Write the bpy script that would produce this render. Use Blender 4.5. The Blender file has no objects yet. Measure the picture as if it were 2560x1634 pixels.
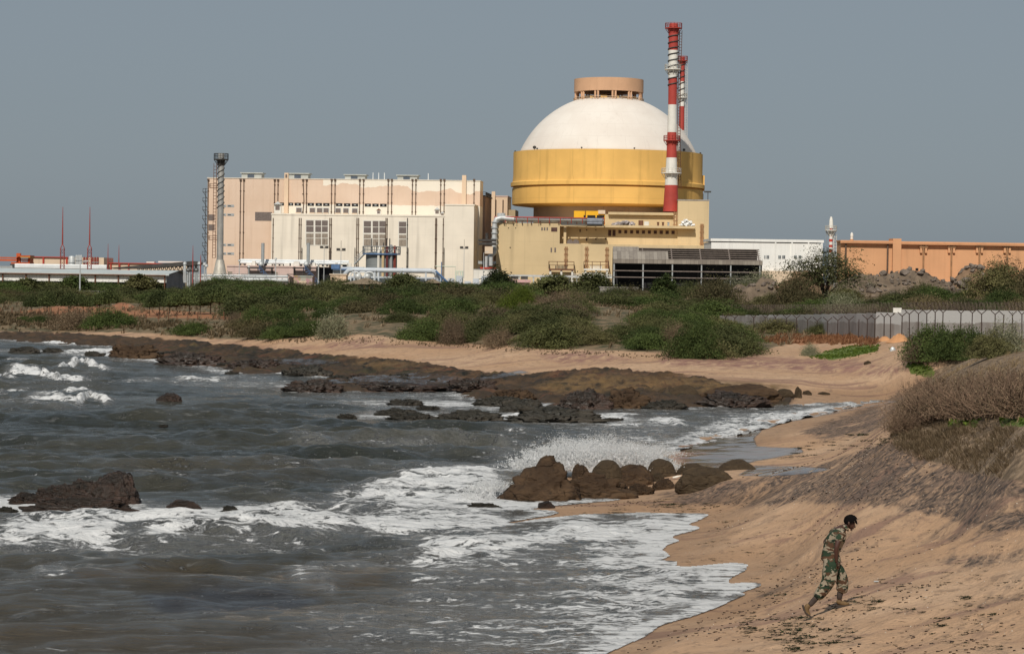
import bpy, bmesh, math, random
import numpy as np
from mathutils import Vector, Matrix
R = math.radians
random.seed(11)
rng = np.random.default_rng(11)
SC = bpy.context.scene
COL = SC.collection
# ---------------------------------------------------------------- camera
FPX, EYE = 6160.0, 6.5
PITCH, ROLL = math.atan(127 / FPX), R(0.8)
CM = Matrix.Rotation(R(90) - PITCH, 3, 'X') @ Matrix.Rotation(ROLL, 3, 'Z')
CMn = np.array(CM)
EYEV = Vector((0, 0, EYE))
cam_d = bpy.data.cameras.new('camera')
cam = bpy.data.objects.new('camera', cam_d)
COL.objects.link(cam)
cam.matrix_world = Matrix.Translation(EYEV) @ CM.to_4x4()
cam_d.sensor_width = 36
cam_d.lens = 36 * FPX / 2560
cam_d.clip_end = 20000
cam_d.clip_start = 0.5
SC.camera = cam

def ray(px, py):
    return CM @ Vector(((px - 1280) / FPX, -(py - 817) / FPX, -1))

def at_y(px, py, Y):                     # point of the view ray at distance Y
    d = ray(px, py)
    return EYEV + d * (Y / d.y)

def at_z(px, py, z):                     # point of the view ray at height z
    d = ray(px, py)
    return EYEV + d * ((z - EYE) / d.z)

def project(X, Y, Z):
    P = np.stack([X, Y, Z - EYE], -1) @ CMn
    return 1280 + FPX * P[..., 0] / -P[..., 2], 817 - FPX * P[..., 1] / -P[..., 2]

# ---------------------------------------------------------------- objects
ORG = {}
def tag(o, label=None, cat=None, group=None, kind=None):
    if label: o['label'] = label
    if cat: o['category'] = cat
    if group: o['group'] = group
    if kind: o['kind'] = kind
    return o

class Fr:                                # a vertical working plane at distance Y, turned by yaw
    def __init__(s, Y, yaw=0.0, X=0.0):
        s.O = Vector((X, Y, 0)); s.yaw = yaw
        s.M = Matrix.Rotation(yaw, 3, 'Z'); s.n = s.M @ Vector((0, -1, 0))
    def sz(s, px, py, t=0.0):
        O = s.O + s.M @ Vector((0, t, 0)); d = ray(px, py)
        p = EYEV + d * ((O - EYEV).dot(s.n) / d.dot(s.n))
        l = s.M.transposed() @ (p - s.O)
        return l.x, l.z
    def x(s, px, py, t=0.0): return s.sz(px, py, t)[0]
    def z(s, px, py, t=0.0): return s.sz(px, py, t)[1]
    def rect(s, x0, x1, y0, y1, t=0.0):
        ym, xm = (y0 + y1) / 2, (x0 + x1) / 2
        return s.x(x0, ym, t), s.x(x1, ym, t), s.z(xm, y1, t), s.z(xm, y0, t)
    def put(s, o, at):
        o.location = s.O + s.M @ Vector(at); o.rotation_euler = (0, 0, s.yaw)
    def thing(s, name, label, cat, at, group=None):
        o = bpy.data.objects.new(name, None); COL.objects.link(o); o.empty_display_size = .2
        s.put(o, at); tag(o, label, cat, group); ORG[o.name] = Vector(at)
        return o
W0 = Fr(0)

def link_mesh(name, verts, faces, mat, smooth=None):
    me = bpy.data.meshes.new(name)
    me.from_pydata(verts, [], faces)
    if mat: me.materials.append(mat)
    if smooth is not None:
        me.polygons.foreach_set('use_smooth', [True] * len(me.polygons))
        me.set_sharp_from_angle(angle=R(smooth))
    o = bpy.data.objects.new(name, me); COL.objects.link(o)
    return o

class MB:
    def __init__(s): s.v = []; s.f = []
    def box(s, x0, x1, y0, y1, z0, z1):
        b = len(s.v)
        s.v += [(x0,y0,z0),(x1,y0,z0),(x1,y1,z0),(x0,y1,z0),(x0,y0,z1),(x1,y0,z1),(x1,y1,z1),(x0,y1,z1)]
        s.f += [(b,b+3,b+2,b+1),(b+4,b+5,b+6,b+7),(b,b+1,b+5,b+4),(b+1,b+2,b+6,b+5),(b+2,b+3,b+7,b+6),(b+3,b,b+4,b+7)]
        return s
    def tube(s, pts, r, n=6, caps=True):          # pts polyline, r number or list
        pts = [Vector(p) for p in pts]; m = len(pts)
        rs = r if isinstance(r, (list, tuple)) else [r] * m
        b = len(s.v); prev = None
        for i, p in enumerate(pts):
            d = (pts[min(i+1, m-1)] - pts[max(i-1, 0)])
            d = d.normalized() if d.length > 1e-9 else Vector((0, 0, 1))
            if prev is None:
                a = d.cross(Vector((0, 0, 1)))
                if a.length < .05: a = d.cross(Vector((1, 0, 0)))
            else:
                a = prev - d * prev.dot(d)
                if a.length < 1e-6: a = d.orthogonal()
            a.normalize(); prev = a; c = d.cross(a)
            for k in range(n):
                t = 2 * math.pi * k / n
                s.v.append(tuple(p + (a * math.cos(t) + c * math.sin(t)) * rs[i]))
        for i in range(m - 1):
            for k in range(n):
                k2 = (k + 1) % n
                s.f.append((b+i*n+k, b+i*n+k2, b+(i+1)*n+k2, b+(i+1)*n+k))
        if caps:
            s.f.append(tuple(b + k for k in range(n))[::-1]); s.f.append(tuple(b+(m-1)*n+k for k in range(n)))
        return s
    def lathe(s, prof, c=(0, 0, 0), n=48, a0=0, a1=2*math.pi):   # prof [(r,z)]
        b = len(s.v); full = abs(a1 - a0 - 2*math.pi) < 1e-6; cols = n if full else n + 1
        for k in range(cols):
            t = a0 + (a1 - a0) * k / n; ct, st = math.cos(t), math.sin(t)
            for r, z in prof: s.v.append((c[0] + r*ct, c[1] + r*st, c[2] + z))
        m = len(prof)
        for k in range(n):
            k2 = (k + 1) % cols
            for i in range(m - 1):
                s.f.append((b+k*m+i, b+k2*m+i, b+k2*m+i+1, b+k*m+i+1))
        return s
    def poly(s, pts, y0, y1):                      # polygon in the x-z plane, extruded along y (pts counter-clockwise from the front)
        b = len(s.v); n = len(pts)
        s.v += [(x, y0, z) for x, z in pts] + [(x, y1, z) for x, z in pts]
        s.f.append(tuple(range(b, b+n))); s.f.append(tuple(range(b+2*n-1, b+n-1, -1)))
        for i in range(n):
            j = (i + 1) % n
            s.f.append((b+j, b+i, b+n+i, b+n+j))
        return s
    def quad(s, *p):
        b = len(s.v); s.v += [tuple(q) for q in p]; s.f.append(tuple(range(b, b+len(p)))); return s
    def rail(s, pts, h=1.1, r=.04, gap=1.5, mid=True):   # a handrail along a polyline
        pts = [Vector(p) for p in pts]; up = Vector((0, 0, h))
        for a, c in zip(pts[:-1], pts[1:]):
            s.tube([a+up, c+up], r, 4)
            if mid: s.tube([a+up*.55, c+up*.55], r*.8, 4)
            k = max(1, int((c-a).length / gap))
            for i in range(k+1):
                q = a.lerp(c, i/k); s.tube([q, q+up], r, 4)
        return s
    def build(s, name, mat, parent=None, smooth=None, fr=W0, at=(0, 0, 0)):
        if parent is not None: at = ORG[parent.name]
        a = Vector(at)
        o = link_mesh(name, [(x-a.x, y-a.y, z-a.z) for x, y, z in s.v], s.f, mat, smooth)
        ORG[o.name] = a
        if parent is not None: o.parent = parent
        else: fr.put(o, at)
        return o

def dup(root, loc=None, rz=None, scale=None, label=None, group=None):
    r = root.copy(); COL.objects.link(r)
    if loc is not None: r.location = loc
    if rz is not None: r.rotation_euler = (0, 0, rz)
    if scale is not None: r.scale = scale if isinstance(scale, (tuple, list)) else (scale,)*3
    if label: r['label'] = label
    if group: r['group'] = group
    for ch in list(root.children):
        c = ch.copy(); COL.objects.link(c); c.parent = r
        for g in list(ch.children):
            d = g.copy(); COL.objects.link(d); d.parent = c
    return r

# ---------------------------------------------------------------- materials
class NB:
    def __init__(s, name):
        s.m = bpy.data.materials.new(name); s.m.use_nodes = True
        s.t = s.m.node_tree; s.N = s.t.nodes; s.L = s.t.links
        s.b = s.N['Principled BSDF']; s.out = s.N['Material Output']
        s._tc = None
    def set(s, inp, v):
        i = s.b.inputs[inp]
        if hasattr(v, 'is_output'): s.L.new(v, i)
        else: i.default_value = (*v, 1) if isinstance(v, tuple) and len(v) == 3 else v
    def _in(s, sock, v):
        if v is None: return
        if hasattr(v, 'is_output'): s.L.new(v, sock)
        elif isinstance(v, tuple) and len(v) == 3 and sock.type == 'RGBA': sock.default_value = (*v, 1)
        else: sock.default_value = v
    @property
    def obj(s):
        if s._tc is None: s._tc = s.N.new('ShaderNodeTexCoord')
        return s._tc.outputs['Object']
    def geo(s, k='Position'): return s.N.new('ShaderNodeNewGeometry').outputs[k]
    def map(s, vec, scale=(1, 1, 1), loc=(0, 0, 0), rot=(0, 0, 0)):
        n = s.N.new('ShaderNodeMapping'); s.L.new(vec, n.inputs['Vector'])
        n.inputs['Scale'].default_value = scale; n.inputs['Location'].default_value = loc; n.inputs['Rotation'].default_value = rot
        return n.outputs[0]
    def rotz(s, vec, ang):
        n = s.N.new('ShaderNodeVectorRotate'); n.rotation_type = 'Z_AXIS'; n.inputs['Angle'].default_value = ang
        s.L.new(vec, n.inputs['Vector']); return n.outputs[0]
    def noise(s, scale, detail=4, vec=None, rough=.55, dist=0.0):
        n = s.N.new('ShaderNodeTexNoise'); n.inputs['Scale'].default_value = scale
        n.inputs['Detail'].default_value = detail; n.inputs['Roughness'].default_value = rough; n.inputs['Distortion'].default_value = dist
        s.L.new(vec if vec is not None else s.obj, n.inputs['Vector'])
        return n.outputs['Fac']
    def voro(s, scale, vec=None, feature='F1'):
        n = s.N.new('ShaderNodeTexVoronoi'); n.feature = feature; n.inputs['Scale'].default_value = scale
        s.L.new(vec if vec is not None else s.obj, n.inputs['Vector'])
        return n.outputs['Distance']
    def mix(s, fac, a, b, blend='MIX'):
        n = s.N.new('ShaderNodeMix'); n.data_type = 'RGBA'; n.blend_type = blend
        s._in(n.inputs[0], fac); s._in(n.inputs[6], a); s._in(n.inputs[7], b)
        return n.outputs[2]
    def math(s, op, a, b=None, c=None, clamp=False):
        n = s.N.new('ShaderNodeMath'); n.operation = op; n.use_clamp = clamp
        s._in(n.inputs[0], a); s._in(n.inputs[1], b)
        if c is not None: s._in(n.inputs[2], c)
        return n.outputs[0]
    def ramp(s, x, lo, hi, a=0.0, b=1.0, smooth=True):
        n = s.N.new('ShaderNodeMapRange'); n.interpolation_type = 'SMOOTHSTEP' if smooth else 'LINEAR'
        s._in(n.inputs[0], x)
        for i, v in zip((1, 2, 3, 4), (lo, hi, a, b)): n.inputs[i].default_value = v
        return n.outputs[0]
    def cramp(s, x, stops, const=False):
        n = s.N.new('ShaderNodeValToRGB'); e = n.color_ramp.elements
        if const: n.color_ramp.interpolation = 'CONSTANT'
        e[0].position, e[0].color = stops[0][0], (*stops[0][1], 1)
        e[1].position, e[1].color = stops[1][0], (*stops[1][1], 1)
        for p, c in stops[2:]:
            q = e.new(p); q.color = (*c, 1)
        s._in(n.inputs[0], x)
        return n.outputs[0]
    def attr(s, name, out='Fac'):
        n = s.N.new('ShaderNodeAttribute'); n.attribute_name = name
        return n.outputs[out]
    def sep(s, vec):
        n = s.N.new('ShaderNodeSeparateXYZ'); s.L.new(vec, n.inputs[0]); return n.outputs
    def comb(s, x, y, z=0.0):
        n = s.N.new('ShaderNodeCombineXYZ'); s._in(n.inputs[0], x); s._in(n.inputs[1], y); s._in(n.inputs[2], z); return n.outputs[0]
    def objrand(s): return s.N.new('ShaderNodeObjectInfo').outputs['Random']
    def bump(s, h, strength=.5, dist=.1):
        n = s.N.new('ShaderNodeBump'); n.inputs['Strength'].default_value = strength; n.inputs['Distance'].default_value = dist
        s._in(n.inputs['Height'], h); s.L.new(n.outputs[0], s.b.inputs['Normal'])
        return n

def hexc(h): return tuple(((c/255) / 12.92 if c/255 <= .04045 else ((c/255 + .055)/1.055)**2.4) for c in (int(h[i:i+2], 16) for i in (0, 2, 4)))

def paint(name, col, rough=.7, var=.18, scale=.35, streak=.12, metallic=0.0, panels=None, bump=0.0, dirt=None, spec=.3):
    """weathered paint, concrete or metal: mottling, vertical run-off streaks, optional faint panel joints"""
    n = NB(name); col = hexc(col) if isinstance(col, str) else col
    dk = tuple(c * (1 - var) for c in col); lt = tuple(min(1, c * (1 + var * .6)) for c in col)
    c = n.mix(n.ramp(n.noise(scale, 6), .3, .7), dk, lt)
    if streak:
        st = n.ramp(n.noise(scale * 4, 4, n.map(n.obj, (1, 1, .06))), .5, .78, 0, streak * 2.2)
        c = n.mix(st, c, tuple(x * .55 for x in (dirt or col)))
    if panels:
        sx, sy, sz_ = n.sep(n.obj)
        b = n.N.new('ShaderNodeTexBrick'); n.L.new(n.comb(n.math('ADD', sx, sy), sz_), b.inputs['Vector'])
        b.offset = 0.0; b.inputs['Scale'].default_value = 1; b.inputs['Brick Width'].default_value = panels[0]; b.inputs['Row Height'].default_value = panels[1]
        b.inputs['Mortar Size'].default_value = panels[2] if len(panels) > 2 else .05; b.inputs['Mortar Smooth'].default_value = .6
        c = n.mix(n.math('MULTIPLY', b.outputs['Fac'], panels[3] if len(panels) > 3 else .25), c, tuple(x * .45 for x in col))
    n.set('Base Color', c); n.set('Roughness', rough); n.set('Metallic', metallic); n.set('Specular IOR Level', spec)
    if bump: n.bump(n.noise(scale * 12, 5), bump, .05)
    return n.m
# ---------------------------------------------------------------- light and air
SUN_EL, SUN_AZ_LEFT = R(44), R(11)       # sun behind the camera, a little to its left
wd = bpy.data.worlds.new('World'); SC.world = wd; wd.use_nodes = True
wt = wd.node_tree; bg = wt.nodes['Background']
sky = wt.nodes.new('ShaderNodeTexSky'); sky.sky_type = 'NISHITA'; sky.sun_disc = False
sky.sun_elevation = SUN_EL; sky.sun_rotation = R(180) + SUN_AZ_LEFT
sky.air_density = 1.0; sky.dust_density = 1.2; sky.ozone_density = 2.0; sky.altitude = 0
hs = wt.nodes.new('ShaderNodeHueSaturation'); hs.inputs['Saturation'].default_value = .55
wt.links.new(sky.outputs[0], hs.inputs['Color']); 
mx = wt.nodes.new('ShaderNodeMix'); mx.data_type = 'RGBA'; mx.inputs[0].default_value = .74      # a thick even overcast veil over the clear sky
mx.inputs[7].default_value = (3.25, 4.0, 4.7, 1)
wt.links.new(hs.outputs[0], mx.inputs[6]); wt.links.new(mx.outputs[2], bg.inputs['Color'])
bg.inputs['Strength'].default_value = .07
sl = bpy.data.lights.new('sun', 'SUN'); sl.energy = 4.0; sl.angle = R(.53); sl.color = (1, .94, .85)
so = bpy.data.objects.new('sun', sl); COL.objects.link(so)
sd = Vector((-math.sin(SUN_AZ_LEFT) * math.cos(SUN_EL), -math.cos(SUN_AZ_LEFT) * math.cos(SUN_EL), math.sin(SUN_EL)))
so.rotation_euler = sd.to_track_quat('Z', 'Y').to_euler(); so.location = (-200, -300, 400)
SC.view_settings.view_transform = 'Standard'; SC.view_settings.look = 'None'
SC.view_settings.exposure = -.12; SC.view_settings.gamma = 1
SC.render.engine = 'CYCLES'
SC.cycles.max_bounces = 6; SC.cycles.transparent_max_bounces = 8
SC.cycles.use_denoising = True

# ---------------------------------------------------------------- terrain height
CTRL = [  # (px, py, z): ground the photo shows
 (1300,1634,-.5),(1700,1600,.4),(2000,1634,.85),(2300,1634,1.2),(2560,1634,1.5),(1480,1634,.02),(1850,1490,.05),
 (2090,1535,.95),(2330,1500,1.35),(2560,1500,1.7),(2560,1400,1.85),(2300,1400,1.45),(2000,1400,.65),(1800,1380,.3),
 (1745,1288,.05),(2000,1300,.75),(2300,1300,1.5),(2560,1290,2.05),(1600,1258,.15),(1800,1212,.65),(1950,1184,1.05),
 (2100,1152,1.55),(2205,1110,2.2),(2240,1065,2.85),(2330,1190,2.0),(2330,1090,3.0),(2400,1250,1.85),(2400,1105,2.95),(2400,1070,3.2),(2560,1200,2.75),(2560,1090,3.45),
 (2400,1000,3.3),(2290,1000,2.9),(2560,1010,3.6),(2560,950,3.8),(2430,950,3.5),(2480,885,3.9),(2360,950,2.8),(2560,880,4.1),
 (1640,1140,.03),(1800,1110,.08),(1900,1100,.2),(2020,1085,.5),(2150,1085,.75),(2000,1045,.12),(2100,1040,.45),(2200,1005,.1),(2300,965,1.5),(2210,1050,1.1),(2240,1000,1.3),
 (1990,1155,.12),(2080,1130,.35),(1880,1140,.06),
 (2194,1000,.06),(2000,985,.3),(1700,975,.5),(2000,950,.9),(2250,930,1.5),(2000,900,1.5),(1700,910,1.4),(2280,880,2.5),(2190,880,2.2),(1700,860,2.2),(2000,865,2.1),
 (2000,835,2.2),(2210,852,2.5),(2420,858,2.6),(1800,818,2.3),(1400,862,1.9),(1600,872,1.9),(1520,795,3.6),(1700,815,3.0),(1350,800,3.4),
 (1200,852,1.7),(1200,925,.6),(1100,968,.05),(1400,935,.8),(1500,985,.3),(1000,900,.7),(1000,848,1.8),(1000,800,2.9),(700,895,.2),(700,845,1.5),(700,805,2.2),
 (400,835,1.0),(400,805,1.7),(400,775,2.1),(0,848,.03),(0,805,1.2),(0,775,1.9),(200,820,1.0),(250,790,1.6),(600,790,2.3)]
CW = []
for px, py, z in CTRL:
    p = at_z(px, py, z); CW.append((p.x, p.y, z))
for px, Y, z in [(-600,330,2.3),(0,330,2.5),(500,330,2.7),(1000,330,3.2),(1400,330,3.3),(1900,290,4.6),(2300,260,5.2),(2700,260,5.6),(2050,245,4.8),(1700,300,4.0),
   (2330,225,4.2),(2700,220,4.6),(2150,235,4.0),(1850,255,3.2),
   (-600,480,2.8),(0,480,3.0),(700,480,3.0),(1400,480,3.2),(2000,420,4.2),(2700,400,5.0),(-600,900,3),(300,900,3),(1300,900,3),(2700,900,3.2),
   (-600,3000,3),(1300,3000,3),(3000,3000,3),(-600,210,.2),(3000,150,3.2),(3200,90,4.6),(3200,60,4.2),(3200,45,3.0),(3000,30,2.2),(3000,20,2.2),(1280,20,-.3),(2200,25,1.2),(2700,90,4.2),(2800,65,4.0)]:
    p = at_y(px, 700, Y); CW.append((p.x, Y, z))
CW = np.array(CW)
def feat(X, Y): return np.stack([X / Y * 16, np.log(Y / 40) * 3.2], -1)
def tps_k(r2): return np.where(r2 > 1e-12, r2 * np.log(r2 + 1e-20) * .5, 0)
_cf = feat(CW[:, 0], CW[:, 1]); _n = len(_cf)
_d = ((_cf[:, None] - _cf[None]) ** 2).sum(-1)
_A = np.zeros((_n + 3, _n + 3)); _A[:_n, :_n] = tps_k(_d) + np.eye(_n) * .03
_A[:_n, _n] = 1; _A[:_n, _n+1:] = _cf; _A[_n:, :_n] = _A[:_n, _n:].T
_w = np.linalg.solve(_A, np.concatenate([CW[:, 2], np.zeros(3)]))
def tps(X, Y):
    f = feat(np.asarray(X, float), np.maximum(np.asarray(Y, float), 8)); sh = f.shape[:-1]; f = f.reshape(-1, 2); out = np.empty(len(f))
    for i in range(0, len(f), 2000):
        g = f[i:i+2000]; d = ((g[:, None] - _cf[None]) ** 2).sum(-1)
        out[i:i+2000] = tps_k(d) @ _w[:_n] + _w[_n] + g @ _w[_n+1:]
    return out.reshape(sh)

SHORE_PX = [(1000,2300),(1300,1760),(1425,1660),(1488,1631),(1530,1612),(1573,1594),(1600,1576),(1640,1556),(1700,1540),(1745,1524),(1800,1500),(1832,1486),(1818,1482),(1875,1463),
 (1840,1466),(1796,1470),(1790,1458),(1805,1440),(1839,1413),(1790,1418),(1720,1424),(1690,1422),(1652,1417),(1668,1408),(1630,1410),(1612,1404),(1645,1390),(1625,1376),(1640,1362),(1672,1351),
 (1640,1350),(1660,1338),(1700,1328),(1726,1320),(1680,1322),(1700,1308),(1722,1300),(1745,1288),(1690,1289),(1600,1287),(1500,1290),(1408,1298),(1320,1310),(1271,1315),(1216,1311),(1298,1296),(1345,1289),(1372,1281),(1330,1278),(1285,1274),
 (1344,1265),(1445,1256),(1545,1243),(1560,1232),(1480,1222),(1400,1215),(1380,1195),(1480,1178),(1600,1170),(1640,1160),(1640,1142),(1700,1120),(1780,1098),(1850,1082),(1950,1056),(2060,1030),(2130,1015),(2194,1003),
 (2137,1007),(2022,1013),(1935,1012),(1900,1018),(1700,1021),(1560,1021),(1430,1012),(1380,1015),(1330,1004),(1230,1008),(1195,1000),(1150,987),(1150,974),(1060,977),(900,980),(745,981),(728,966),(800,955),
 (850,950),(760,938),(690,930),(640,934),(560,928),(500,908),(420,903),(390,892),(310,893),(272,884),(276,871),(330,868),(180,863),(100,857),(0,849),(-400,838),(-1500,815)]
SHORE = np.array([tuple(at_z(px, py, 0).xy) for px, py in SHORE_PX])
_sp = []
for a, b in zip(SHORE[:-1], SHORE[1:]):           # ragged edge: split long runs and jitter
    L = np.linalg.norm(b - a); k = 1 + int(L / (.012 * (a[1] + b[1])))
    k = min(k, 12)
    nrm = np.array([-(b - a)[1], (b - a)[0]]) / max(L, 1e-6)
    for i in range(k):
        t = i / k; _sp.append(a + (b - a) * t + (nrm * rng.normal(0, .10 * L / k) if i else 0))
SHORE2 = np.array(_sp + [SHORE[-1]])
POLY = np.vstack([SHORE2, [(-3000, 260), (-3000, 9000), (9000, 9000), (9000, 5), (0, 5)]])
def shore_sd(X, Y):
    """signed distance to the waterline, positive on land"""
    X = np.asarray(X, float); Y = np.asarray(Y, float); sh = X.shape; P = np.stack([X.ravel(), Y.ravel()], -1)
    out = np.empty(len(P)); A = POLY; B = np.roll(POLY, -1, 0); E = B - A; EE = (E ** 2).sum(-1); nd = len(SHORE2) - 1
    for i in range(0, len(P), 1500):
        q = P[i:i+1500]; w = q[:, None] - A[None]
        t = np.clip((w[:, :nd] * E[None, :nd]).sum(-1) / EE[None, :nd], 0, 1)
        d = w[:, :nd] - t[..., None] * E[None, :nd]; dist = np.sqrt((d ** 2).sum(-1).min(1))
        c = (A[None, :, 1] > q[:, 1:2]) != (B[None, :, 1] > q[:, 1:2])
        xi = A[None, :, 0] + (q[:, 1:2] - A[None, :, 1]) * E[None, :, 0] / np.where(np.abs(E[:, 1]) < 1e-9, 1e-9, E[:, 1])[None]
        ins = ((c & (q[:, 0:1] < xi)).sum(1) % 2) == 1
        out[i:i+1500] = np.where(ins, dist, -dist)
    return out.reshape(sh)
def sstep(a, b, x):
    t = np.clip((x - a) / (b - a), 0, 1); return t * t * (3 - 2 * t)
# value noise on a lattice (numpy), a few octaves
_lat = rng.random((512, 512))
def vnoise(x, y):
    xi = np.floor(x).astype(int); yi = np.floor(y).astype(int); fx = x - xi; fy = y - yi
    fx = fx*fx*(3-2*fx); fy = fy*fy*(3-2*fy); g = lambda i, j: _lat[i % 512, j % 512]
    return (g(xi,yi)*(1-fx)+g(xi+1,yi)*fx)*(1-fy) + (g(xi,yi+1)*(1-fx)+g(xi+1,yi+1)*fx)*fy - .5
def fbm(x, y, o=4):
    s = 0; a = 1
    for k in range(o): s = s + a * vnoise(x * 2**k + 17.3*k, y * 2**k + 9.1*k); a *= .5
    return s
def pmask(px, py, poly, soft):
    """soft membership of image-plane points in a polygon (used once, to bake ground cover at the places the photo shows)"""
    A = np.array(poly, float); B = np.roll(A, -1, 0); E = B - A; out = np.zeros(len(px))
    bb = (px > A[:,0].min()-soft*2) & (px < A[:,0].max()+soft*2) & (py > A[:,1].min()-soft*2) & (py < A[:,1].max()+soft*2)
    idx = np.where(bb)[0]
    for i in range(0, len(idx), 6000):
        j = idx[i:i+6000]; q = np.stack([px[j], py[j]], -1); w = q[:, None] - A[None]
        t = np.clip((w * E[None]).sum(-1) / (E**2).sum(-1)[None], 0, 1); d = np.sqrt(((w - t[..., None]*E[None])**2).sum(-1).min(1))
        c = (A[None,:,1] > q[:,1:2]) != (B[None,:,1] > q[:,1:2])
        xi = A[None,:,0] + (q[:,1:2]-A[None,:,1])*E[None,:,0]/np.where(np.abs(E[:,1])<1e-9,1e-9,E[:,1])[None]
        ins = ((c & (q[:,0:1] < xi)).sum(1) % 2) == 1
        out[j] = sstep(-soft, soft, np.where(ins, d, -d))
    return out

# the two smooth fields are solved once on a lattice in (bearing, log distance) and looked up from there
_gu = np.linspace(-.46, .42, 800); _gl = np.linspace(math.log(12), math.log(7000), 900)
_GY, _GU = np.meshgrid(np.exp(_gl), _gu, indexing='ij')
def coarse(fn, k):
    a = fn(_GU[::k, ::k] * _GY[::k, ::k], _GY[::k, ::k]); return a, _gl[::k], _gu[::k]
def lookup(tab, X, Y):
    a, gl, gu = tab; Y = np.maximum(np.asarray(Y, float), 12.1); u = np.clip(np.asarray(X, float) / Y, gu[0], gu[-1] - 1e-9); l = np.clip(np.log(Y), gl[0], gl[-1] - 1e-9)
    fu = (u - gu[0]) / (gu[1] - gu[0]); fl = (l - gl[0]) / (gl[1] - gl[0]); i = np.minimum(fl.astype(int), len(gl)-2); j = np.minimum(fu.astype(int), len(gu)-2); fu -= j; fl -= i
    return (a[i,j]*(1-fu)+a[i,j+1]*fu)*(1-fl) + (a[i+1,j]*(1-fu)+a[i+1,j+1]*fu)*fl
TAB_Z = coarse(tps, 4)
_near = _gl < math.log(300); _sdn = np.where(_near[:, None], 0., 50.) * np.ones_like(_GY)
_sdn[_near] = shore_sd((_GU * _GY)[_near], _GY[_near]); TAB_S = (_sdn, _gl, _gu)
def base_z(X, Y):
    z = lookup(TAB_Z, X, Y); s = lookup(TAB_S, X, Y); L = .05 * Y
    w = sstep(0, 1, s / L)
    zl = w * np.maximum(z, .03) + (1 - w) * np.minimum(.035 * s, .25)
    zs = np.maximum(.04 * s, -2.5)
    return np.where(s > 0, zl, zs), s
ROCKPOLY = [(-50,826),(120,832),(270,840),(430,848),(560,860),(700,874),(800,890),(900,892),(1050,905),(1180,928),(1300,940),(1420,925),(1600,930),(1760,945),(1900,985),(1990,990),(1960,1030),(1500,1040),(1150,1020),(700,1000),(350,930),(250,890),(-50,862)]
def terrain_z(X, Y):
    X = np.asarray(X, float); Y = np.asarray(Y, float)
    z, s = base_z(X, Y)
    px, py = project(X, Y, z); sh = px.shape
    rock = (pmask(px.ravel(), py.ravel(), ROCKPOLY, 6) ).reshape(sh) * (s > -1)
    land = sstep(0, 2, s)
    z = z + land * (fbm(X*.12, Y*.12, 4) * .25 * sstep(60, 200, Y) + fbm(X*.7, Y*.7, 4) * .07)
    z = z + land * sstep(.3, 1.2, z) * sstep(90, 55, Y) * (.035 * fbm(X*2.2, Y*1.6, 3) + .05 * fbm(X*.9 - Y*.3, Y*.25, 3))
    rid = np.abs(fbm(X*.22+3, Y*.5+1, 5))
    rid2 = np.abs(fbm(X*.8+11, Y*1.1+5, 5))
    z = z + rock * sstep(-.6, 1.0, s) * ((.25 - rid) * .55 + (.22 - rid2) * .8 + .04)
    # wind-cut ribs on the steep dune face
    face = sstep(1.3, 2.0, z) * sstep(3.4, 2.9, z) * sstep(75, 60, Y) * sstep(4, 8, X)
    z = z + face * .16 * (np.abs(vnoise(X*1.1 + Y*.35, Y*.12)) * 2 - .4)
    return z, s, rock
_py_s = np.geomspace(30, 700, 900)
def ground_at(px, py):
    d = ray(px, py); Y = _py_s; X = d.x / d.y * Y; Zr = EYE + d.z / d.y * Y
    z = terrain_z(X, Y)[0]; i = np.argmax(Zr <= z)
    if Zr[i] > z[i]: i = len(Y) - 1
    return Vector((X[i], Y[i], z[i]))
def gz(x, y): return float(terrain_z(np.array([x]), np.array([y]))[0][0])

def grid_mesh(name, U, Yr, zfun):
    nu, ny = len(U), len(Yr)
    YY = np.repeat(Yr[:, None], nu, 1); XX = YY * U[None]
    Z, at = zfun(XX, YY)
    co = np.stack([XX, YY, Z], -1).reshape(-1, 3).astype(np.float32)
    i = (np.arange(ny-1)[:, None] * nu + np.arange(nu-1)[None]).ravel()
    q = np.stack([i, i+1, i+nu+1, i+nu], -1)
    keep = at.pop('_keep', None)
    if keep is not None:
        k = keep.ravel(); q = q[k[q].any(1)]
        used = np.zeros(len(co), bool); used[q.ravel()] = True; re = np.cumsum(used) - 1
        co = co[used]; q = re[q]
    else: used = slice(None)
    me = bpy.data.meshes.new(name); me.vertices.add(len(co)); me.vertices.foreach_set('co', co.ravel())
    me.loops.add(q.size); me.loops.foreach_set('vertex_index', q.ravel().astype(np.int32))
    me.polygons.add(len(q)); me.polygons.foreach_set('loop_start', np.arange(0, q.size, 4, dtype=np.int32)); me.polygons.foreach_set('loop_total', np.full(len(q), 4, np.int32))
    me.polygons.foreach_set('use_smooth', np.ones(len(q), bool))
    me.update(calc_edges=True)
    for k, v in at.items():
        a = me.attributes.new(k, 'FLOAT', 'POINT'); a.data.foreach_set('value', v.reshape(-1)[used].astype(np.float32))
    o = bpy.data.objects.new(name, me); COL.objects.link(o)
    return o

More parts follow.
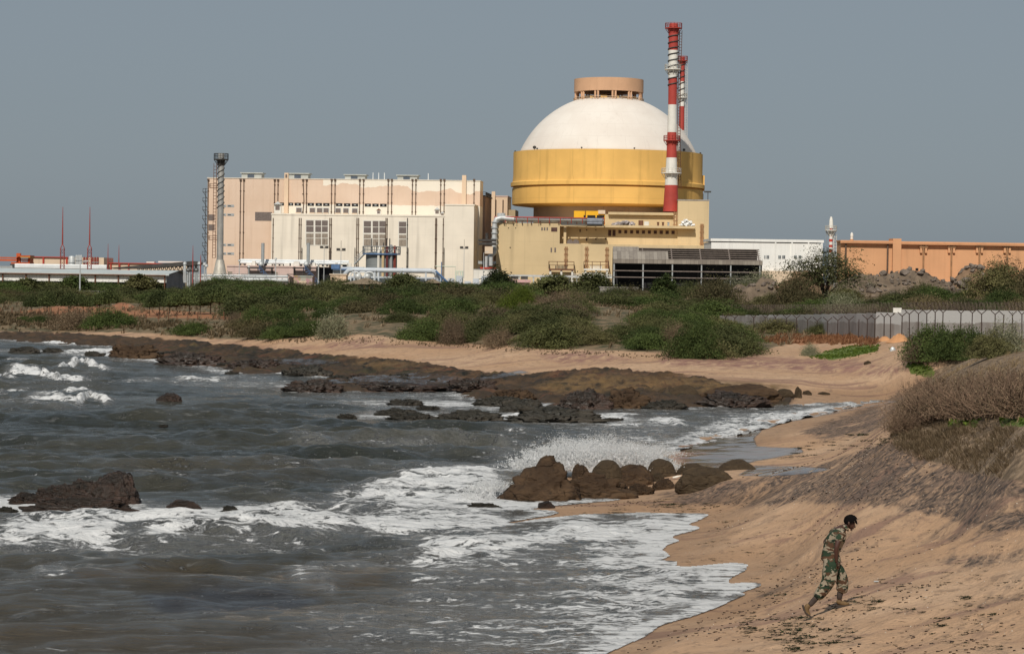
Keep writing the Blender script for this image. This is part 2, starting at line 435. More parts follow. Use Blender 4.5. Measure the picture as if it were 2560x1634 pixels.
# ---- ground cover masks, read off the photo
DARK = [[(1640,1235),(1800,1205),(1960,1178),(2110,1148),(2230,1100),(2330,1130),(2420,1170),(2560,1190),(2700,1230),(2700,1330),(2480,1330),(2300,1290),(2180,1262),(2000,1262),(1850,1270),(1700,1262)],
        [(1990,1075),(2080,1045),(2200,1005),(2290,960),(2330,965),(2250,1020),(2230,1070),(2130,1095),(2040,1100)],
        [(2050,1165),(2220,1110),(2330,1120),(2480,1190),(2560,1220),(2560,1260),(2300,1240),(2150,1205)]]
DARK2 = [[(2120,1290),(2300,1270),(2560,1310),(2560,1350),(2420,1360),(2200,1330)],[(2280,1395),(2560,1370),(2560,1420),(2420,1425)],[(1880,1480),(2010,1445),(2070,1440),(2000,1470),(1900,1500)],[(2000,1400),(2130,1365),(2200,1370),(2080,1400)],
         [(2250,1530),(2560,1480),(2560,1500),(2300,1550)],[(1560,1258),(1700,1250),(1760,1256),(1640,1272)]]
WET = [[(1560,1170),(1640,1140),(1800,1090),(1950,1055),(2070,1030),(2194,1000),(2240,1003),(2060,1038),(1960,1056),(1905,1075),(1885,1095),(1892,1115),(2000,1118),(2010,1130),(1900,1150),(1860,1160),(1800,1175),(1620,1185)],
       [(1845,1186),(1890,1163),(2003,1165),(2085,1172),(1990,1186),(1907,1190)],[(880,940),(1050,930),(1180,945),(1300,925),(1330,930),(1180,955),(1050,962)],[(600,900),(760,895),(870,905),(760,912)],[(820,948),(1000,940),(1000,950),(830,958)]]
GRASS = [[(-100,700),(400,700),(1100,700),(1750,700),(2600,700),(2700,850),(2350,880),(2200,840),(2000,850),(1900,880),(1760,900),(1680,880),(1500,875),(1330,870),(1250,862),(1120,856),(900,835),(640,850),(520,846),(420,836),(300,830),(-100,828)]]
RED = [[(150,762),(560,782),(640,800),(300,792),(0,785)],[(1960,845),(2180,830),(2200,850),(2000,862)],[(2200,720),(2560,700),(2560,730),(2300,740)]]
PURP = [[(1640,890),(1900,890),(2150,905),(2280,925),(2200,940),(1900,920),(1660,915)],[(820,860),(960,850),(960,866),(830,872)],[(1320,880),(1500,880),(1600,900),(1400,910)],[(1640,860),(1760,890),(1700,905)],[(560,855),(700,870),(900,860),(700,880)]]
DRYG = [[(2280,970),(2400,880),(2560,850),(2800,860),(2800,1110),(2560,1110),(2440,1120),(2330,1140),(2230,1090),(2240,1040)],[(2230,1100),(2330,1090),(2560,1080),(2700,1080),(2700,1195),(2560,1205),(2450,1185),(2330,1155)]]
VINE = [[(2020,890),(2120,865),(2200,862),(2190,880),(2080,900)],[(2260,910),(2300,905),(2340,925),(2330,945),(2280,935)],[(2370,1050),(2450,1048),(2440,1066),(2370,1066)],[(2500,1045),(2560,1043),(2560,1066),(2500,1066)]]
OLIVE = [[(1330,965),(1450,935),(1700,945),(1900,955),(1990,965),(1900,985),(1600,972),(1400,985)],[(880,900),(1050,905),(1000,918),(880,912)]]
def terrain(X, Y):
    z, s, rock = terrain_z(X, Y)
    px, py = project(X, Y, z); f = lambda P, soft: np.clip(sum(pmask(px.ravel(), py.ravel(), p, soft) for p in P), 0, 1).reshape(px.shape)
    a = {'rock': rock, 'dark': np.maximum(f(DARK, 16), .62 * f(DARK2, 12)), 'wet': np.maximum(f(WET, 7), .30 * sstep(.012, .003, np.where(s > -1, s, 0) / Y)),
         'grass': f(GRASS, 8) * (py < 1000), 'red': f(RED, 6), 'purp': f(PURP, 8), 'dryg': f(DRYG, 14), 'vine': f(VINE, 7), 'olive': f(OLIVE, 8),
         'shore': np.clip(s / (.10 * Y), 0, 1), 'damp': sstep(.05, .008, np.where(s > -1, s, 0) / Y)}
    far = Y > 320
    a['grass'] = np.where(far, .8, a['grass'])
    return z, a
U = np.linspace(-.34, .36, 900); YR = np.concatenate([np.geomspace(14, 30, 60, endpoint=False), np.geomspace(30, 330, 900, endpoint=False), np.geomspace(330, 6000, 60)])
ground = grid_mesh('ground', U, YR, terrain)
tag(ground, kind='structure')
n = NB('ground'); P = n.geo()
fine = n.noise(9, 5, P); med = n.noise(1.1, 5, P); big = n.noise(.12, 4, P)
wn0 = n.N.new('ShaderNodeTexNoise'); wn0.inputs['Scale'].default_value = .35; wn0.inputs['Detail'].default_value = 4; n.L.new(P, wn0.inputs['Vector'])
wm0 = n.N.new('ShaderNodeVectorMath'); wm0.operation = 'MULTIPLY_ADD'; n.L.new(wn0.outputs['Color'], wm0.inputs[0]); wm0.inputs[1].default_value = (2.2, 2.2, 0); n.L.new(P, wm0.inputs[2])
WD = n.rotz(wm0.outputs[0], R(-66))
strk = n.noise(1.0, 7, n.map(WD, (.5, 2.2, 1)), .66)
sand = n.mix(n.ramp(med, .3, .7), (.43, .275, .168), (.53, .352, .222))
sand = n.mix(n.ramp(big, .35, .65), sand, (.43, .262, .15))
sand = n.mix(n.ramp(n.noise(30, 3, P), .55, .75, 0, .35), sand, (.22, .13, .075))
sand = n.mix(n.ramp(strk, .56, .70, 0, .45), sand, (.165, .115, .085))
sand = n.mix(n.ramp(n.noise(3.3, 7, n.map(P, (1, .5, 1)), .68), .54, .64, 0, .55), sand, (.20, .13, .085))
sand = n.mix(n.ramp(n.noise(9, 5, n.map(P, (1, .45, 1)), .65), .60, .70, 0, .5), sand, (.13, .09, .065))
sand = n.mix(n.ramp(n.noise(1.0, 6, n.map(P, (.06, .55, 1)), .62), .52, .64, 0, .8), sand, (.235, .135, .095))
purp = n.mix(n.ramp(med, .3, .7), (.20, .10, .08), (.30, .165, .12))
c = n.mix(n.math('MULTIPLY', n.attr('purp'), n.ramp(strk, .38, .6)), sand, purp)
dk = n.mix(n.ramp(n.noise(5, 6, P), .4, .62), (.046, .033, .027), (.165, .112, .08))
strk2 = n.noise(1.0, 7, n.map(WD, (1.4, 5.0, 1)), .68)
dn = n.math('ADD', n.math('MULTIPLY', strk, .55), n.math('MULTIPLY', strk2, .45))
dfac = n.ramp(n.math('ADD', n.attr('dark'), n.math('MULTIPLY', n.math('SUBTRACT', n.math('ADD', n.math('MULTIPLY', dn, .6), n.math('MULTIPLY', n.noise(.55, 5, P), .4)), .5), 5.0)), .38, 1.05)
c = n.mix(n.math('MULTIPLY', n.math('MULTIPLY', dfac, n.ramp(n.noise(7, 6, n.map(WD, (.7, 1.6, 1)), .7), .36, .54, .35, 1)), n.ramp(n.attr('dark'), .02, .3)), c, dk)
dg = n.mix(n.ramp(n.noise(4, 6, P), .35, .65), (.11, .075, .045), (.27, .19, .12))
c = n.mix(n.ramp(n.math('ADD', n.attr('dryg'), n.math('MULTIPLY', n.math('SUBTRACT', med, .5), 1.4)), .35, .75), c, dg)
gr = n.mix(n.ramp(n.noise(.9, 6, P), .36, .6), (.055, .055, .024), (.20, .14, .08))
c = n.mix(n.ramp(n.math('ADD', n.attr('grass'), n.math('MULTIPLY', n.math('SUBTRACT', n.noise(.35, 5, P), .5), 1.3)), .3, .7), c, gr)
c = n.mix(n.ramp(n.math('ADD', n.attr('red'), n.math('MULTIPLY', n.math('SUBTRACT', med, .5), 1.2)), .4, .8), c, n.mix(med, (.25, .10, .045), (.40, .19, .09)))
c = n.mix(n.ramp(n.math('ADD', n.attr('vine'), n.math('MULTIPLY', n.math('SUBTRACT', n.noise(2, 6, P), .5), 1.6)), .45, .7), c, n.mix(n.noise(5, 4, P), (.05, .09, .012), (.14, .17, .03)))
rk = n.mix(n.ramp(n.noise(.9, 7, n.map(P, (.5, 1, 2))), .35, .65), (.05, .028, .015), (.155, .083, .040))
rk = n.mix(n.ramp(n.noise(3.5, 6, P), .5, .7, 0, .7), rk, (.025, .02, .014))
rlow = n.ramp(n.math('ADD', n.attr('shore'), n.math('MULTIPLY', n.math('SUBTRACT', n.noise(.5, 5, P), .5), 1.6)), .2, .95)
rk = n.mix(rlow, n.mix(n.ramp(n.noise(1.1, 7, P), .38, .66), (.009, .010, .007), (.050, .032, .018)), rk)
rk = n.mix(n.ramp(n.noise(.28, 6, n.map(P, (.6, 1.4, 1))), .52, .66, 0, .75), rk, n.mix(rlow, (.030, .030, .012), (.20, .125, .045)))
rk = n.mix(n.ramp(n.noise(.5, 6, n.map(P, (.7, 1.2, 1), (9, 3, 1))), .55, .68, 0, .7), rk, (.105, .042, .022))
c = n.mix(n.ramp(n.math('ADD', n.attr('rock'), n.math('MULTIPLY', n.math('SUBTRACT', n.noise(.45, 6, P), .5), 1.5)), .35, .7), c, rk)
c = n.mix(n.math('MULTIPLY', n.attr('olive'), n.ramp(med, .3, .6)), c, n.mix(n.noise(2, 5, P), (.10, .06, .022), (.19, .115, .05)))
wetf = n.ramp(n.math('ADD', n.attr('wet'), n.math('MULTIPLY', n.math('SUBTRACT', n.noise(1.1, 5, n.map(P, (.4, 1, 1), rot=(0, 0, R(-20)))), .5), .55)), .3, .7)
c = n.mix(n.math('MULTIPLY', n.ramp(n.math('ADD', n.attr('damp'), n.math('MULTIPLY', n.math('SUBTRACT', big, .5), .6)), .2, .7), .6), c, n.mix(.5, c, (.11, .062, .032)))
c = n.mix(wetf, c, n.mix(.55, c, (.06, .045, .035)))
n.set('Base Color', c); n.set('Roughness', n.ramp(wetf, 0, 1, .9, .07)); n.set('Specular IOR Level', .4)
bh = n.math('ADD', n.math('MULTIPLY', n.math('ADD', fine, n.math('MULTIPLY', strk, 3)), n.math('SUBTRACT', 1.0, n.math('MULTIPLY', wetf, .97))), n.math('MULTIPLY', n.math('MULTIPLY', n.noise(1.2, 8, P), n.attr('rock')), 8))
n.bump(bh, .7, .07)
ground.data.materials.append(n.m)
# ---------------------------------------------------------------- sea
def seg_d(px, py, pts):
    A = np.array(pts, float); d = np.full(px.shape, 1e9); 
    for a, b in zip(A[:-1], A[1:]):
        e = b - a; t = np.clip(((px-a[0])*e[0] + (py-a[1])*e[1]) / (e**2).sum(), 0, 1)
        d = np.minimum(d, np.hypot(px - a[0]-t*e[0], (py - a[1]-t*e[1])))
    return d
# breaking crests: image polyline of the crest foot, crest height (m), foam strength
CRESTS = [([(150,925),(205,912),(262,926)],.75,1.0),([(25,938),(95,940),(160,958)],.75,1.1),([(0,945),(25,950)],.5,.9),([(165,950),(195,953)],.4,.8),
 ([(150,1005),(190,1012),(225,998),(270,1008)],.7,1.1),([(80,1004),(140,1002)],.4,.8),([(0,1010),(60,1008),(140,1020),(185,1018)],.45,.25),([(5,985),(65,978)],.35,.7),([(170,985),(215,980)],.35,.7),
 ([(165,884),(220,880),(280,880)],.4,.9),([(120,858),(190,862)],.35,.9),([(20,902),(85,902)],.3,.6),([(150,897),(230,890)],.3,.5),([(440,950),(520,952),(600,948)],.35,.6),([(320,955),(400,950)],.3,.5),
 ([(0,1118),(200,1116),(430,1125),(650,1120)],.4,.12),([(700,1120),(1000,1125),(1250,1108)],.4,.3),([(0,1160),(300,1168),(700,1150),(1000,1162)],.42,.1),([(1640,1062),(1670,1060),(1700,1064)],.4,.9),([(1540,1070),(1640,1066)],.3,.25),
 ([(1040,1395),(1160,1378),(1330,1362),(1430,1352),(1490,1348)],.16,.85),([(1400,1347),(1455,1340),(1480,1346)],.3,1.1),([(1490,1352),(1600,1340),(1680,1325)],.12,.7),
 ([(90,1448),(160,1442)],.2,.6),([(170,1450),(330,1442),(480,1432)],.28,.05),([(330,1436),(420,1420),(560,1440)],.25,.0),([(740,1475),(800,1480),(830,1492)],.12,.5),([(200,1330),(330,1322),(440,1332),(560,1325)],.22,.7),([(0,1350),(160,1345),(300,1352)],.25,.7),
 ([(560,1300),(640,1292),(780,1296)],.22,.6),([(340,1345),(500,1338),(700,1330),(900,1322)],.15,.75),([(900,1240),(1010,1225),(1150,1215),(1240,1220)],.22,.55),([(960,1268),(1080,1262),(1180,1252)],.16,.7),([(1000,1205),(1120,1195),(1230,1195)],.3,.85),
 ([(0,1540),(250,1530),(560,1545)],.2,.05),([(300,1580),(700,1570),(1000,1560)],.15,.15),([(700,1440),(1000,1410),(1300,1395)],.12,.25),([(900,1330),(1050,1320),(1250,1318)],.1,.8),([(500,1080),(800,1085),(1100,1075),(1400,1080)],.35,.22),
 ([(0,1060),(300,1055),(620,1066)],.42,.06),([(300,1030),(640,1035),(900,1030)],.35,.1),([(600,905),(700,915)],.2,.3),([(1250,1045),(1450,1050),(1600,1042)],.2,.5)]
FOAMZ = [([(1000,1340),(1300,1318),(1742,1288),(1850,1400),(1870,1470),(1450,1640),(700,1640),(800,1560),(1000,1480)],80,.42),
 ([(1450,1330),(1742,1288),(1860,1415),(1880,1465),(1650,1560),(1480,1640),(1150,1640),(1300,1560),(1450,1450)],60,.24),
 ([(-50,1250),(400,1270),(800,1230),(1200,1180),(1260,1200),(1250,1300),(1200,1340),(900,1350),(500,1370),(-50,1380)],30,.44),
 ([(820,1215),(1100,1190),(1250,1175),(1260,1262),(1100,1285),(850,1290)],20,.26),([(-50,1215),(60,1225),(400,1262),(250,1275),(-50,1265)],8,.3),
 ([(900,1000),(1200,1008),(1500,1022),(1950,1016),(2190,1003),(1950,1058),(1700,1110),(1500,1100),(1250,1040),(900,1048)],10,.26),([(1850,1040),(2060,1018),(2150,1012),(2060,1032),(1850,1085),(1640,1140),(1560,1140),(1700,1090)],8,.35),
 ([(640,1010),(760,985),(1140,980),(1160,1000),(1250,1015),(900,1022)],7,.28),([(420,945),(640,940),(760,960),(700,975),(440,968)],8,.22),([(60,925),(230,905),(300,930),(180,975),(90,965)],14,.15),
 ([(600,1110),(1250,1095),(1280,1140),(900,1140)],10,.16),([(200,1120),(600,1170),(1100,1150),(1250,1190),(700,1215),(200,1200)],14,.12),([(1240,1080),(1640,1080),(1640,1180),(1300,1190),(1230,1160)],45,.4),
 ([(1240,1262),(1560,1240),(1545,1252),(1290,1275)],5,.5),([(260,880),(420,900),(560,930),(700,935),(560,938),(400,910),(260,895)],5,.3)]
MUD = [([(-50,1390),(600,1400),(1100,1380),(1400,1400),(1300,1640),(-50,1640)],50,.6),([(150,1425),(480,1420),(520,1455),(200,1462)],10,.5),([(650,1440),(960,1425),(950,1470),(780,1480)],10,.6),([(-50,1560),(500,1590),(1000,1570),(700,1640),(-50,1640)],20,.3),([(250,1170),(900,1160),(800,1200),(300,1200)],14,.3)]
BLUE = [([(330,1500),(480,1470),(700,1472),(800,1500),(700,1540),(420,1550)],16,1.0)]
def sea(X, Y):
    s = lookup(TAB_S, X, Y); d = np.maximum(-s, 0)
    px, py = project(X, Y, np.zeros_like(X)); sh = px.shape
    wa = 34 * fbm(X*.16, Y*.10, 4); wb = 12 * fbm(X*.13 + 7, Y*.11, 4) * np.clip((py - 800) / 300, .3, 1.4)
    P = (px + wa).ravel(); Q = (py + wb).ravel()
    z = np.zeros(sh); r2 = np.random.default_rng(5)
    amp = np.clip(d / (.10 * Y), .04, 1) * np.clip(d / 3, .1, 1)
    env = .55 + .9 * (vnoise(X*.05, Y*.05) + .5)
    for lam, a, spread, k in [(13,.15,.10,3),(7.5,.10,.2,4),(4.2,.080,.35,5),(2.5,.062,.5,6),(1.5,.042,.65,6),(.9,.022,.8,6)]:
        wv = 1.2*vnoise(X*.9/lam, Y*.9/lam)
        for i in range(k):
            th = R(-90) + .22 + r2.normal(0, spread); l = lam * r2.uniform(.8, 1.25); ph = r2.uniform(0, 6.28)
            kx, ky = math.cos(th) * 2*math.pi/l, math.sin(th) * 2*math.pi/l
            fade = sstep(.25 * l, .9 * l, 6160/2.5*6/np.maximum(Y, 1)**2*l*l*4) if lam < 3 else 1
            z += a / math.sqrt(k) * 1.4 * (2 * ((np.sin(kx*X + ky*Y + ph + wv) + 1) * .5) ** 1.7 - .8) * env * fade
    z *= amp
    z *= 1 - .62 * sstep(72, 46, Y)
    for rx, ry, rr in SEA_ROCKS: z *= 1 - .8 * np.exp(-(np.hypot(X - rx, (Y - ry)) / (1.5 * rr))**4)
    foam = .20 + .30 * fbm(X*.08, Y*.06, 3)
    j1 = fbm(X*.5, Y*.5, 3); j2 = fbm(X*.25, Y*.25, 3)
    for pts, h, fo in CRESTS:
        dx = seg_d(P, Q, pts).reshape(sh)
        wp = at_z(pts[len(pts)//2][0], pts[len(pts)//2][1], 0); ppm = FPX * EYE / wp.y**2       # image px per metre of distance here
        lo = min(p[0] for p in pts); hi = max(p[0] for p in pts); cy = np.interp(px, [p[0] for p in pts], [p[1] for p in pts])
        along = sstep(lo - 30, lo + .15*(hi-lo), px) * sstep(hi + 30, hi - .15*(hi-lo), px)
        jag = 1 + .7 * j1
        off = (cy - py) / ppm + .8 * j2            # metres behind the foot line
        prof = np.where(off > .9, np.exp(-((off - .9) / 2.6)**2), np.exp(-((off - .9) / .75)**2))
        z += h * .42 * along * prof * (1 + .35 * j1)
        foam += 1.0 * fo * along * np.where(off > .6, np.exp(-((off - .6) / (1.6 + 1.2*fo))**2), np.exp(-((off - .6) / 1.0)**2)) * jag
    for poly, soft, w in FOAMZ: foam += w * pmask(P, Q, poly, soft).reshape(sh)
    foam += .45 * np.exp(-(d / (.005 * Y))**2) + .12 * np.exp(-(d / (.03 * Y))**2)
    mud = np.zeros(sh); blue = np.zeros(sh)
    for poly, soft, w in MUD: mud += w * pmask(P, Q, poly, soft).reshape(sh)
    for poly, soft, w in BLUE: blue += w * pmask(P, Q, poly, soft).reshape(sh)
    z += .22 * sstep(.55, 1.1, foam) * sstep(60, 110, Y) * fbm(X*1.5, Y*.7, 4) + .06 * sstep(.4, 1.0, foam) * fbm(X*3, Y*2.4, 3) * np.clip(d, 0, 1)
    z += .02 * np.clip(foam, 0, 1) + .012
    for rx, ry, rr in SEA_ROCKS:
        g = np.exp(-(np.hypot(X - rx, (Y - ry)) / rr)**4); foam += .28 * g
    return z, {'foam': np.clip(foam, 0, 1.15), 'mud': np.clip(mud, 0, 1), 'blue': np.clip(blue, 0, 1), '_keep': (s < .15 + .002*Y)}
SEA_ROCKS = []
for px, py, r in [(200,1262,3.2),(455,1278,1.4),(575,1278,.9),(420,1000,3),(1140,1046,4),(1380,1048,5),(1330,1262,2.2),(1010,1008,3),(1000,1035,3),(1030,1046,3),(1300,1026,3),(1250,1012,3),(866,1042,2),(100,1262,2.4),(60,876,4),(130,878,4),(235,886,4),(1530,1050,2),(10,1278,1.5),(1210,1265,1.5)]:
    p = at_z(px, py, 0); SEA_ROCKS.append((p.x, p.y, r))
U2 = np.linspace(-.42, .17, 1000); YR2 = np.geomspace(22, 262, 1250)
water = grid_mesh('sea_water', U2, YR2, sea)
tag(water, kind='structure')
n = NB('sea_water'); P = n.geo(); SW = n.rotz(P, R(-10))
wv_ = n.N.new('ShaderNodeVectorMath'); wv_.operation = 'MULTIPLY_ADD'; wn_ = n.N.new('ShaderNodeTexNoise'); wn_.inputs['Scale'].default_value = .9; wn_.inputs['Detail'].default_value = 4; n.L.new(P, wn_.inputs['Vector'])
n.L.new(wn_.outputs['Color'], wv_.inputs[0]); wv_.inputs[1].default_value = (1.1, 1.1, 0); n.L.new(SW, wv_.inputs[2]); WP = wv_.outputs[0]
st1 = n.noise(1.0, 6, n.map(WP, (.45, .8, 1)), .62)
st2 = n.noise(1.0, 9, n.map(WP, (1.7, 3.0, 1)), .74)
st4 = n.noise(1.0, 6, n.map(WP, (6, 9, 1)), .75)
cell = n.voro(1.0, n.map(WP, (1.5, 2.4, 1)), 'DISTANCE_TO_EDGE'); cel2 = n.voro(1.0, n.map(WP, (4.2, 6.5, 1)), 'DISTANCE_TO_EDGE')
lace = n.math('ADD', n.ramp(cell, 0, .32, .5, 0), n.ramp(cel2, 0, .34, .5, 0))                # 1 on the bubble walls, 0 inside the holes
pat = n.math('ADD', n.math('ADD', n.math('MULTIPLY', st1, .9), n.math('MULTIPLY', st2, 1.5)), n.math('ADD', n.math('MULTIPLY', st4, .7), n.math('MULTIPLY', lace, .22)))
pu = n.ramp(pat, 1.26, 2.05, 0, 1, False)                                                  # roughly even spread over 0..1
dens = n.math('MULTIPLY', n.attr('foam'), .70)
fo = n.math('SUBTRACT', n.math('ADD', dens, pu), 1.0)
ff = n.ramp(fo, -.09, .24)
wc = n.mix(n.ramp(n.noise(.15, 4, n.map(n.obj, (.6, 1.5, 1))), .35, .65), (.022, .024, .018), (.044, .042, .030))
wc = n.mix(n.math('MULTIPLY', n.attr('mud'), .6), wc, (.085, .058, .030))
wc = n.mix(n.math('MULTIPLY', n.attr('blue'), .6), wc, (.018, .022, .035))
wc = n.mix(n.math('MULTIPLY', n.ramp(n.attr('foam'), .15, .8, 0, .55), n.ramp(pu, .15, .6, .35, 1)), wc, (.27, .27, .265))
film = n.noise(1.0, 8, n.map(WP, (.8, 4.2, 1)), .7)
wc = n.mix(n.math('MULTIPLY', n.ramp(film, .54, .66, 0, .5), n.ramp(st1, .38, .6)), wc, (.24, .24, .235))
wc = n.mix(ff, wc, n.mix(n.ramp(n.math('ADD', fo, n.math('MULTIPLY', st4, .4)), -.05, .62), (.30, .305, .305), (.76, .76, .75)))
n.set('Base Color', wc); n.set('Roughness', n.ramp(ff, 0, 1, .11, .7)); n.set('IOR', 1.33); n.set('Specular IOR Level', .5)
rip = n.noise(1.0, 9, n.map(P, (1.2, 2.4, 1), rot=(0, 0, R(8))), .64, .3)
n.bump(n.math('ADD', n.math('MULTIPLY', rip, 1.0), n.math('MULTIPLY', n.math('MULTIPLY', ff, pat), .30)), 1.0, .25)
water.data.materials.append(n.m)

# spray thrown up behind the boulders: droplets and torn sheets of water
def spray(name, blobs, count, label, seed):
    g = random.Random(seed); mb = MB()
    tot = sum(b[5] for b in blobs)
    for (px, py, Y, rx, rz, wgt, lean) in blobs:
        c = at_y(px, py, Y)
        for i in range(int(count * wgt / tot)):
            th = g.uniform(0, math.pi); a = g.random() ** .75 * (1.3 if g.random() < .12 else 1) * (.55 + .5*abs(math.sin(th*3.7 + px)) + .3*abs(math.sin(th*9.1 + px*.3))); up = a * math.sin(th)
            x = c.x + rx * a * math.cos(th) + lean * up * rz; z = c.z + rz * up * g.uniform(.55, 1.15); y = c.y + g.gauss(0, .45)
            if z < -.02: continue
            s = g.uniform(.007, .022) * (2.6 if g.random() < .10 * (1 - up) else 1) * (1.25 - .6*up)
            vel = Vector((x - c.x, 0, rz*.9)).normalized(); d1 = (vel*1.1 + Vector((g.gauss(0,1), g.gauss(0,1), g.gauss(0,1)))*.45).normalized() * s * g.uniform(1, 2.6); d2 = d1.orthogonal().normalized() * s * .7; d3 = d1.cross(d2).normalized() * s * g.uniform(.6, 2.2)
            p = Vector((x, y, z)); b = len(mb.v)
            mb.v += [tuple(p+d1), tuple(p-d1*.5+d2), tuple(p-d1*.5-d2), tuple(p+d3)]
            mb.f += [(b,b+1,b+2),(b,b+3,b+1),(b+1,b+3,b+2),(b+2,b+3,b)]
    o = mb.build(name, M_SPRAY); tag(o, label, 'spray', kind='stuff'); return o
n = NB('spray'); n.set('Base Color', (.86, .86, .85)); n.set('Roughness', .5); M_SPRAY = n.m
tl = n.N.new('ShaderNodeBsdfTranslucent'); tl.inputs[0].default_value = (.8, .8, .8, 1)
ms = n.N.new('ShaderNodeMixShader'); ms.inputs[0].default_value = .4
n.L.new(n.b.outputs[0], ms.inputs[1]); n.L.new(tl.outputs[0], ms.inputs[2]); n.L.new(ms.outputs[0], n.out.inputs['Surface'])
spray('sea_spray', [(1470,1170,80.0,1.9,.95,3,.3),(1370,1170,80,.95,.55,1.4,-.3),(1560,1165,80.5,1.2,.75,1.6,.3),(1470,1135,84,1.6,.62,1.6,.2),(1600,1135,86,1.1,.35,.7,.4),(1640,1170,80,.6,.3,.6,.2)], 52000, 'white burst of spray thrown up behind the row of boulders', 3)
spray('surf_splash', [(1225,1225,73,.55,.35,1,.3),(1190,1245,71.5,.5,.22,.8,.2)], 3500, 'small white surf splash breaking against the left end of the big rock', 4)
# ---------------------------------------------------------------- power plant
ZB = 2.4
YAW = R(-4)
M_DRAIN = paint('drainpipe', (.125, .08, .055), .6, .3, 1.5, 0)
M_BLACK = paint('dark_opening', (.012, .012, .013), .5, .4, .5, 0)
M_GLASS = NB('window_glass'); M_GLASS.set('Base Color', (.03, .035, .04)); M_GLASS.set('Roughness', .12); M_GLASS = M_GLASS.m
M_LOUVRE = paint('louvre', (.185, .15, .135), .7, .2, 2.0, .1, panels=(8, .35, .08, .5))
M_LOUV2 = paint('louvre_pale', (.30, .25, .20), .7, .2, 2.0, .1, panels=(1.4, 6, .09, .6))
M_WHITEP = paint('white_paint', (.80, .725, .61), .7, .07, .12, .22, panels=(6.5, 4.2, .05, .2))
M_GREYM = paint('grey_metal', (.42, .44, .44), .45, .12, .6, .12, metallic=.3)
M_STEEL = paint('stack_steel', (.50, .48, .44), .38, .18, .5, .2, metallic=.55)
M_RUST = paint('rusty_steel', (.16, .07, .04), .8, .3, 1.5, .1)
M_DKSTEEL = paint('dark_steel', (.06, .055, .05), .6, .3, 1.0, 0)
M_REDP = paint('red_paint', (.46, .055, .035), .55, .18, .3, .12)
M_WHT = paint('stack_white', (.74, .71, .64), .6, .08, .3, .14)
M_BLUE = paint('blue_steel', (.10, .18, .33), .5, .2, 1, .1)
M_WPIPE = paint('white_pipe', (.66, .68, .68), .45, .1, .5, .1)
M_LIGHT = paint('galvanised', (.55, .56, .55), .5, .12, .8, .05, metallic=.3)
M_TAN = paint('tan_paint', (.62, .475, .275), .8, .09, .08, .2, panels=(9, 7.5, .06, .24))
M_CREAM = paint('cream_paint', (.66, .52, .38), .8, .07, .2, .12)
M_PINK = paint('pink_paint', (.60, .45, .40), .8, .07, .2, .14)
M_PINK2 = paint('rose_paint', (.58, .36, .35), .8, .08, .3, .1)
M_BROWNW = paint('brown_louvre', (.10, .05, .04), .7, .3, 1, .0, panels=(5, .3, .06, .5))
M_PEACHB = paint('peach_paint', (.72, .54, .38), .8, .06, .1, .10, panels=(7, 5, .05, .10))
M_CONC = paint('concrete', (.36, .33, .30), .9, .2, .5, .3)
M_ROOFG = paint('roof_sheet', (.45, .47, .46), .5, .1, .3, .12)

def hall_paint():                         # peach wall, whitewashed below and along the parapet with a ragged edge
    n = NB('hall_wall'); x, y, z = n.sep(n.obj)
    peach = n.mix(n.ramp(n.noise(.06, 5), .35, .65), (.655, .488, .366), (.715, .55, .428))
    peach = n.mix(n.ramp(n.noise(.9, 4, n.map(n.obj, (1, 1, .04))), .52, .78, 0, .4), peach, (.50, .34, .24))
    b = n.N.new('ShaderNodeTexBrick'); n.L.new(n.comb(x, z), b.inputs['Vector']); b.offset = 0; b.inputs['Scale'].default_value = 1
    b.inputs['Brick Width'].default_value = 12.5; b.inputs['Row Height'].default_value = 4.6; b.inputs['Mortar Size'].default_value = .06; b.inputs['Mortar Smooth'].default_value = .5
    peach = n.mix(n.math('MULTIPLY', b.outputs['Fac'], .16), peach, (.45, .32, .24))
    low = n.math('MULTIPLY', n.math('GREATER_THAN', x, HP['x_low']), n.math('LESS_THAN', n.math('ADD', z, n.math('MULTIPLY', n.math('SUBTRACT', n.noise(.5, 2), .5), .8)), HP['z_low']))
    edge = n.math('MULTIPLY', n.math('SUBTRACT', n.noise(.12, 3, n.map(n.obj, (1, 1, .2))), .5), 7.0)
    top = n.math('MULTIPLY', n.math('GREATER_THAN', x, HP['x_top']), n.math('GREATER_THAN', n.math('ADD', z, n.math('ADD', edge, n.math('MULTIPLY', n.math('SUBTRACT', x, HP['x_top']), .045))), HP['z_top']))
    m = n.math('MAXIMUM', low, top)
    c = n.mix(m, peach, n.mix(n.noise(.15, 4), (.77, .70, .585), (.82, .755, .645)))
    n.set('Base Color', c); n.set('Roughness', .85); n.set('Specular IOR Level', .2)
    return n.m

def zp(x, y, x0=480, y0=360, k=3.01): return x0 + x / k, y0 + y / k
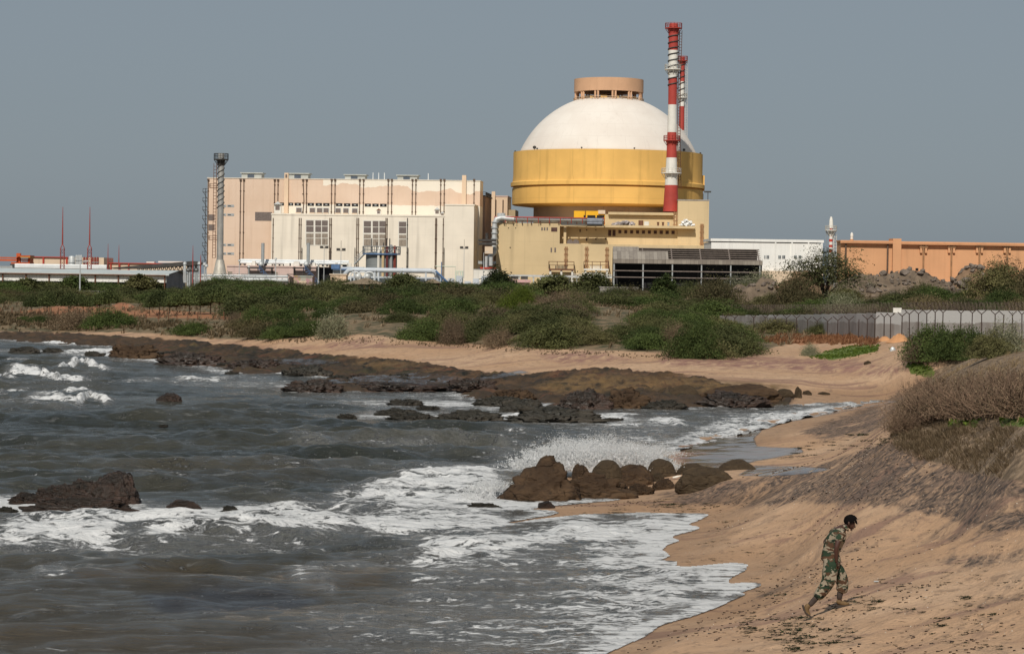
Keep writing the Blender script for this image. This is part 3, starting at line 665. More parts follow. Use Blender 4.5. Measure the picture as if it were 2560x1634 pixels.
# ---- turbine hall
F = Fr(800, YAW)
def zr(F, x0, x1, y0, y1, t=0, o=(480, 360, 3.01)):
    a, b = zp(x0, y0, *o), zp(x1, y1, *o); return F.rect(a[0], b[0], a[1], b[1], t)
s0, s1 = F.x(518, 560), F.x(1199, 560); zt0, zt1 = F.z(518, 445), F.z(1199, 453); zt = (zt0 + zt1) / 2
AT = (s0, 0, ZB)
HP = dict(x_low=F.x(686, 560) - s0, z_low=F.z(900, 512) - ZB, x_top=F.x(808, 455) - s0, z_top=F.z(809, 460) - ZB)
hall = F.thing('turbine_hall', 'big peach turbine hall with whitewashed lower wall and paired brown drainpipes', 'building', AT)
MB().box(s0, s1, 0, 12, ZB, zt).build('wall', hall_paint(), hall)
MB().box(s0 - .15, s1 + .15, -.18, 12.1, zt, zt + .2).build('parapet', M_WHITEP, hall)
for x in (122, 365, 390, 622, 647, 835, 862, 1050, 1076, 1262, 1290, 1476, 1503, 1658, 1684, 1871, 1898, 2122):
    p = zp(x, 275); q = zp(x, 900 if x < 400 else 545); a = F.x(*zp(x, 400)); za, zb_ = F.z(*p), F.z(*q)
    mb = MB().tube([(a, -.28, za), (a + (.35 if x == 835 else 0), -.28, (za*.45+zb_*.55)), (a, -.28, zb_)], .145, 6).box(a-.35, a+.35, -.5, -.02, za, za+.5)
    for k in range(4): mb.box(a-.26, a+.26, -.3, 0, za+(zb_-za)*(k+.5)/4, za+(zb_-za)*(k+.5)/4+.15)
    mb.build('drainpipe', M_DRAIN, hall)
for x0, x1, y0, y1 in ((697, 727, 218, 542), (2033, 2064, 236, 458)):
    a, b, c, d = zr(F, x0, x1, y0, y1); o = MB().box(a, b, -1.0, -.01, c, d).build('flue_duct', M_PEACHB, hall)
    if x0 < 1000: MB().box(a+.35, b-.35, -1.06, -.98, d-1.6, d-.5).build('grille', M_LOUVRE, o)
for x0, x1 in ((655,692),(725,762),(772,820),(870,918),(930,978),(987,1035),(1083,1132),(1143,1192),(1202,1250),(1300,1347),(1357,1405),(1415,1465)):
    a, b, c, d = zr(F, x0, x1, 441 + (x0-655)*.012, 463 + (x0-655)*.012)
    w = MB().box(a, b, -.06, .0, c, d).build('window', M_BLACK, hall)
    MB().box((a+b)/2-.3, (a+b)/2+.35, -.09, -.055, c+.3, d-.3).build('pane', M_GREYM, w)
for y0, y1 in ((457,475),(523,541),(750,768),(815,833)):
    for x0, x1 in ((228,258),(265,317)):
        a, b, c, d = zr(F, x0, x1, y0, y1); w = MB().box(a, b, -.06, 0, c, d).build('window', M_GREYM, hall)
        MB().box(a+(b-a)*.1, a+(b-a)*.55, -.1, -.055, c+.25, d-.3).build('pane', M_BLACK, w)
for x0, x1, y0, y1 in ((475,602,512,577),(125,170,530,575),(125,170,605,650)):
    a, b, c, d = zr(F, x0, x1, y0, y1); MB().box(a, b, -.08, 0, c, d).build('louvre', M_LOUVRE, hall)
for x0, x1, y0 in ((375,525,222),(728,875,226),(1152,1303,236),(1547,1695,240)):
    a, b, c, d = zr(F, x0, x1, y0, y0 + 40, 4)
    rm = MB().box(a, b, 3.5, 9, zt+.3, d).box(a-.4, b+.5, 3, 9.4, d, d+.3).build('roof_monitor', paint('monitor_sheet', (.44, .45, .42), .6, .1, .4, .1), hall)
    MB().box(a+(b-a)*.3, a+(b-a)*.63, 3.4, 3.52, zt+.25, d-.3).build('louvre', paint('monitor_louvre', (.08, .10, .13), .6, .1, 1, 0), rm)
for x in (1362, 1405, 1448, 1778):
    a = F.x(*zp(x, 255), 6); MB().tube([(a, 6, zt), (a, 6, zt+2.6)], .16, 6).build('vent_pipe', M_WPIPE, hall)
# caged ladder tower on the far left end
a = F.x(510, 560); mb = MB()
for k in range(9):
    z = F.z(510, 480) - k * (F.z(510, 480) - F.z(510, 660)) / 8
    mb.box(a-1.2, s0, 3, 5, z, z+.15); mb.tube([(a-1.1, 3.2, z), (a-1.1, 3.2, z+1.3)], .07, 4); mb.tube([(a-1.1, 3.2, z+1.2), (s0, 3.2, z+1.2)], .06, 4)
    mb.tube([(a-.9, 3.2, z), (s0-.2, 3.2, z-3)], .08, 4)
mb.tube([(a+.9, 3.2, ZB), (a+.9, 3.2, F.z(510, 470))], .1, 4).tube([(a-.2, 3.2, ZB), (a-.2, 3.2, F.z(510, 470))], .1, 4)
mb.build('stair_tower', M_DKSTEEL, hall)
# ---- rear wing and service tower to the right of the hall
F2 = Fr(813, YAW)
a, b = F2.x(1150, 600), F2.x(1212, 600); zt2 = F2.z(1205, 491)
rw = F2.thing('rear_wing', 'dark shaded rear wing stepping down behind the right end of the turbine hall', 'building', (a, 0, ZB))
MB().box(a, b, 0, 26, ZB, zt2).build('wall', paint('wing_wall_shade', (.34, .24, .19), .85, .1, .1, .1), rw)  # peach darkened so the wall colour itself carries this side's shade
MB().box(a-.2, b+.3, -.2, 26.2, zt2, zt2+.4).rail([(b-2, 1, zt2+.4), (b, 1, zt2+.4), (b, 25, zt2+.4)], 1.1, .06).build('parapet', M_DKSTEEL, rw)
F3 = Fr(850, YAW)
a, b = F3.x(1205, 560), F3.x(1268, 560); zt3 = F3.z(1240, 492)
sv = F3.thing('service_tower', 'narrow peach tower with a chimney duct standing between turbine hall and reactor', 'building', (a, 0, ZB))
MB().box(a, b, 0, 18, ZB, zt3).build('wall', M_PEACHB, sv)
MB().box(a-.1, b+.1, -.15, 18, zt3, zt3+.4).build('parapet', M_PINK, sv)
c, d, z0, z1 = zr(F3, 2255, 2281, 358, 700); MB().box(c, d, -1, 0, ZB, z1).build('flue_duct', M_PEACHB, sv)
for x in (2286, 2340): c = F3.x(*zp(x, 500)); MB().tube([(c, -.3, ZB), (c, -.3, zt3-1)], .2, 6).build('drainpipe', M_DRAIN, sv)
MB().box(b, b+2.6, 2, 18, ZB, F3.z(1276, 524)).build('side_annex', paint('annex_tan', (.42, .33, .2), .8, .1, .2, .1), sv)
# ---- white annex in front of the hall
F = Fr(786, YAW)
s0, s1 = F.x(678, 620), F.x(1184, 620); zt = (F.z(678, 538) + F.z(1100, 541)) / 2
an = F.thing('white_annex', 'long white annex with three banks of brown window panels before the turbine hall', 'building', (s0, 0, ZB))
sm, zt_e = F.x(1113, 520), F.z(1150, 514)
MB().box(s0, sm, 0, 13.8, ZB, zt).box(sm, s1, -.03, 13.8, ZB, zt_e).build('wall', M_WHITEP, an)
MB().box(s0-.15, sm, -.15, .4, zt, zt+.5).box(sm-.15, s1+.15, -.18, 13.8, zt_e, zt_e+.45).build('parapet', M_WHITEP, an)
for x in (610, 806, 820, 1036, 1048, 1240, 1253, 1458, 1468, 1620, 1832, 1840, 1890):
    a = F.x(*zp(x, 700)); za = F.z(*zp(x, 556)); zb_ = ZB
    mb = MB().tube([(a, -.25, za), (a, -.25, zb_)], .14, 6)
    for k in range(5): mb.box(a-.22, a+.22, -.27, 0, za+(zb_-za)*(k+.5)/5, za+(zb_-za)*(k+.5)/5+.15)
    mb.build('drainpipe', M_DRAIN if x not in (1620,) else M_DKSTEEL, an)
for x in (828, 1042, 1226, 1626, 1897):
    a = F.x(*zp(x, 850)); MB().tube([(a, -.35, F.z(*zp(x, 780))), (a, -.35, ZB)], .1, 5).build('drainpipe', M_DKSTEEL, an)
for cols, rows in ((((860,915),(928,972),(978,1022)), ((575,615),(620,662),(673,705),(710,758))), (((1293,1347),(1360,1403),(1410,1455)), ((580,622),(627,668),(680,710),(715,765))), (((1558,1612),), ((585,622),(627,672),(683,712),(718,768)))):
    a, b, c, d = zr(F, cols[0][0]-7, cols[-1][1]+7, rows[0][0]-7, rows[-1][1]+6)
    w = MB().box(a, b, -.05, 0, c, d).build('window', M_WHT, an)
    for ri, (y0, y1) in enumerate(rows):
        for x0, x1 in cols:
            a, b, c, d = zr(F, x0, x1, y0, y1); MB().box(a, b, -.1, -.045, c, d).build('pane', M_LOUVRE if ri < 2 else M_LOUV2, w)
# air conditioners and vents on the annex roof
def ac_unit():
    t = Fr(0).thing('air_conditioner', '', 'air conditioner', (0, 0, 0), 'air conditioners on the white annex roof')
    MB().box(-.95, .95, -.5, .5, .9, 2.7).box(-.85, -.7, -.4, .4, 0, .9).box(.7, .85, -.4, .4, 0, .9).build('casing', M_LIGHT, t)
    MB().box(-.8, .8, -.56, -.49, 1.05, 2.55).build('grille', M_LOUVRE, t)
    MB().box(-1.0, .85, -.9, .3, .05, 1.1).build('base_box', M_CREAM, t)
    return t
proto = None
AC = [(805,'brown air conditioner standing alone at the left on the annex roof'),(906,'brown air conditioner, first of the cluster of three on the annex roof'),(960,'brown air conditioner, middle of the cluster of three on the annex roof'),(1009,'brown air conditioner, last of the cluster of three on the annex roof'),
      (1099,'brown air conditioner, left one of the second cluster on the annex roof'),(1158,'brown air conditioner beside a round black vent on the annex roof'),(1225,'brown air conditioner at the right end of the row on the annex roof')]
for x, lab in AC:
    p = F.M @ Vector((F.x(*zp(x, 520), 11), 11, zt + .02)) + F.O
    if proto is None: proto = ac_unit(); proto.location = p; proto['label'] = lab
    else: dup(proto, p, label=lab)
    ORG.pop('x', None)
proto.rotation_euler = (0, 0, YAW)
for x, w, h, lab in ((645, 1.4, 2.6, 'white vent housing with a grey grille at the left end of the annex roof'),(1405, .9, 1.5, 'small pointed roof vent alone mid way along the annex roof'),(1845, 1.1, 1.8, 'roof vent with a cap near the tall end of the annex'),(1885, .9, 1.0, 'squat square vent against the tall end of the annex')):
    a = F.x(*zp(x, 530), 10); t = F.thing('roof_vent', lab, 'roof vent', (a, 10, zt), 'vents on the white annex roof')
    MB().box(a-w/2*1.6, a+w/2*1.6, 9.5, 10.5, zt+.02, zt+h*1.4).build('housing', M_WHT, t)
    MB().lathe([(w*1.15, 0), (0, w*.7)], (a, 10, zt+h*1.4), 4, math.pi/4, math.pi/4+2*math.pi).build('cap', M_RUST if x == 1405 else M_LIGHT, t)
    MB().box(a-w*.5, a+w*.5, 9.42, 9.5, zt+h*.7, zt+h*1.2).build('grille', M_LOUVRE, t)

# ---- silver stack
def stack(F, t, name, lab, cx, prof_px, mats, platforms, helix, ladder, M_strake, zoff=0, cat='chimney'):
    """prof_px: [(py, left px, right px)] from the top down; mats: [(py0, py1, material)]; platforms: [(py, l, r, mat)]; helix (py0, py1, turns, n)"""
    pr = []
    for py, l, r_ in prof_px: pr.append((F.z((l+r_)/2, py, t), (F.x(r_, py, t) - F.x(l, py, t)) / 2))
    c = F.x(*cx, t); zb_ = pr[-1][0]
    zs = [p[0] for p in pr][::-1]; rs = [p[1] for p in pr][::-1]
    rad = lambda z: float(np.interp(z, zs, rs))
    th = F.thing(name, lab, cat, (c, t, zb_))
    for y0, y1, m in mats:
        za, zb2 = F.z(cx[0], y0, t), F.z(cx[0], y1, t); zz = sorted({za, zb2} | {z for z in zs if zb2 < z < za})
        mb = MB().lathe([(rad(z), z) for z in zz], (c, t, 0), 40)
        if za > zs[-1] - .01: mb.lathe([(rad(za), za), (rad(za)*.85, za), (rad(za)*.85, za-4)], (c, t, 0), 40)
        mb.build('band' if len(mats) > 2 else 'shaft', m, th, smooth=40)
    for py, l, r_, m, hh in platforms:
        z = F.z(cx[0], py, t); ro = (F.x(r_, py, t) - F.x(l, py, t)) / 2; ri = rad(z)
        mb = MB().lathe([(ri, z), (ro, z), (ro, z+.25), (ri, z+.25)], (c, t, 0), 20)
        pl = mb.build('platform', m, th)
        ring = [(c + ro*.97*math.cos(k*math.pi/8), t + ro*.97*math.sin(k*math.pi/8), z+.25) for k in range(17)]
        MB().rail(ring, hh, .06, 1.6).build('handrail', m, pl)
        mb = MB()
        for k in range(8):
            ca, sa = math.cos(k*math.pi/4), math.sin(k*math.pi/4)
            mb.tube([(c+ro*.95*ca, t+ro*.95*sa, z), (c+ri*ca, t+ri*sa, z-(ro-ri)*1.3)], .09, 4)
        mb.lathe([(ri+.02, z-1.6), (ri+.3, z-.2), (ri+.3, z)], (c, t, 0), 24)
        mb.build('bracket', m, pl)
    if helix:
        y0, y1, pitch, ns, hr = helix; za, zb2 = F.z(cx[0], y0, t), F.z(cx[0], y1, t)
        for q in range(ns):
            pts = []; N = int((za - zb2) / pitch * 16)
            for i in range(N+1):
                z = zb2 + (za - zb2)*i/N; a = 2*math.pi*((z - zb2)/pitch + q/ns); r_ = rad(z) + hr*.6
                pts.append((c + r_*math.cos(a), t + r_*math.sin(a), z))
            MB().tube(pts, hr, 4).build('spiral_strake', M_strake, th)
    if ladder:
        ang, y0, y1, m = ladder; za, zb2 = F.z(cx[0], y0, t), F.z(cx[0], y1, t); mb = MB(); k = int((za - zb2)/.9)
        ca, sa = math.cos(ang), math.sin(ang); N = 12
        for off in (-.35, .35):
            mb.tube([(c+(rad(zb2+(za-zb2)*i/N)+.35)*ca - off*sa, t+(rad(zb2+(za-zb2)*i/N)+.35)*sa + off*ca, zb2+(za-zb2)*i/N) for i in range(N+1)], .07, 4)
            mb.tube([(c+(rad(zb2+(za-zb2)*i/N)+1.15)*ca - off*sa, t+(rad(zb2+(za-zb2)*i/N)+1.15)*sa + off*ca, zb2+(za-zb2)*i/N) for i in range(N+1)], .05, 4)
        for i in range(k):
            z = zb2 + (za - zb2)*i/k; r_ = rad(z)
            hoop = [(c+(r_+.35)*ca+.4*sa, t+(r_+.35)*sa-.4*ca, z), (c+(r_+1.1)*ca+.35*sa, t+(r_+1.1)*sa-.35*ca, z), (c+(r_+1.1)*ca-.35*sa, t+(r_+1.1)*sa+.35*ca, z), (c+(r_+.35)*ca-.4*sa, t+(r_+.35)*sa+.4*ca, z)]
            mb.tube(hoop, .05, 4)
        mb.build('caged_ladder', m, th)
    return th, c, rad
FS = Fr(690)
th, c, rad = stack(FS, 0, 'silver_stack', 'slim silver chimney with a flared cone base in front of the turbine hall', (551, 560),
    [(383, 546.5, 561.5), (649, 543, 560), (650, 541, 561), (716, 527, 573)], [(383, 650, M_STEEL), (649, 720, paint('cone_steel', (.60, .56, .48), .5, .2, .6, .3, metallic=.4))],
    [(400, 536, 573, M_DKSTEEL, 1.5)], (395, 521, 3.2, 2, .13), (math.pi*1.06, 408, 645, M_RUST), M_DKSTEEL)
for py in (470, 600):
    z = FS.z(540, py); r_ = rad(z); MB().box(c-r_-2.2, c-r_, -.8, .8, z, z+.15).rail([(c-r_-2.2, -.8, z), (c-r_-2.2, .8, z), (c-r_, .8, z)], 1.2, .06).build('rest_platform', M_RUST, th)
MB().box(c-4.5, c+4.5, -4, 4, FS.z(550, 718)-2, FS.z(550, 716)).build('plinth', M_CONC, th)

# ---- reactor building
FR = Fr(835)
def q2(x, y): return 1200 + x / 3.843, 40 + y / 3.843
def q3(x, y): return 1200 + x / 3.344, 440 + y / 3.344
kx = 835 / FPX; cc = FR.x(1519.5, 420); Zr_ = lambda py: FR.z(1519.5, py)
M_YEL = paint('reactor_yellow', (.77, .465, .135), .75, .10, .10, .22, panels=(10.5, 30, .08, .3))
M_DOME = paint('dome_white', (.80, .74, .68), .8, .05, .10, .06)
M_CROWN = paint('crown_peach', (.62, .37, .22), .75, .07, .2, .1)
M_YIN = paint('crown_yellow', (.60, .36, .10), .7, .12, .4, .1)
rb = FR.thing('reactor_building', 'round reactor building with white dome over a yellow drum and peach crown', 'building', (cc, 0, ZB))
rpx = lambda w: w / 2 * kx
r1, r2, r3, r4 = rpx(472), rpx(484), rpx(476), rpx(368)
def dome_mat():
    n = NB('dome_shell'); x, y, z = n.sep(n.obj)
    c_ = n.mix(n.ramp(n.noise(.10, 5), .3, .7), (.68, .615, .545), (.74, .685, .615))
    ang = n.math('ARCTAN2', x, y); b = n.N.new('ShaderNodeTexBrick'); n.L.new(n.comb(n.math('MULTIPLY', ang, 24), z), b.inputs['Vector'])
    b.inputs['Scale'].default_value = 1; b.inputs['Brick Width'].default_value = 5.5; b.inputs['Row Height'].default_value = 4.2; b.inputs['Mortar Size'].default_value = .07; b.inputs['Mortar Smooth'].default_value = .6
    c_ = n.mix(n.math('MULTIPLY', b.outputs['Fac'], n.ramp(n.noise(.2, 3), .4, .6, .1, .45)), c_, (.52, .46, .40))
    c_ = n.mix(n.ramp(n.noise(.8, 4, n.map(n.obj, (1, 1, .1))), .55, .78, 0, .28), c_, (.50, .43, .37))
    n.set('Base Color', c_); n.set('Roughness', .8); n.set('Specular IOR Level', .25); return n.m
zE = Zr_(384.5); z_f0, z_f1 = Zr_(470), Zr_(461); z_l1, z_l0 = Zr_(475), Zr_(515)
MB().lathe([(r1-1.2, zE-.6), (r1, zE), (r1, z_f1+2.2), (r2-.6, z_f1+.3), (r2, z_f1), (r2, z_f0), (r3-.8, z_f0)], (cc, 0, 0), 96).build('upper_drum', M_YEL, rb, smooth=30)
MB().lathe([(r3-1.5, z_l1+2), (r3-.8, z_f0), (r3-.8, z_l1+.8), (r3, z_l1), (r3, z_l0), (r3-.6, z_l0-.3), (r4, z_l0-.9)], (cc, 0, 0), 96).build('lower_drum', M_YEL, rb, smooth=30)
MB().lathe([(r4, z_l0+2), (r4, ZB)], (cc, 0, 0), 80).build('base_drum', paint('drum_concrete', (.52, .42, .33), .85, .12, .1, .2, panels=(9, 40, .12, .4)), rb, smooth=30)
Rd = 239.6 * kx; zc = Zr_(382.5) - 95 * kx; prof = []
for i in range(41):
    a = math.asin((95*kx)/Rd) + (math.asin(min(1, (95+132)*kx/Rd)) - math.asin((95*kx)/Rd)) * i/40
    prof.append((Rd*math.cos(a), zc + Rd*math.sin(a)))
prof = [(prof[0][0]+.0, prof[0][1]-1.5)] + prof + [(0, prof[-1][1]+2)]
MB().lathe(prof, (cc, 0, 0), 96).build('dome', dome_mat(), rb, smooth=30)
MB().lathe([(r1-1.2, zE-.6), (20, zE-.6)], (cc, 0, 0), 96).build('drum_roof', M_CONC, rb)
ccr = FR.x(1522, 220); rc = rpx(173)
cr = MB().lathe([(rc-.5, Zr_(232)), (rc, Zr_(232)), (rc, Zr_(200)), (rc-.5, Zr_(199.5)), (rc-.5, Zr_(232)), (rc-6, Zr_(228)), (0, Zr_(226))], (ccr, 0, 0), 80).build('crown', M_CROWN, rb, smooth=30)
for k in range(24):
    a = 2*math.pi*(k//2)/12 + (.045 if k % 2 else -.045) + .12
    MB().box(-.3, .3, -.3, .3, 0, 1).build('post', M_CROWN, cr)
    o = bpy.data.objects[[x.name for x in cr.children][-1]]
    for v in o.data.vertices: v.co.z += ORG[cr.name].z; v.co.x += ORG[cr.name].x; v.co.y += ORG[cr.name].y
    for v in o.data.vertices: v.co = Vector((ccr - cc + (rc-.45)*math.cos(a) + v.co.x, (rc-.45)*math.sin(a) + v.co.y, (Zr_(256) - ZB) + v.co.z*(Zr_(231) - Zr_(256))))
MB().lathe([(rc-4.5, Zr_(258)), (rc-4.5, Zr_(244)), (rc-5, Zr_(243)), (0, Zr_(240))], (ccr, 0, 0), 48).build('crown_core', M_YIN, rb, smooth=30)
mb = MB()
for k in range(14):
    a = 2*math.pi*k/14; mb.tube([(ccr+(rc-2.2)*math.cos(a), (rc-2.2)*math.sin(a), Zr_(255)), (ccr+(rc-2.2)*math.cos(a+.33), (rc-2.2)*math.sin(a+.33), Zr_(255))], .7, 6)
    mb.box(ccr+(rc-3)*math.cos(a)-1.1, ccr+(rc-3)*math.cos(a)+1.1, (rc-3)*math.sin(a)-1.1, (rc-3)*math.sin(a)+1.1, Zr_(256), Zr_(243))
mb.build('crown_duct', M_YIN, rb)
MB().rail([(ccr+(rc+.1)*math.cos(k*math.pi/18), (rc+.1)*math.sin(k*math.pi/18), Zr_(256.5)) for k in range(37)], 1.3, .08, 2.2).build('crown_rail', M_CREAM, rb)
for px, s in ((1288, .5), (1335, 1.0), (1341.5, .5), (1448, .5), (1575, .5), (1749, .55), (1700, .8)):
    a = FR.x(px, 380) - cc; b = -math.sqrt(max(0, (r1-.8)**2 - a*a)); MB().tube([(cc+a, b, zE-.6), (cc+a, b, zE+.3*s)], .12, 5).lathe([(0, zE+.3*s), (.55*s, zE+.5*s), (.55*s, zE+1.2*s), (0, zE+1.4*s)], (cc+a, b, 0), 8).build('lamp', M_DKSTEEL, rb)
a = FR.x(1758, 450) - cc
MB().box(cc+r1-2, cc+r1+.7, -2, 2, Zr_(474), Zr_(436)).build('side_box', M_YEL, rb)
# ---- red and white vent stacks
M_RED2 = paint('stack_red', (.42, .06, .045), .6, .14, .25, .14)
FV = Fr(785)
def zz(x, y): return 1640 + x / 6.4, 320 + y / 6.4
bands = [(59, 126, M_RED2), (126, 195, M_WHT), (195, 262, M_RED2), (262, 331, M_WHT), (331, 394.5, M_RED2), (394.5, 463, M_WHT), (463, 529, M_RED2)]
stack(FV, 0, 'vent_stack', 'tall red and white banded chimney with dark spiral strakes before the yellow dome', (1680, 330),
      [(59, 1676, 1697), (75, 1674, 1699), (200, 1672, 1694), (260, 1671.5, 1693), (331, 1670.5, 1694), (394, 1668.5, 1695), (463, 1663.5, 1695.5), (529, 1658, 1697)], bands,
      [(72, 1665, 1708, M_RED2, 1.5), (175, 1663.5, 1705.5, M_WHT, 1.4), (352.5, 1660.5, 1703, M_RED2, 1.4), (434, 1655, 1706, M_WHT, 1.4)], (80, 221, 1.9, 1, .2), (0.12, 76, 470, M_RUST), M_DKSTEEL)
FV2 = Fr(905)
stack(FV2, 0, 'distant_vent_stack', 'second red and white banded chimney half hidden behind the nearer one', (1704, 300),
      [(142, 1699, 1710), (330, 1697, 1711), (420, 1694, 1714), (530, 1690, 1718)], [(142, 204, M_RED2), (204, 266, M_WHT), (266, 326, M_RED2), (326, 390, M_WHT), (390, 460, M_RED2), (460, 530, M_WHT)],
      [(153, 1691, 1717, M_RED2, 1.5), (245, 1690, 1716, M_WHT, 1.4)], (158, 264, 2.2, 1, .2), (0.3, 150, 470, M_WHT), M_DKSTEEL)
# ---- tan auxiliary building
FA = Fr(772, R(-1.5))
def ra(x0, x1, y0, y1, t=0): return zr(FA, x0, x1, y0, y1, t, (1200, 440, 3.344))
xa0, xa1 = FA.x(*q3(133, 600)), FA.x(*q3(1921, 500)); xm = FA.x(*q3(667, 480)); zA = FA.z(*q3(400, 393)); zL = FA.z(*q3(1200, 572)); zT = FA.z(*q3(1790, 201))
xt = FA.x(*q3(1662, 250)); xcan = FA.x(*q3(1802, 440)); zC = FA.z(*q3(1250, 432), 4)
ax = FA.thing('auxiliary_building', 'tan stepped auxiliary building with a square tower and row of brown windows under the dome', 'building', (xa0, 0, ZB))
MB().box(xa0, xm, 0, 40, ZB, zA).box(xm, xa1, 0, 40, ZB, zL).box(xm+.01, xa1-.4, 7, 40, zL, zC).box(FA.x(*q3(1045, 400), 9), xt+.5, 11, 40, zC, FA.z(*q3(1300, 322), 11)).box(xt, xa1-.02, 6.5, 40, zL+.01, zT).build('wall', M_TAN, ax)
MB().box(xm-.1, xcan, 3.8, 10, zC, zC+.75).build('canopy', M_TAN, ax)
zc2 = FA.z(*q3(1300, 325), 11)
MB().box(FA.x(*q3(1072, 330), 10), FA.x(*q3(1618, 330), 10), 9.6, 12, zc2, zc2+.8).build('ledge', M_TAN, ax)
MB().box(xt-.1, xa1+.1, 6.4, 40.1, zT, zT+.35).build('coping', M_CONC, ax)
MB().box(xm+1.2, xm+2.0, 3.5, 4.2, zL, zC).build('column', M_TAN, ax)
for i in range(13):
    a, b, c, d = ra(1157+i*49.3, 1181+i*49.6, 452+i*.6, 480+i*.6, 7); MB().box(a, b, 6.9, 7.0, c, d).build('window', M_BROWNW, ax)
for x0, x1, y0, y1 in ((1072,1097,450,502),(1108,1133,450,502),(832,842,445,468),(887,897,445,456),(965,973,447,456),(885,897,517,542),(962,975,520,532),(1044,1057,520,532)):
    a, b, c, d = ra(x0, x1, y0, y1, 7); MB().box(a, b, 6.9, 7.0, c, d).build('window', M_BROWNW, ax)
for x0, x1, y0, y1, m in ((595,646,430,464,M_BROWNW),(512,525,430,454,M_LOUVRE),(534,546,430,454,M_LOUVRE),(556,568,430,454,M_LOUVRE),(590,602,599,637,M_LOUVRE),(622,635,599,637,M_LOUVRE),(235,242,430,438,M_BLACK),(295,302,430,438,M_BLACK),(248,257,593,602,M_BLACK)):
    a, b, c, d = ra(x0, x1, y0, y1); MB().box(a, b, -.08, 0, c, d).build('window', m, ax)
M_DRT = paint('tan_drain', (.36, .20, .10), .7, .2, 1, .1)
for x0, y0, y1, t in ((712,590,770,-.2),(726,590,770,-.2),(884,590,780,-.2),(898,590,780,-.2),(1054,595,780,-.2),(1068,595,780,-.2),(1624,300,428,6.3),(1642,300,428,6.3),(1847,400,590,6.3),(1862,400,590,6.3)):
    a = FA.x(*q3(x0, (y0+y1)/2), t); za, zb_ = FA.z(*q3(x0, y0), t), FA.z(*q3(x0, y1), t); mb = MB().tube([(a, t, za), (a, t, zb_)], .2 if x0 < 1800 else .28, 6)
    for k in range(4): mb.box(a-.36, a+.36, t-.1, t+.2, zb_+(za-zb_)*(k+.5)/4, zb_+(za-zb_)*(k+.5)/4+.35)
    mb.build('drainpipe', M_DRT, ax)
for x0, lab in ((752, 'white air conditioner box on the lower tan ledge, the left of two'), (803, 'white air conditioner box on the lower tan ledge, the right of two')):
    a, b, c, d = ra(x0-13, x0+13, 548, 572, 3); t = FA.thing('ledge_cooler', lab, 'air conditioner', (a, 3, zL), 'air conditioners on the tan ledge')
    MB().box(a, b, 2.5, 4, zL+.02, d).build('casing', M_WHT, t); MB().lathe([(1.0, 0), (.9, .06), (0, .06)], (0, 0, 0), 20).build('fan_grille', M_LOUVRE, t)
    o = t.children[-1]
    for v in o.data.vertices: v.co = Vector(((b-a)/2 + v.co.x + 0 + (a*0) + ORG[t.name].x - 0, v.co.z, v.co.y)) if False else Vector(((b-a)/2 + (v.co.x + ORG[t.name].x), -.52 - (v.co.z + ORG[t.name].z), (d-zL)/2 + (v.co.y + ORG[t.name].y)))
# yellow plant room on the tan roof
FY = Fr(785)
a, b, c, d = zr(FY, 787, 1046, 292, 356, 0, (1200, 440, 3.344)); e = FY.x(*q3(881, 320))
M_YB = paint('bright_yellow', (.80, .43, .02), .6, .06, .2, .06)
t = FY.thing('yellow_plant_room', 'bright yellow box room with two dark openings on the tan roof under the dome', 'plant room', (a, 0, zA))
MB().box(a, e-.15, .6, 6, zA, d).box(e+.15, b, 0, 6, zA, d+.01).build('wall', M_YB, t)
for x0, x1 in ((897,965),(976,1040)):
    p, q, r_, s = zr(FY, x0, x1, 328, 356, 0, (1200, 440, 3.344)); MB().box(p, q, -.06, 0, r_, s).build('opening', M_BLACK, t)
p, q, r_, s = zr(FY, 867, 884, 328, 356, 0, (1200, 440, 3.344)); MB().box(p, q, -.07, 0.6, r_, s).build('opening', M_BLACK, t)
MB().box(b-2.2, b, -.4, 5, d-.9, d+.3).build('corner_block', M_CREAM, t)
# roof pipe rack with a red handrail, and the duct dropping down the left edge
FP = Fr(771)
mb = MB(); x0, x1 = FP.x(*q3(120, 360)), FP.x(*q3(1040, 360))
pr = FP.thing('roof_pipe_rack', 'run of pale pipes under a red handrail along the tan roof edge', 'pipe rack', (x0, 0, zA))
for i, (y, r_) in enumerate(((358, .42), (366, .3), (375, .42), (397, .45))):
    xa = FP.x(*q3(230 if i < 3 else 680, y)); z = FP.z(*q3(500, y)); mb.tube([(xa, .6+i*.5, z), (x1, .6+i*.5, z)], r_, 8)
mb.build('pipe', M_WPIPE, pr)
mb = MB(); zr0 = FP.z(*q3(500, 346))
mb.tube([(x0, -.1, zr0), (x1, -.1, zr0)], .16, 5)
for k in range(11): xx = x0+(x1-x0)*k/10; mb.tube([(xx, -.1, zr0), (xx, -.1, zA)], .09, 4)
mb.build('handrail', M_REDP, pr)
mb = MB()
for k in range(12): xx = x0+3+(x1-x0-3)*k/11; mb.box(xx-.15, xx+.15, 0, 3, zA, zA+.5)
mb.tube([(x0, 3, zA+.5), (x1, 3, zA+.5)], .12, 4).build('support', M_RUST, pr)
a, b = FP.x(*q3(895, 380)), FP.x(*q3(1022, 380)); mb = MB()
for y in (368, 382, 398): z = FP.z(*q3(950, y)); mb.tube([(a, -.6, z), (b, -.6, z)], .75, 10)
mb.build('exchanger', paint('dark_shell', (.10, .11, .13), .4, .2, 1, .1, metallic=.4), pr)
xd = FP.x(*q3(122, 500)); zt_, zb_ = FP.z(*q3(122, 368)), FP.z(*q3(122, 640))
dd = FP.thing('duct_riser', 'pale grey duct climbing the left edge of the tan building', 'duct', (xd, 0, zb_))
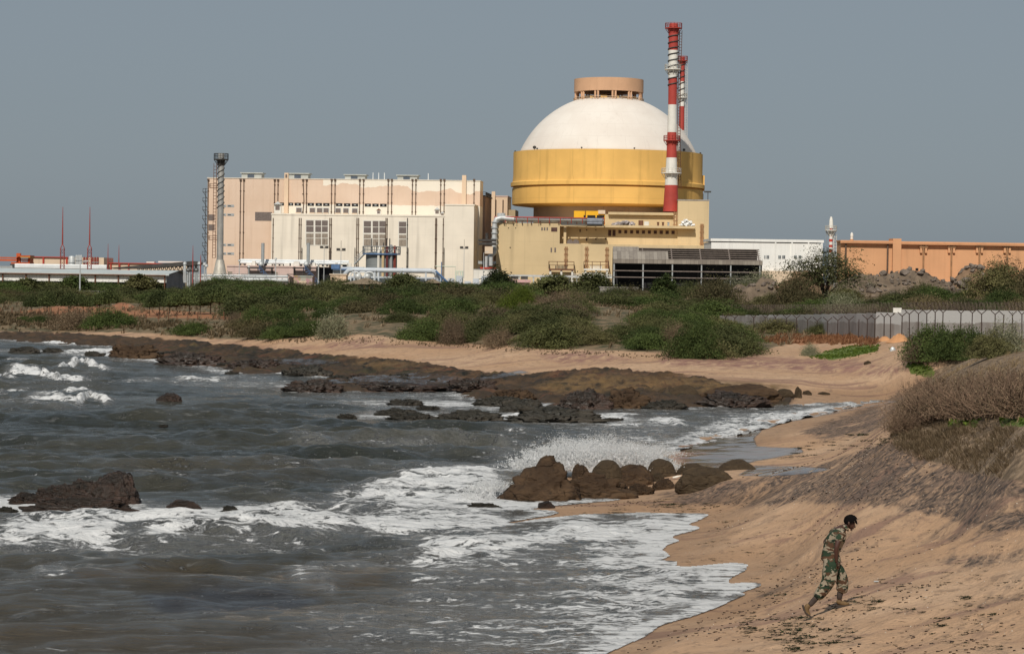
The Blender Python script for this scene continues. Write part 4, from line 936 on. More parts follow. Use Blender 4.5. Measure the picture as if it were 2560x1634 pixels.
MB().tube([(xd-2.2, 0, zb_-2.6), (xd-1.6, 0, zb_-1.6), (xd, 0, zb_), (xd, 0, zt_-1), (xd+.5, 0, zt_+.3), (xd+2, .4, zt_+.7), (xd+6, .6, zt_+.4)], .85, 10).build('pipe', M_LIGHT, dd, smooth=50)
mb = MB()
for k in range(6): z = zb_+(zt_-zb_)*(k+.5)/6; mb.lathe([(.85, z), (1.1, z), (1.1, z+.3), (.85, z+.3)], (xd, 0, 0), 14)
mb.build('flange', M_GREYM, dd)
MB().box(xd-5, xd+.6, -.6, 2.4, zb_-3.6, zb_-2.7).box(xd-3.4, xd-1.6, -.4, 2, zb_-10, zb_-3.6).build('lower_duct', M_GREYM, dd)
p = FP.thing('roof_fan', 'pair of short silver fan cylinders on the corner of the tan roof', 'roof fan', (FP.x(*q3(180, 325)), 3, zA))
for x, r_ in ((170, 1.0), (188, .9)):
    xx = FP.x(*q3(x, 325), 3); MB().lathe([(r_, zA), (r_, FP.z(*q3(x, 310), 3)), (0, FP.z(*q3(x, 309), 3))], (xx, 3, 0), 16).build('cylinder', M_LIGHT, p, smooth=40)
# debris and sheets on the tan roof ledge
def heap(name, F, x0, x1, y_top, zb, t0, t1, m, lab, cat, k, sz, seed):
    g = random.Random(seed); mb = MB()
    for i in range(k):
        u = g.betavariate(2, 2); x = x0 + (x1-x0)*u; h = (y_top - zb) * (1 - abs(2*u-1)) * g.random(); s = sz * g.uniform(.4, 1.2)
        c = Vector((x, g.uniform(t0, t1), zb + h*.8 + s*.2)); ax_ = Matrix.Rotation(g.uniform(0, 6), 3, Vector((g.gauss(0,1), g.gauss(0,1), g.gauss(0,1))).normalized())
        b = len(mb.v); v = [c + ax_ @ Vector(q) * s for q in ((-.8,-.5,-.25),(.8,-.5,-.3),(.7,.5,-.25),(-.7,.5,-.2),(-.6,-.4,.25),(.7,-.45,.2),(.6,.4,.3),(-.8,.4,.2))]
        mb.v += [tuple(q) for q in v]; mb.f += [(b,b+3,b+2,b+1),(b+4,b+5,b+6,b+7),(b,b+1,b+5,b+4),(b+1,b+2,b+6,b+5),(b+2,b+3,b+7,b+6),(b+3,b,b+4,b+7)]
    o = mb.build(name, m, None, fr=F, at=((x0+x1)/2, t0, zb)); return tag(o, lab, cat, kind='stuff')
zq = zC + .76
heap('roof_debris', FA, FA.x(*q3(1090, 410), 5), FA.x(*q3(1320, 410), 5), FA.z(*q3(1200, 392), 5)+.8, zq, 4.2, 7, paint('debris', (.42, .37, .36), .9, .5, 1, 0), 'grey heap of debris on the canopy of the tan building', 'debris', 90, .7, 1)
heap('plastic_sheeting', FA, FA.x(*q3(1655, 410), 5), FA.x(*q3(1795, 410), 5), FA.z(*q3(1700, 380), 5)+1.2, zq, 4.0, 5.6, paint('white_plastic', (.82, .81, .78), .5, .05, 1, 0), 'crumpled white sheeting at the foot of the tan tower', 'sheeting', 60, .7, 2)
a, b, c, d = ra(1372, 1412, 380, 424, 6); t = FA.thing('roof_board', 'white rounded board standing upright on the canopy of the tan building', 'board', (a, 6, zq))
MB().box(a, b, 5.9, 6.1, zq, d).build('panel', M_WHT, t); MB().box(a-1.8, b-1.8, 4.8, 5.8, zq, zq+1.6).build('crate', M_RUST, t)
for i, x0 in enumerate((1489, 1530, 1575)):
    a, b, c, d = ra(x0-8, x0+8, 416, 428, 4.4); MB().box(a, b, 4.3, 5.2, zq, zq+1.2).box(a-.15, b+.15, 4.2, 5.3, zq+1.2, zq+1.35)
    t = FA.thing('hatch', ['brown hatch box on the canopy edge, nearest the white board','brown hatch box on the canopy edge, middle of three','grey hatch box on the canopy edge, nearest the tan tower'][i], 'hatch', (a, 4.3, zq), 'hatch boxes on the canopy')
    MB().box(a, b, 4.3, 5.2, zq, zq+1.0).build('box', M_RUST if i < 2 else M_GREYM, t); MB().box(a-.15, b+.15, 4.2, 5.3, zq+1.0, zq+1.15).build('lid', M_RUST if i < 2 else M_GREYM, t)
a = FA.x(*q3(1905, 190), 12); t = FA.thing('roof_mast', 'thin floodlight mast on the tan tower roof', 'mast', (a, 12, zT))
MB().tube([(a, 12, zT+.3), (a, 12, zT+3)], .12, 5).tube([(a-1.5, 12, zT+.3), (a-1.5, 12, zT+2.4)], .08, 4).build('pole', M_DKSTEEL, t); MB().box(a-1.2, a+1, 11.8, 12.2, zT+2.8, zT+3.3).build('floodlight', M_DKSTEEL, t)
# two elevated platforms at the foot of the tan wall
for x0, x1, lab in ((575, 785, 'rusty railed pipe platform at the foot of the tan wall, the left one'), (868, 1075, 'railed platform draped in white sheets at the foot of the tan wall, the right one')):
    a, b, c, d = ra(x0, x1, 770, 815, -4); t = FA.thing('pipe_platform', lab, 'platform', (a, -4, ZB)); zd = c + 1.5
    MB().box(a, b, -5, -1, zd-.5, zd).build('deck', M_RUST if x0 < 600 else M_WHT, t)
    MB().rail([(a, -1, zd), (a, -5, zd), (b, -5, zd), (b, -1, zd)], 2.2, .09, 2.2).build('handrail', M_RUST, t)
    for xx in (a+.5, (a+b)/2, b-.5): MB().box(xx-.3, xx+.3, -4.6, -4, ZB-1, zd-.5).build('leg', M_WHT, t)
    mb = MB()
    for k in range(9): mb.box(a+2+k*(b-a-4)/9, a+2+(k+.55)*(b-a-4)/9, -4.6, -3, zd, zd+1.0)
    mb.build('pump_row', M_DKSTEEL if x0 < 600 else M_WHT, t)
# ---------------------------------------------------------------- sheds, tanks and masts around the plant
# black open shed in front of the tan building
FS2 = Fr(640, R(-1.5))
def rs(x0, x1, y0, y1, t=0): return zr(FS2, x0, x1, y0, y1, t, (1200, 440, 3.344))
M_SHEET = NB('old_sheeting')
_x, _y, _z = M_SHEET.sep(M_SHEET.obj)
_b = M_SHEET.N.new('ShaderNodeTexBrick'); M_SHEET.L.new(M_SHEET.comb(_x, _z), _b.inputs['Vector']); _b.inputs['Scale'].default_value = 1; _b.inputs['Brick Width'].default_value = 1.05; _b.inputs['Row Height'].default_value = 2.2; _b.inputs['Mortar Size'].default_value = .03
_b.inputs['Color1'].default_value = (.20, .17, .14, 1); _b.inputs['Color2'].default_value = (.33, .29, .24, 1); _b.inputs['Mortar'].default_value = (.11, .09, .08, 1); _b.offset = .0
M_SHEET.set('Base Color', M_SHEET.mix(M_SHEET.ramp(M_SHEET.noise(1.2, 5, M_SHEET.map(M_SHEET.obj, (1, 1, .2))), .45, .75, 0, .5), _b.outputs['Color'], (.12, .10, .085))); M_SHEET.set('Roughness', .85); M_SHEET = M_SHEET.m
M_PURL = paint('old_purlin', (.22, .18, .155), .8, .2, 1, 0)
x0, x1 = FS2.x(*q3(1112, 780)), FS2.x(*q3(2362, 780)); xr = FS2.x(*q3(1126, 600), 6)
zr_, ze, zf = FS2.z(*q3(1740, 597), 9), FS2.z(*q3(1740, 706)), FS2.z(*q3(1740, 736))
SLP = (zr_ - ze) / 9
sh = FS2.thing('open_shed', 'long dark open shed with half stripped grey sheet roof before the tan building', 'shed', (x0, 0, ZB))
def slab(xa, xb, fa, fb, name, m, th=.12):          # strip of the sloping roof between fractions fa..fb of its height
    ya, yb, za, zb_ = 9*fa, 9*fb, ze+(zr_-ze)*fa, ze+(zr_-ze)*fb
    mb = MB(); b = len(mb.v); mb.v += [(xa,ya,za),(xb,ya,za),(xb,yb,zb_),(xa,yb,zb_),(xa,ya,za-th),(xb,ya,za-th),(xb,yb,zb_-th),(xa,yb,zb_-th)]
    mb.f += [(0,1,2,3),(7,6,5,4),(4,5,1,0),(5,6,2,1),(6,7,3,2),(7,4,0,3)]; return mb.build(name, m, sh)
fx = lambda x: FS2.x(*q3(x, 650), 4)
slab(x0, fx(1330), 0, 1, 'roof_sheeting', M_SHEET); slab(fx(1330)+.01, fx(1572), 0, .68, 'roof_sheeting', M_SHEET); 
MB().box(x0, x1, -.12, 0, zf, ze+.2).build('eaves_sheeting', M_SHEET, sh)
mb = MB()
for f in (.04, .2, .36, .52, .68, .84, 1.0): y, z = 9*f, ze+(zr_-ze)*f-.25; mb.box(x0+.3, x1-.3, y-.1, y+.1, z-.2, z)
for x in range(1363, 2400, 243):
    xx = FS2.x(*q3(min(x, 2345), 760)); mb.tube([(xx, 0, ze-.3), (xx, 9, zr_-.4)], .16, 4)
mb.build('purlins', M_PURL, sh)
for x in (1120, 1363, 1608, 1852, 2096, 2340):
    xx = FS2.x(*q3(x, 800)); MB().box(xx-.16, xx+.16, .1, .42, ZB, zf+.4).build('post', M_GREYM, sh); MB().box(xx-.2, xx+.2, 17.6, 18, ZB, zr_-3).build('post', M_DKSTEEL, sh)
for y in (797, 851): z = FS2.z(*q3(1740, y)); MB().box(x0, x1, .0, .12, z-.13, z+.1).build('rail', M_PURL, sh)
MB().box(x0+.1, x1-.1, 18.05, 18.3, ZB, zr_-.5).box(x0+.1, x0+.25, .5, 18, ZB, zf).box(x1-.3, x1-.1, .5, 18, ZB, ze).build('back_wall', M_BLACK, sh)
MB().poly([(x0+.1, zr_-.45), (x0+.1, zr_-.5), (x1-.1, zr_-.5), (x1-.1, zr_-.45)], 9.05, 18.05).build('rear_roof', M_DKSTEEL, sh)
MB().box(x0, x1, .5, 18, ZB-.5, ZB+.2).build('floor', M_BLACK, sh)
# white hall to the right
FW = Fr(700, R(1.5)); Z5 = (1900, 540, 3.648)
def z5(x, y): return 1900 + x / 3.648, 540 + y / 3.648
a, b = FW.x(1778, 620), FW.x(*z5(572, 300)); zt = FW.z(*z5(200, 214))
wh = FW.thing('white_hall', 'plain white long hall with pairs of small windows right of the dark shed', 'building', (a, 0, ZB))
M_WH2 = paint('white_hall', (.80, .79, .75), .75, .05, .15, .12, panels=(6, 20, .08, .3))
MB().box(a, b, 0, 20, ZB, zt-1).build('wall', M_WH2, wh)
zf = FW.z(*z5(200, 238)); MB().box(a-.2, b+.25, -.35, 20, zf, zt).build('fascia', M_WH2, wh)
for x in (140, 290, 440, 562): c = FW.x(*z5(x, 350)); MB().box(c-.18, c+.18, -.3, 0, ZB, zf).build('pilaster', M_WH2, wh)
for x0_, x1_ in ((-130,-104),(-92,-66),(38,50),(58,84),(166,192),(202,230),(310,336),(350,377)):
    p, q, c, d = zr(FW, x0_, x1_, 358, 390, 0, Z5); w = MB().box(p, q, -.06, 0, c, d).build('window', M_GREYM, wh)
    m_ = (p+q)/2; MB().box(p+.12, m_-.12, -.1, -.05, c+.1, d-.1).box(m_+.12, q-.12, -.1, -.05, c+.1, d-.1).build('pane', M_GLASS, w)
MB().box(a, b, -1.2, 0, ZB, FW.z(*z5(200, 500))).build('plinth', M_CREAM, wh)
# orange building
FO = Fr(520, R(2)); 
a, a2, b = FO.x(*z5(735, 400)), FO.x(*z5(1206, 400)), FO.x(3300, 660); zt = (FO.z(*z5(900, 222)) + FO.z(*z5(1800, 236)))/2
M_OR = paint('orange_paint', (.64, .345, .18), .8, .07, .15, .14, panels=(7, 6, .05, .12)); M_ORD = paint('orange_trim', (.52, .265, .135), .8, .1, .3, .15)
ob = FO.thing('orange_building', 'long orange block with brown downpipes behind the rubble bank', 'building', (a, 0, ZB))
MB().box(a, b, 0, 5, ZB, zt-.2).build('wall', M_OR, ob)
p, q = FO.x(*z5(1205, 300)), FO.x(*z5(1281, 300)); ztp = FO.z(*z5(1240, 206))
MB().box(p, q, -.9, 4, ZB, ztp).build('pilaster', M_OR, ob)
zf = FO.z(*z5(1000, 236))
MB().box(a-.2, p, -.7, 5, zf, zt).box(q, b, -.7, 5, zf-.1, zt-.05).build('parapet', M_OR, ob)
MB().box(a-.25, p-.01, -.95, -.7, zf-.35, zf-.01).box(q+.01, b, -.95, -.7, zf-.45, zf-.11).build('gutter', M_ORD, ob)
for x in (778, 1160, 1487, 1742, 1997, 2250, 2505, 2760, 3015):
    c = FO.x(*z5(x, 380)); zz_ = FO.z(*z5(x, 250)); mb = MB().tube([(c, -.4, zz_), (c, -.4, ZB)], .2, 6)
    if x > 1300: mb.box(c-.9, c+.9, -.6, -.02, zz_-.9, zz_-.6)
    mb.build('downpipe', M_DRT if x > 1300 else M_DRAIN, ob)
    if x > 1300: MB().box(c-.75, c-.3, -.5, 0, zz_-2, zz_).box(c+.3, c+.75, -.5, 0, zz_-2, zz_).build('bracket', M_OR, ob)
p, q, c, d = zr(FO, 1418, 1444, 475, 499, 0, Z5); MB().box(p, q, -.06, 0, c, d).build('window', M_BLACK, ob)
p, q, c, d = zr(FO, 824, 850, 182, 215, 3, Z5); t = FO.thing('roof_cowl', 'small white domed cowl on the orange roof edge', 'roof vent', ((p+q)/2, 3, zt))
MB().lathe([(.32, zt), (.27, zt+.9), (.33, zt+.9), (.28, zt+1.5), (0, zt+1.8)], ((p+q)/2, 3, 0), 14).build('cowl', M_WHT, t, smooth=40); MB().lathe([(.38, zt), (.38, zt+.3), (0, zt+.3)], ((p+q)/2, 3, 0), 14).build('base', M_ORD, t)
# small striped chimney
FC = Fr(735)
bands = []; ys = [155, 186, 210, 235, 262, 285, 305, 330, 350]
for i in range(len(ys)-1): bands.append((z5(0, ys[i])[1], z5(0, ys[i+1])[1], M_REDP if i % 2 == 0 else M_WHT))
bands = [(z5(0, 112)[1], z5(0, 130)[1], M_REDP), (z5(0, 130)[1], z5(0, 155)[1], M_WHT)] + bands + [(z5(0, 350)[1], 700, M_WHT)]
l, r_ = z5(626, 0)[0], z5(665, 0)[0]
t, c, rad = stack(FC, 0, 'striped_chimney', 'short red and white striped chimney between white hall and orange building', ((l+r_)/2, 610), [(z5(0, 112)[1], l+1, r_-1), (700, l, r_)], bands, [(z5(0, 134)[1], z5(590, 0)[0], z5(698, 0)[0], M_WHT, 1.2)], None, (.1, 585, 690, M_WHT), M_WHT)
zt = FC.z((l+r_)/2, z5(0, 112)[1]); MB().lathe([(.66, zt), (.64, zt+1.0), (.5, zt+2.6), (.25, zt+3.4), (0, zt+3.5)], (c, 0, 0), 20).build('cap', M_WHT, t, smooth=40)
mb = MB()
for x in (604, 683): xx = FC.x(*z5(x, 200)); mb.tube([(xx, 0, ZB), (xx, 0, FC.z(*z5(x, 130)))], .09, 4)
mb.build('support_frame', M_GREYM, t)

# ---- left side: white shed, dark sloping conveyor roof, crane, tanks
Z4 = (0, 480, 4.045)
def z4(x, y): return x / 4.045, 480 + y / 4.045
FL = Fr(430, R(-3))
a, b = FL.x(-160, 690), FL.x(*z4(1680, 860)); ze = (FL.z(*z4(200, 800)) + FL.z(*z4(1600, 826)))/2; zb_ = (FL.z(*z4(200, 900)) + FL.z(*z4(1600, 912)))/2; zrg = (FL.z(*z4(100, 770), 9) + FL.z(*z4(1700, 793), 9))/2
M_WSH = paint('white_sheet', (.78, .77, .72), .6, .05, .3, .1, panels=(.62, 60, .05, .35)); M_RSH = paint('shed_roof', (.50, .54, .53), .5, .08, .3, .15, panels=(.8, 60, .05, .2))
ws = FL.thing('white_shed', 'long low white shed with pale roof and grey gable on the left', 'shed', (a, 0, 2))
MB().box(a, b, .05, .2, zb_, ze-.15).build('wall', M_WSH, ws)
MB().poly([(0,0)]*3, 0, 1) if False else None
xg = FL.x(*z4(1862, 850), 18)
mb = MB(); mb.quad((a-1, -.5, ze-.1), (b+.6, -.5, ze-.1), (b+.6, 9, zrg), (a-1, 9, zrg)); mb.quad((a-1, 18.5, ze-.1), (a-1, 9, zrg), (b+.6, 9, zrg), (b+.6, 18.5, ze-.1)); mb.box(a-1, b+.6, -.55, -.45, ze-.35, ze-.05)
mb.build('roof', M_RSH, ws)
mb = MB(); mb.quad((b, .2, zb_-1.5), (b, 18, zb_-1.5), (b, 18, ze-.15), (b, 9, zrg-.1), (b, .2, ze-.15)); mb.build('gable', paint('gable_grey', (.20, .205, .22), .7, .1, .5, .1), ws)
for x in (30, 265, 498, 732, 965, 1198, 1435, 1668): c = FL.x(*z4(x, 850)); MB().tube([(c, -.2, 1.5), (c, -.2, ze-.3)], .13, 5).build('post', M_RUST, ws)
MB().tube([(a, -.62, ze-.35), (b, -.62, ze-.35)], .1, 5).build('gutter', M_RUST, ws)
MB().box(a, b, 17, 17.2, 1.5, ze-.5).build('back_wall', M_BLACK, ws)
FK = Fr(470)
pts = [FK.sz(*z4(*p)) for p in ((1115,765),(1945,697),(2040,714),(2040,728),(1900,744),(1400,776),(1150,777))]
dkr = FK.thing('conveyor_roof', 'dark sloping conveyor roof on trusses rising toward the turbine hall', 'conveyor', (pts[0][0], 0, 2.5))
MB().poly([(x, z) for x, z in pts[::-1]], 0, 8).build('roof', M_DKSTEEL, dkr)
mb = MB()
for i in range(16):
    u0 = FK.sz(*z4(1380+i*40, 758 - i*1.4)); u1 = FK.sz(*z4(1400+i*40, 796)); u2 = FK.sz(*z4(1420+i*40, 757-i*1.4))
    mb.tube([(u0[0], .3, u0[1]), (u1[0], .3, u1[1]), (u2[0], .3, u2[1])], .13, 4)
l0, l1 = FK.sz(*z4(1380, 797)), FK.sz(*z4(2030, 797)); mb.tube([(l0[0], .3, l0[1]), (l1[0], .3, l1[1])], .16, 4); mb.build('truss', M_DKSTEEL, dkr)
for x in (1895, 1915, 1945, 1970, 1990): c = FK.x(*z4(x, 840)); MB().tube([(c, .5, 2), (c, .5, FK.z(*z4(x, 725)))], .2, 5).build('column', M_GREYM, dkr)
# pipe bridge behind the silver stack foot
FB = Fr(600); x0, x1 = FB.x(*z4(1930, 850)), FB.x(720, 700)
pb = FB.thing('pipe_bridge', 'low grey pipe bridge with railing running behind the silver stack foot', 'pipe rack', (x0, 0, 2.4)); mb = MB()
for y, r_ in ((690, .35), (697, .3), (703, .4)): z = FB.z(600, y); mb.tube([(x0, 0, z), (x1, 0, z)], r_, 6)
mb.build('pipe', M_WPIPE, pb); z = FB.z(600, 694)
MB().box(x0, x1, -.8, .8, FB.z(600, 701), FB.z(600, 697)).build('deck', M_LIGHT, pb)
MB().rail([(x0, -.8, z), (x1, -.8, z)], .9, .05, 2.5).build('handrail', M_GREYM, pb)
mb = MB()
for k in range(18): c = x0+(x1-x0)*k/17; mb.box(c-.15, c+.15, -.3, .3, 2, z)
mb.build('support', M_GREYM, pb)
# red gantry crane
FG = Fr(560); M_ORR = paint('crane_red', (.50, .10, .03), .6, .15, .6, .1)
g0 = FG.thing('gantry_crane', 'orange red gantry crane with a long horizontal boom at the left edge', 'crane', (FG.x(*z4(200, 740)), 0, 2.6))
def bx(F, mb, x0, x1, y0, y1, t0, t1): a, b, c, d = zr(F, x0, x1, y0, y1, t0, Z4); mb.box(a, b, t0, t1, c, d); return mb
bx(FG, bx(FG, MB(), -300, 170, 655, 668, 0, 3), -300, 170, 676, 695, 0, 3).build('boom', M_ORR, g0)
bx(FG, bx(FG, MB(), 170, 305, 640, 655, 0, 5), 165, 205, 618, 735, 1, 2).build('frame', M_ORR, g0)
bx(FG, MB(), 205, 305, 655, 664, 0, 5).build('canopy', paint('crane_yellow', (.5, .27, .06), .7, .1, 1, .1), g0)
bx(FG, bx(FG, MB(), 110, 300, 710, 726, 0, 5), 285, 304, 640, 726, 1, 5).build('carriage', M_ORR, g0)
bx(FG, MB(), 215, 280, 672, 706, 1, 4).build('cab', M_LIGHT, g0)
bx(FG, bx(FG, MB(), 100, 290, 728, 790, 1, 4), -300, 100, 745, 800, 1, 4).build('base', M_GREYM, g0)
# cream store and tanks
FT = Fr(590)
cs = FT.thing('cream_store', 'cream store building with red columns and red roof trim on the left', 'building', (FT.x(*z4(308, 700)), 0, 2.6))
bx(FT, MB(), 308, 1050, 658, 770, 0, 14).build('wall', M_CREAM, cs)
bx(FT, MB(), 304, 690, 653, 661, -.4, 14).build('roof_trim', M_REDP, cs)
for x in (437, 673): bx(FT, MB(), x-8, x+9, 661, 770, -.3, 0).build('column', M_REDP, cs)
cs2 = FT.thing('far_cream_store', 'cream wall with red trim peeping over the dark conveyor roof', 'building', (FT.x(*z4(1097, 740)), 6, 2.6))
bx(FT, MB(), 1097, 1900, 722, 790, 6, 16).build('wall', M_CREAM, cs2); bx(FT, MB(), 1095, 1900, 718, 726, 5.6, 16).build('roof_trim', M_REDP, cs2)
for x in (1120, 1208, 1300): bx(FT, MB(), x-7, x+7, 726, 790, 5.6, 6).build('column', M_REDP, cs2)
for x0_, x1_, y0, y1 in ((1480, 1560, 704, 716), (1600, 1850, 700, 714)): bx(FT, MB(), x0_, x1_, y0, y1, 6.5, 9).build('roof_unit', M_WHT, cs2)
FT2 = Fr(545)
def tank(x0, x1, y0, y1, m, lab, grp):
    a, b, c, d = zr(FT2, x0, x1, y0, y1, 0, Z4); r_ = (b-a)/2; t = FT2.thing('storage_tank', lab, 'tank', ((a+b)/2, 0, c), grp)
    MB().lathe([(r_, c-2), (r_, d), (r_*.9, d+.15), (0, d+.3)], ((a+b)/2, 0, 0), 24).build('shell', m, t, smooth=40)
    MB().lathe([(r_+.03, c+(d-c)*.5), (r_+.08, c+(d-c)*.5), (r_+.08, c+(d-c)*.5+.15), (r_+.03, c+(d-c)*.5+.15)], ((a+b)/2, 0, 0), 24).build('band', M_GREYM, t)
tank(693, 760, 657, 778, M_LIGHT, 'largest silver upright tank beside the red lightning mast', 'tanks by the cream store')
for i, x in enumerate((772, 790, 808, 822)): tank(x-9, x+9, 648, 740, M_LIGHT, ['slim silver tank right next to the largest silver tank','slim silver tank, second from the largest silver tank','slim silver tank, third from the largest silver tank','slim silver tank nearest the red brown drums'][i], 'tanks by the cream store')
M_RB = paint('red_brown', (.24, .055, .04), .7, .2, .6, .1)
for i, x in enumerate((852, 880, 935, 962, 988)): tank(x-12, x+12, 668, 760, M_RB, ['red brown upright drum nearest the slim silver tanks','red brown upright drum just left of the second lightning mast','red brown upright drum just right of the second lightning mast','red brown upright drum, second last of its row','red brown upright drum at the far right of its row'][i], 'red brown drums')
bx(FT2, MB(), 620, 1090, 752, 768, -1, 0)
t = FT2.thing('white_pipeway', 'white pipes on a low rack above the white shed roof', 'pipe rack', (FT2.x(*z4(200, 760)), -2, 3)); mb = MB()
for y in (745, 757, 768): z = FT2.z(*z4(700, y)); mb.tube([(FT2.x(*z4(170, 760)), -2, z), (FT2.x(*z4(1095, 760)), -2, z)], .35, 6)
mb.build('pipe', M_WPIPE, t); mb = MB()
for k in range(24): c = FT2.x(*z4(180+k*39, 760)); mb.box(c-.12, c+.12, -2.2, -1.8, 2, FT2.z(*z4(600, 740)))
mb.build('support', M_LIGHT, t)
M_MAST = paint('mast_red', (.30, .06, .05), .7, .2, 1, 0)
# lightning masts
def lmast(px, ytop, ylat, ybase, w, Y, lab, k=1.0):
    F = Fr(Y); xt = F.x(px, ytop); zt, zl, zb_ = F.z(px, ytop), F.z(px, ylat), F.z(px, ybase) - 1
    t = F.thing('lightning_mast', lab, 'mast', (xt, 0, zb_), 'red lightning masts')
    MB().tube([(xt, 0, zl), (xt, 0, zl + (zt-zl)*.5), (xt, 0, zt)], [.17*k, .12*k, .05*k], 6).build('spire', M_MAST, t)
    if w:
        mb = MB(); zn = zl - (zl-zb_)*.10; leg = []
        for sx, sy in ((1,1),(1,-1),(-1,-1),(-1,1)): mb.tube([(xt, 0, zl+.3), (xt+sx*w/2, sy*w/2, zn), (xt+sx*w/2, sy*w/2, zb_)], .055, 4)
        K = 8
        for i in range(K):
            z0, z1 = zb_+(zn-zb_)*i/K, zb_+(zn-zb_)*(i+1)/K
            for (ax_, ay), (bx_, by) in (((1,-1),(-1,-1)),((-1,1),(1,1)),((1,1),(1,-1)),((-1,-1),(-1,1))):
                s = 1 if i % 2 else -1
                mb.tube([(xt+ax_*w/2, ay*w/2, z0 if s > 0 else z1), (xt+bx_*w/2, by*w/2, z1 if s > 0 else z0)], .035, 4)
        mb.build('lattice', M_MAST, t)
    else: MB().tube([(xt, 0, zb_), (xt, 0, zl)], .17*k, 6).build('pole', M_MAST, t)
lmast(157.2, 517, 613, 672, .75, 500, 'tall red lattice lightning mast left of the big silver tank')
lmast(225, 517, 613, 672, .75, 500, 'tall red lattice lightning mast in front of the red brown drums')
lmast(270.3, 609, 660, 673, 0, 520, 'short thin red lightning rod just right of the cream store', .7)
lmast(297.5, 612, 660, 673, 0, 520, 'short thin red lightning rod where the dark conveyor roof begins', .7)
lmast(482.5, 613, 652, 715, 0, 440, 'thin red lightning rod in front of the conveyor roof top', .6)
lmast(502, 636, 656, 722, 0, 440, 'thin red pole at the right end of the conveyor roof', .6)
# lamp posts
def lamp(px, y0, y1, Y, lab, kind='street', r_=.09):
    F = Fr(Y); x = F.x(px, (y0+y1)/2); zt, zb_ = F.z(px, y0), F.z(px, y1) - .6
    t = F.thing('lamp_post', lab, 'lamp post', (x, 0, zb_), 'lamp posts around the plant')
    MB().tube([(x, 0, zb_), (x, 0, zt)], [r_*1.3, r_*.8], 6).build('pole', M_LIGHT, t)
    if kind == 'twin':
        MB().box(x-1.1, x-.25, -.3, .3, zt-.1, zt+.55).build('floodlight', M_DKSTEEL, t); MB().box(x+.25, x+1.1, -.3, .3, zt-.1, zt+.55).build('floodlight', M_DKSTEEL, t)
        MB().tube([(x-1.1, 0, zt), (x+1.1, 0, zt)], .07, 4).tube([(x, 0, zt), (x, 0, zt+2.4)], .04, 4).build('crossarm', M_DKSTEEL, t)
    elif kind == 'street': MB().tube([(x, 0, zt), (x+.7, -.2, zt+.25)], .05, 4).box(x+.5, x+1.2, -.35, -.05, zt+.2, zt+.35).build('lamp_head', M_LIGHT, t)
    else: MB().lathe([(r_*.8, zt), (.35, zt+.1), (.3, zt+.5), (0, zt+.6)], (x, 0, 0), 10).build('lamp_head', M_LIGHT, t)
lamp(200, 657, 728, 330, 'slim pale lamp post standing in front of the white shed')
lamp(462, 662, 698, 445, 'thick white post right beside the grey shed gable', 'cap', .3)
lamp(498, 662, 722, 445, 'white lamp post left of the silver stack, the left of three', 'cap', .13)
lamp(511, 664, 723, 445, 'white lamp post left of the silver stack, the middle of three', 'cap', .13)
lamp(515.5, 668, 723, 445, 'shorter white lamp post nearest the silver stack', 'cap', .13)
lamp(598, 654, 709, 640, 'grey pole in front of the pink low building near its left end', 'cap', .12)
lamp(622, 669, 709, 640, 'thin grey pole left of the first flue on the pink building', 'cap', .12)
lamp(689, 650, 709, 640, 'thin grey pole between the two flues of the pink building', 'cap', .12)
lamp(796, 663, 708, 640, 'short white pole right of the pink building', 'cap', .16)
lamp(810, 620, 706, 650, 'twin floodlight mast in front of the first bank of brown windows', 'twin')
lamp(852, 626, 722, 600, 'twin floodlight mast left of the grey tank', 'twin')
lamp(1160, 621, 690, 650, 'twin floodlight mast before the tall end of the white annex', 'twin')
lamp(1209, 632, 700, 640, 'single lamp post in the shaded gap between hall and tan building')
# ---- pink low building with two flues and a pipe run on its roof
FQ = Fr(670)
a, b, c, d = zr(FQ, 262, 932, 925, 1040, 0)
pk = FQ.thing('pink_building', 'low pink building with white roof pipes in front of the turbine hall', 'building', (a, 0, ZB))
MB().box(a, b, 0, 12, ZB, d).box(b, b+6, 5, 12, ZB, d+.2).build('wall', M_PINK, pk)
MB().box(a, b+.1, -.2, 12, d, d+.35).build('parapet', M_PINK, pk)
for x0, x1, y0, y1 in ((270,303,958,990),(610,647,963,996)): p, q, r_, s = zr(FQ, x0, x1, y0, y1); MB().box(p, q, -.06, 0, r_, s).build('louvre', M_LOUV2, pk)
MB().box(b+.02, b+6.1, 4.9, 5, ZB+1, d).build('doorway', M_BLACK, pk)
zt = d + .36
rp = FQ.thing('roof_pipes', 'two long white pipes on stands along the pink roof', 'pipe rack', (FQ.x(*zp(365, 890)), 3, zt)); mb = MB()
xa, xb = FQ.x(*zp(365, 890), 3), FQ.x(*zp(1180, 900), 3)
for y, t in ((880, 3), (895, 2.4)): z = FQ.z(*zp(760, y), t); mb.tube([(xa, t, z), (xb, t, z)], .4, 8)
mb.build('pipe', M_WPIPE, rp); g = random.Random(8)
for k in range(26): x = xa+(xb-xa)*k/25; MB().box(x-.2, x+.2, 2.5, 3.5, zt, FQ.z(*zp(760, 890), 3)).build('support', M_DKSTEEL, rp)
for k in range(16): x = g.uniform(xa, xb); w = g.uniform(.5, 2); MB().box(x, x+w, 1, 2, zt, zt+g.uniform(.4, 1.3)).build('valve_box', M_WHT, rp)
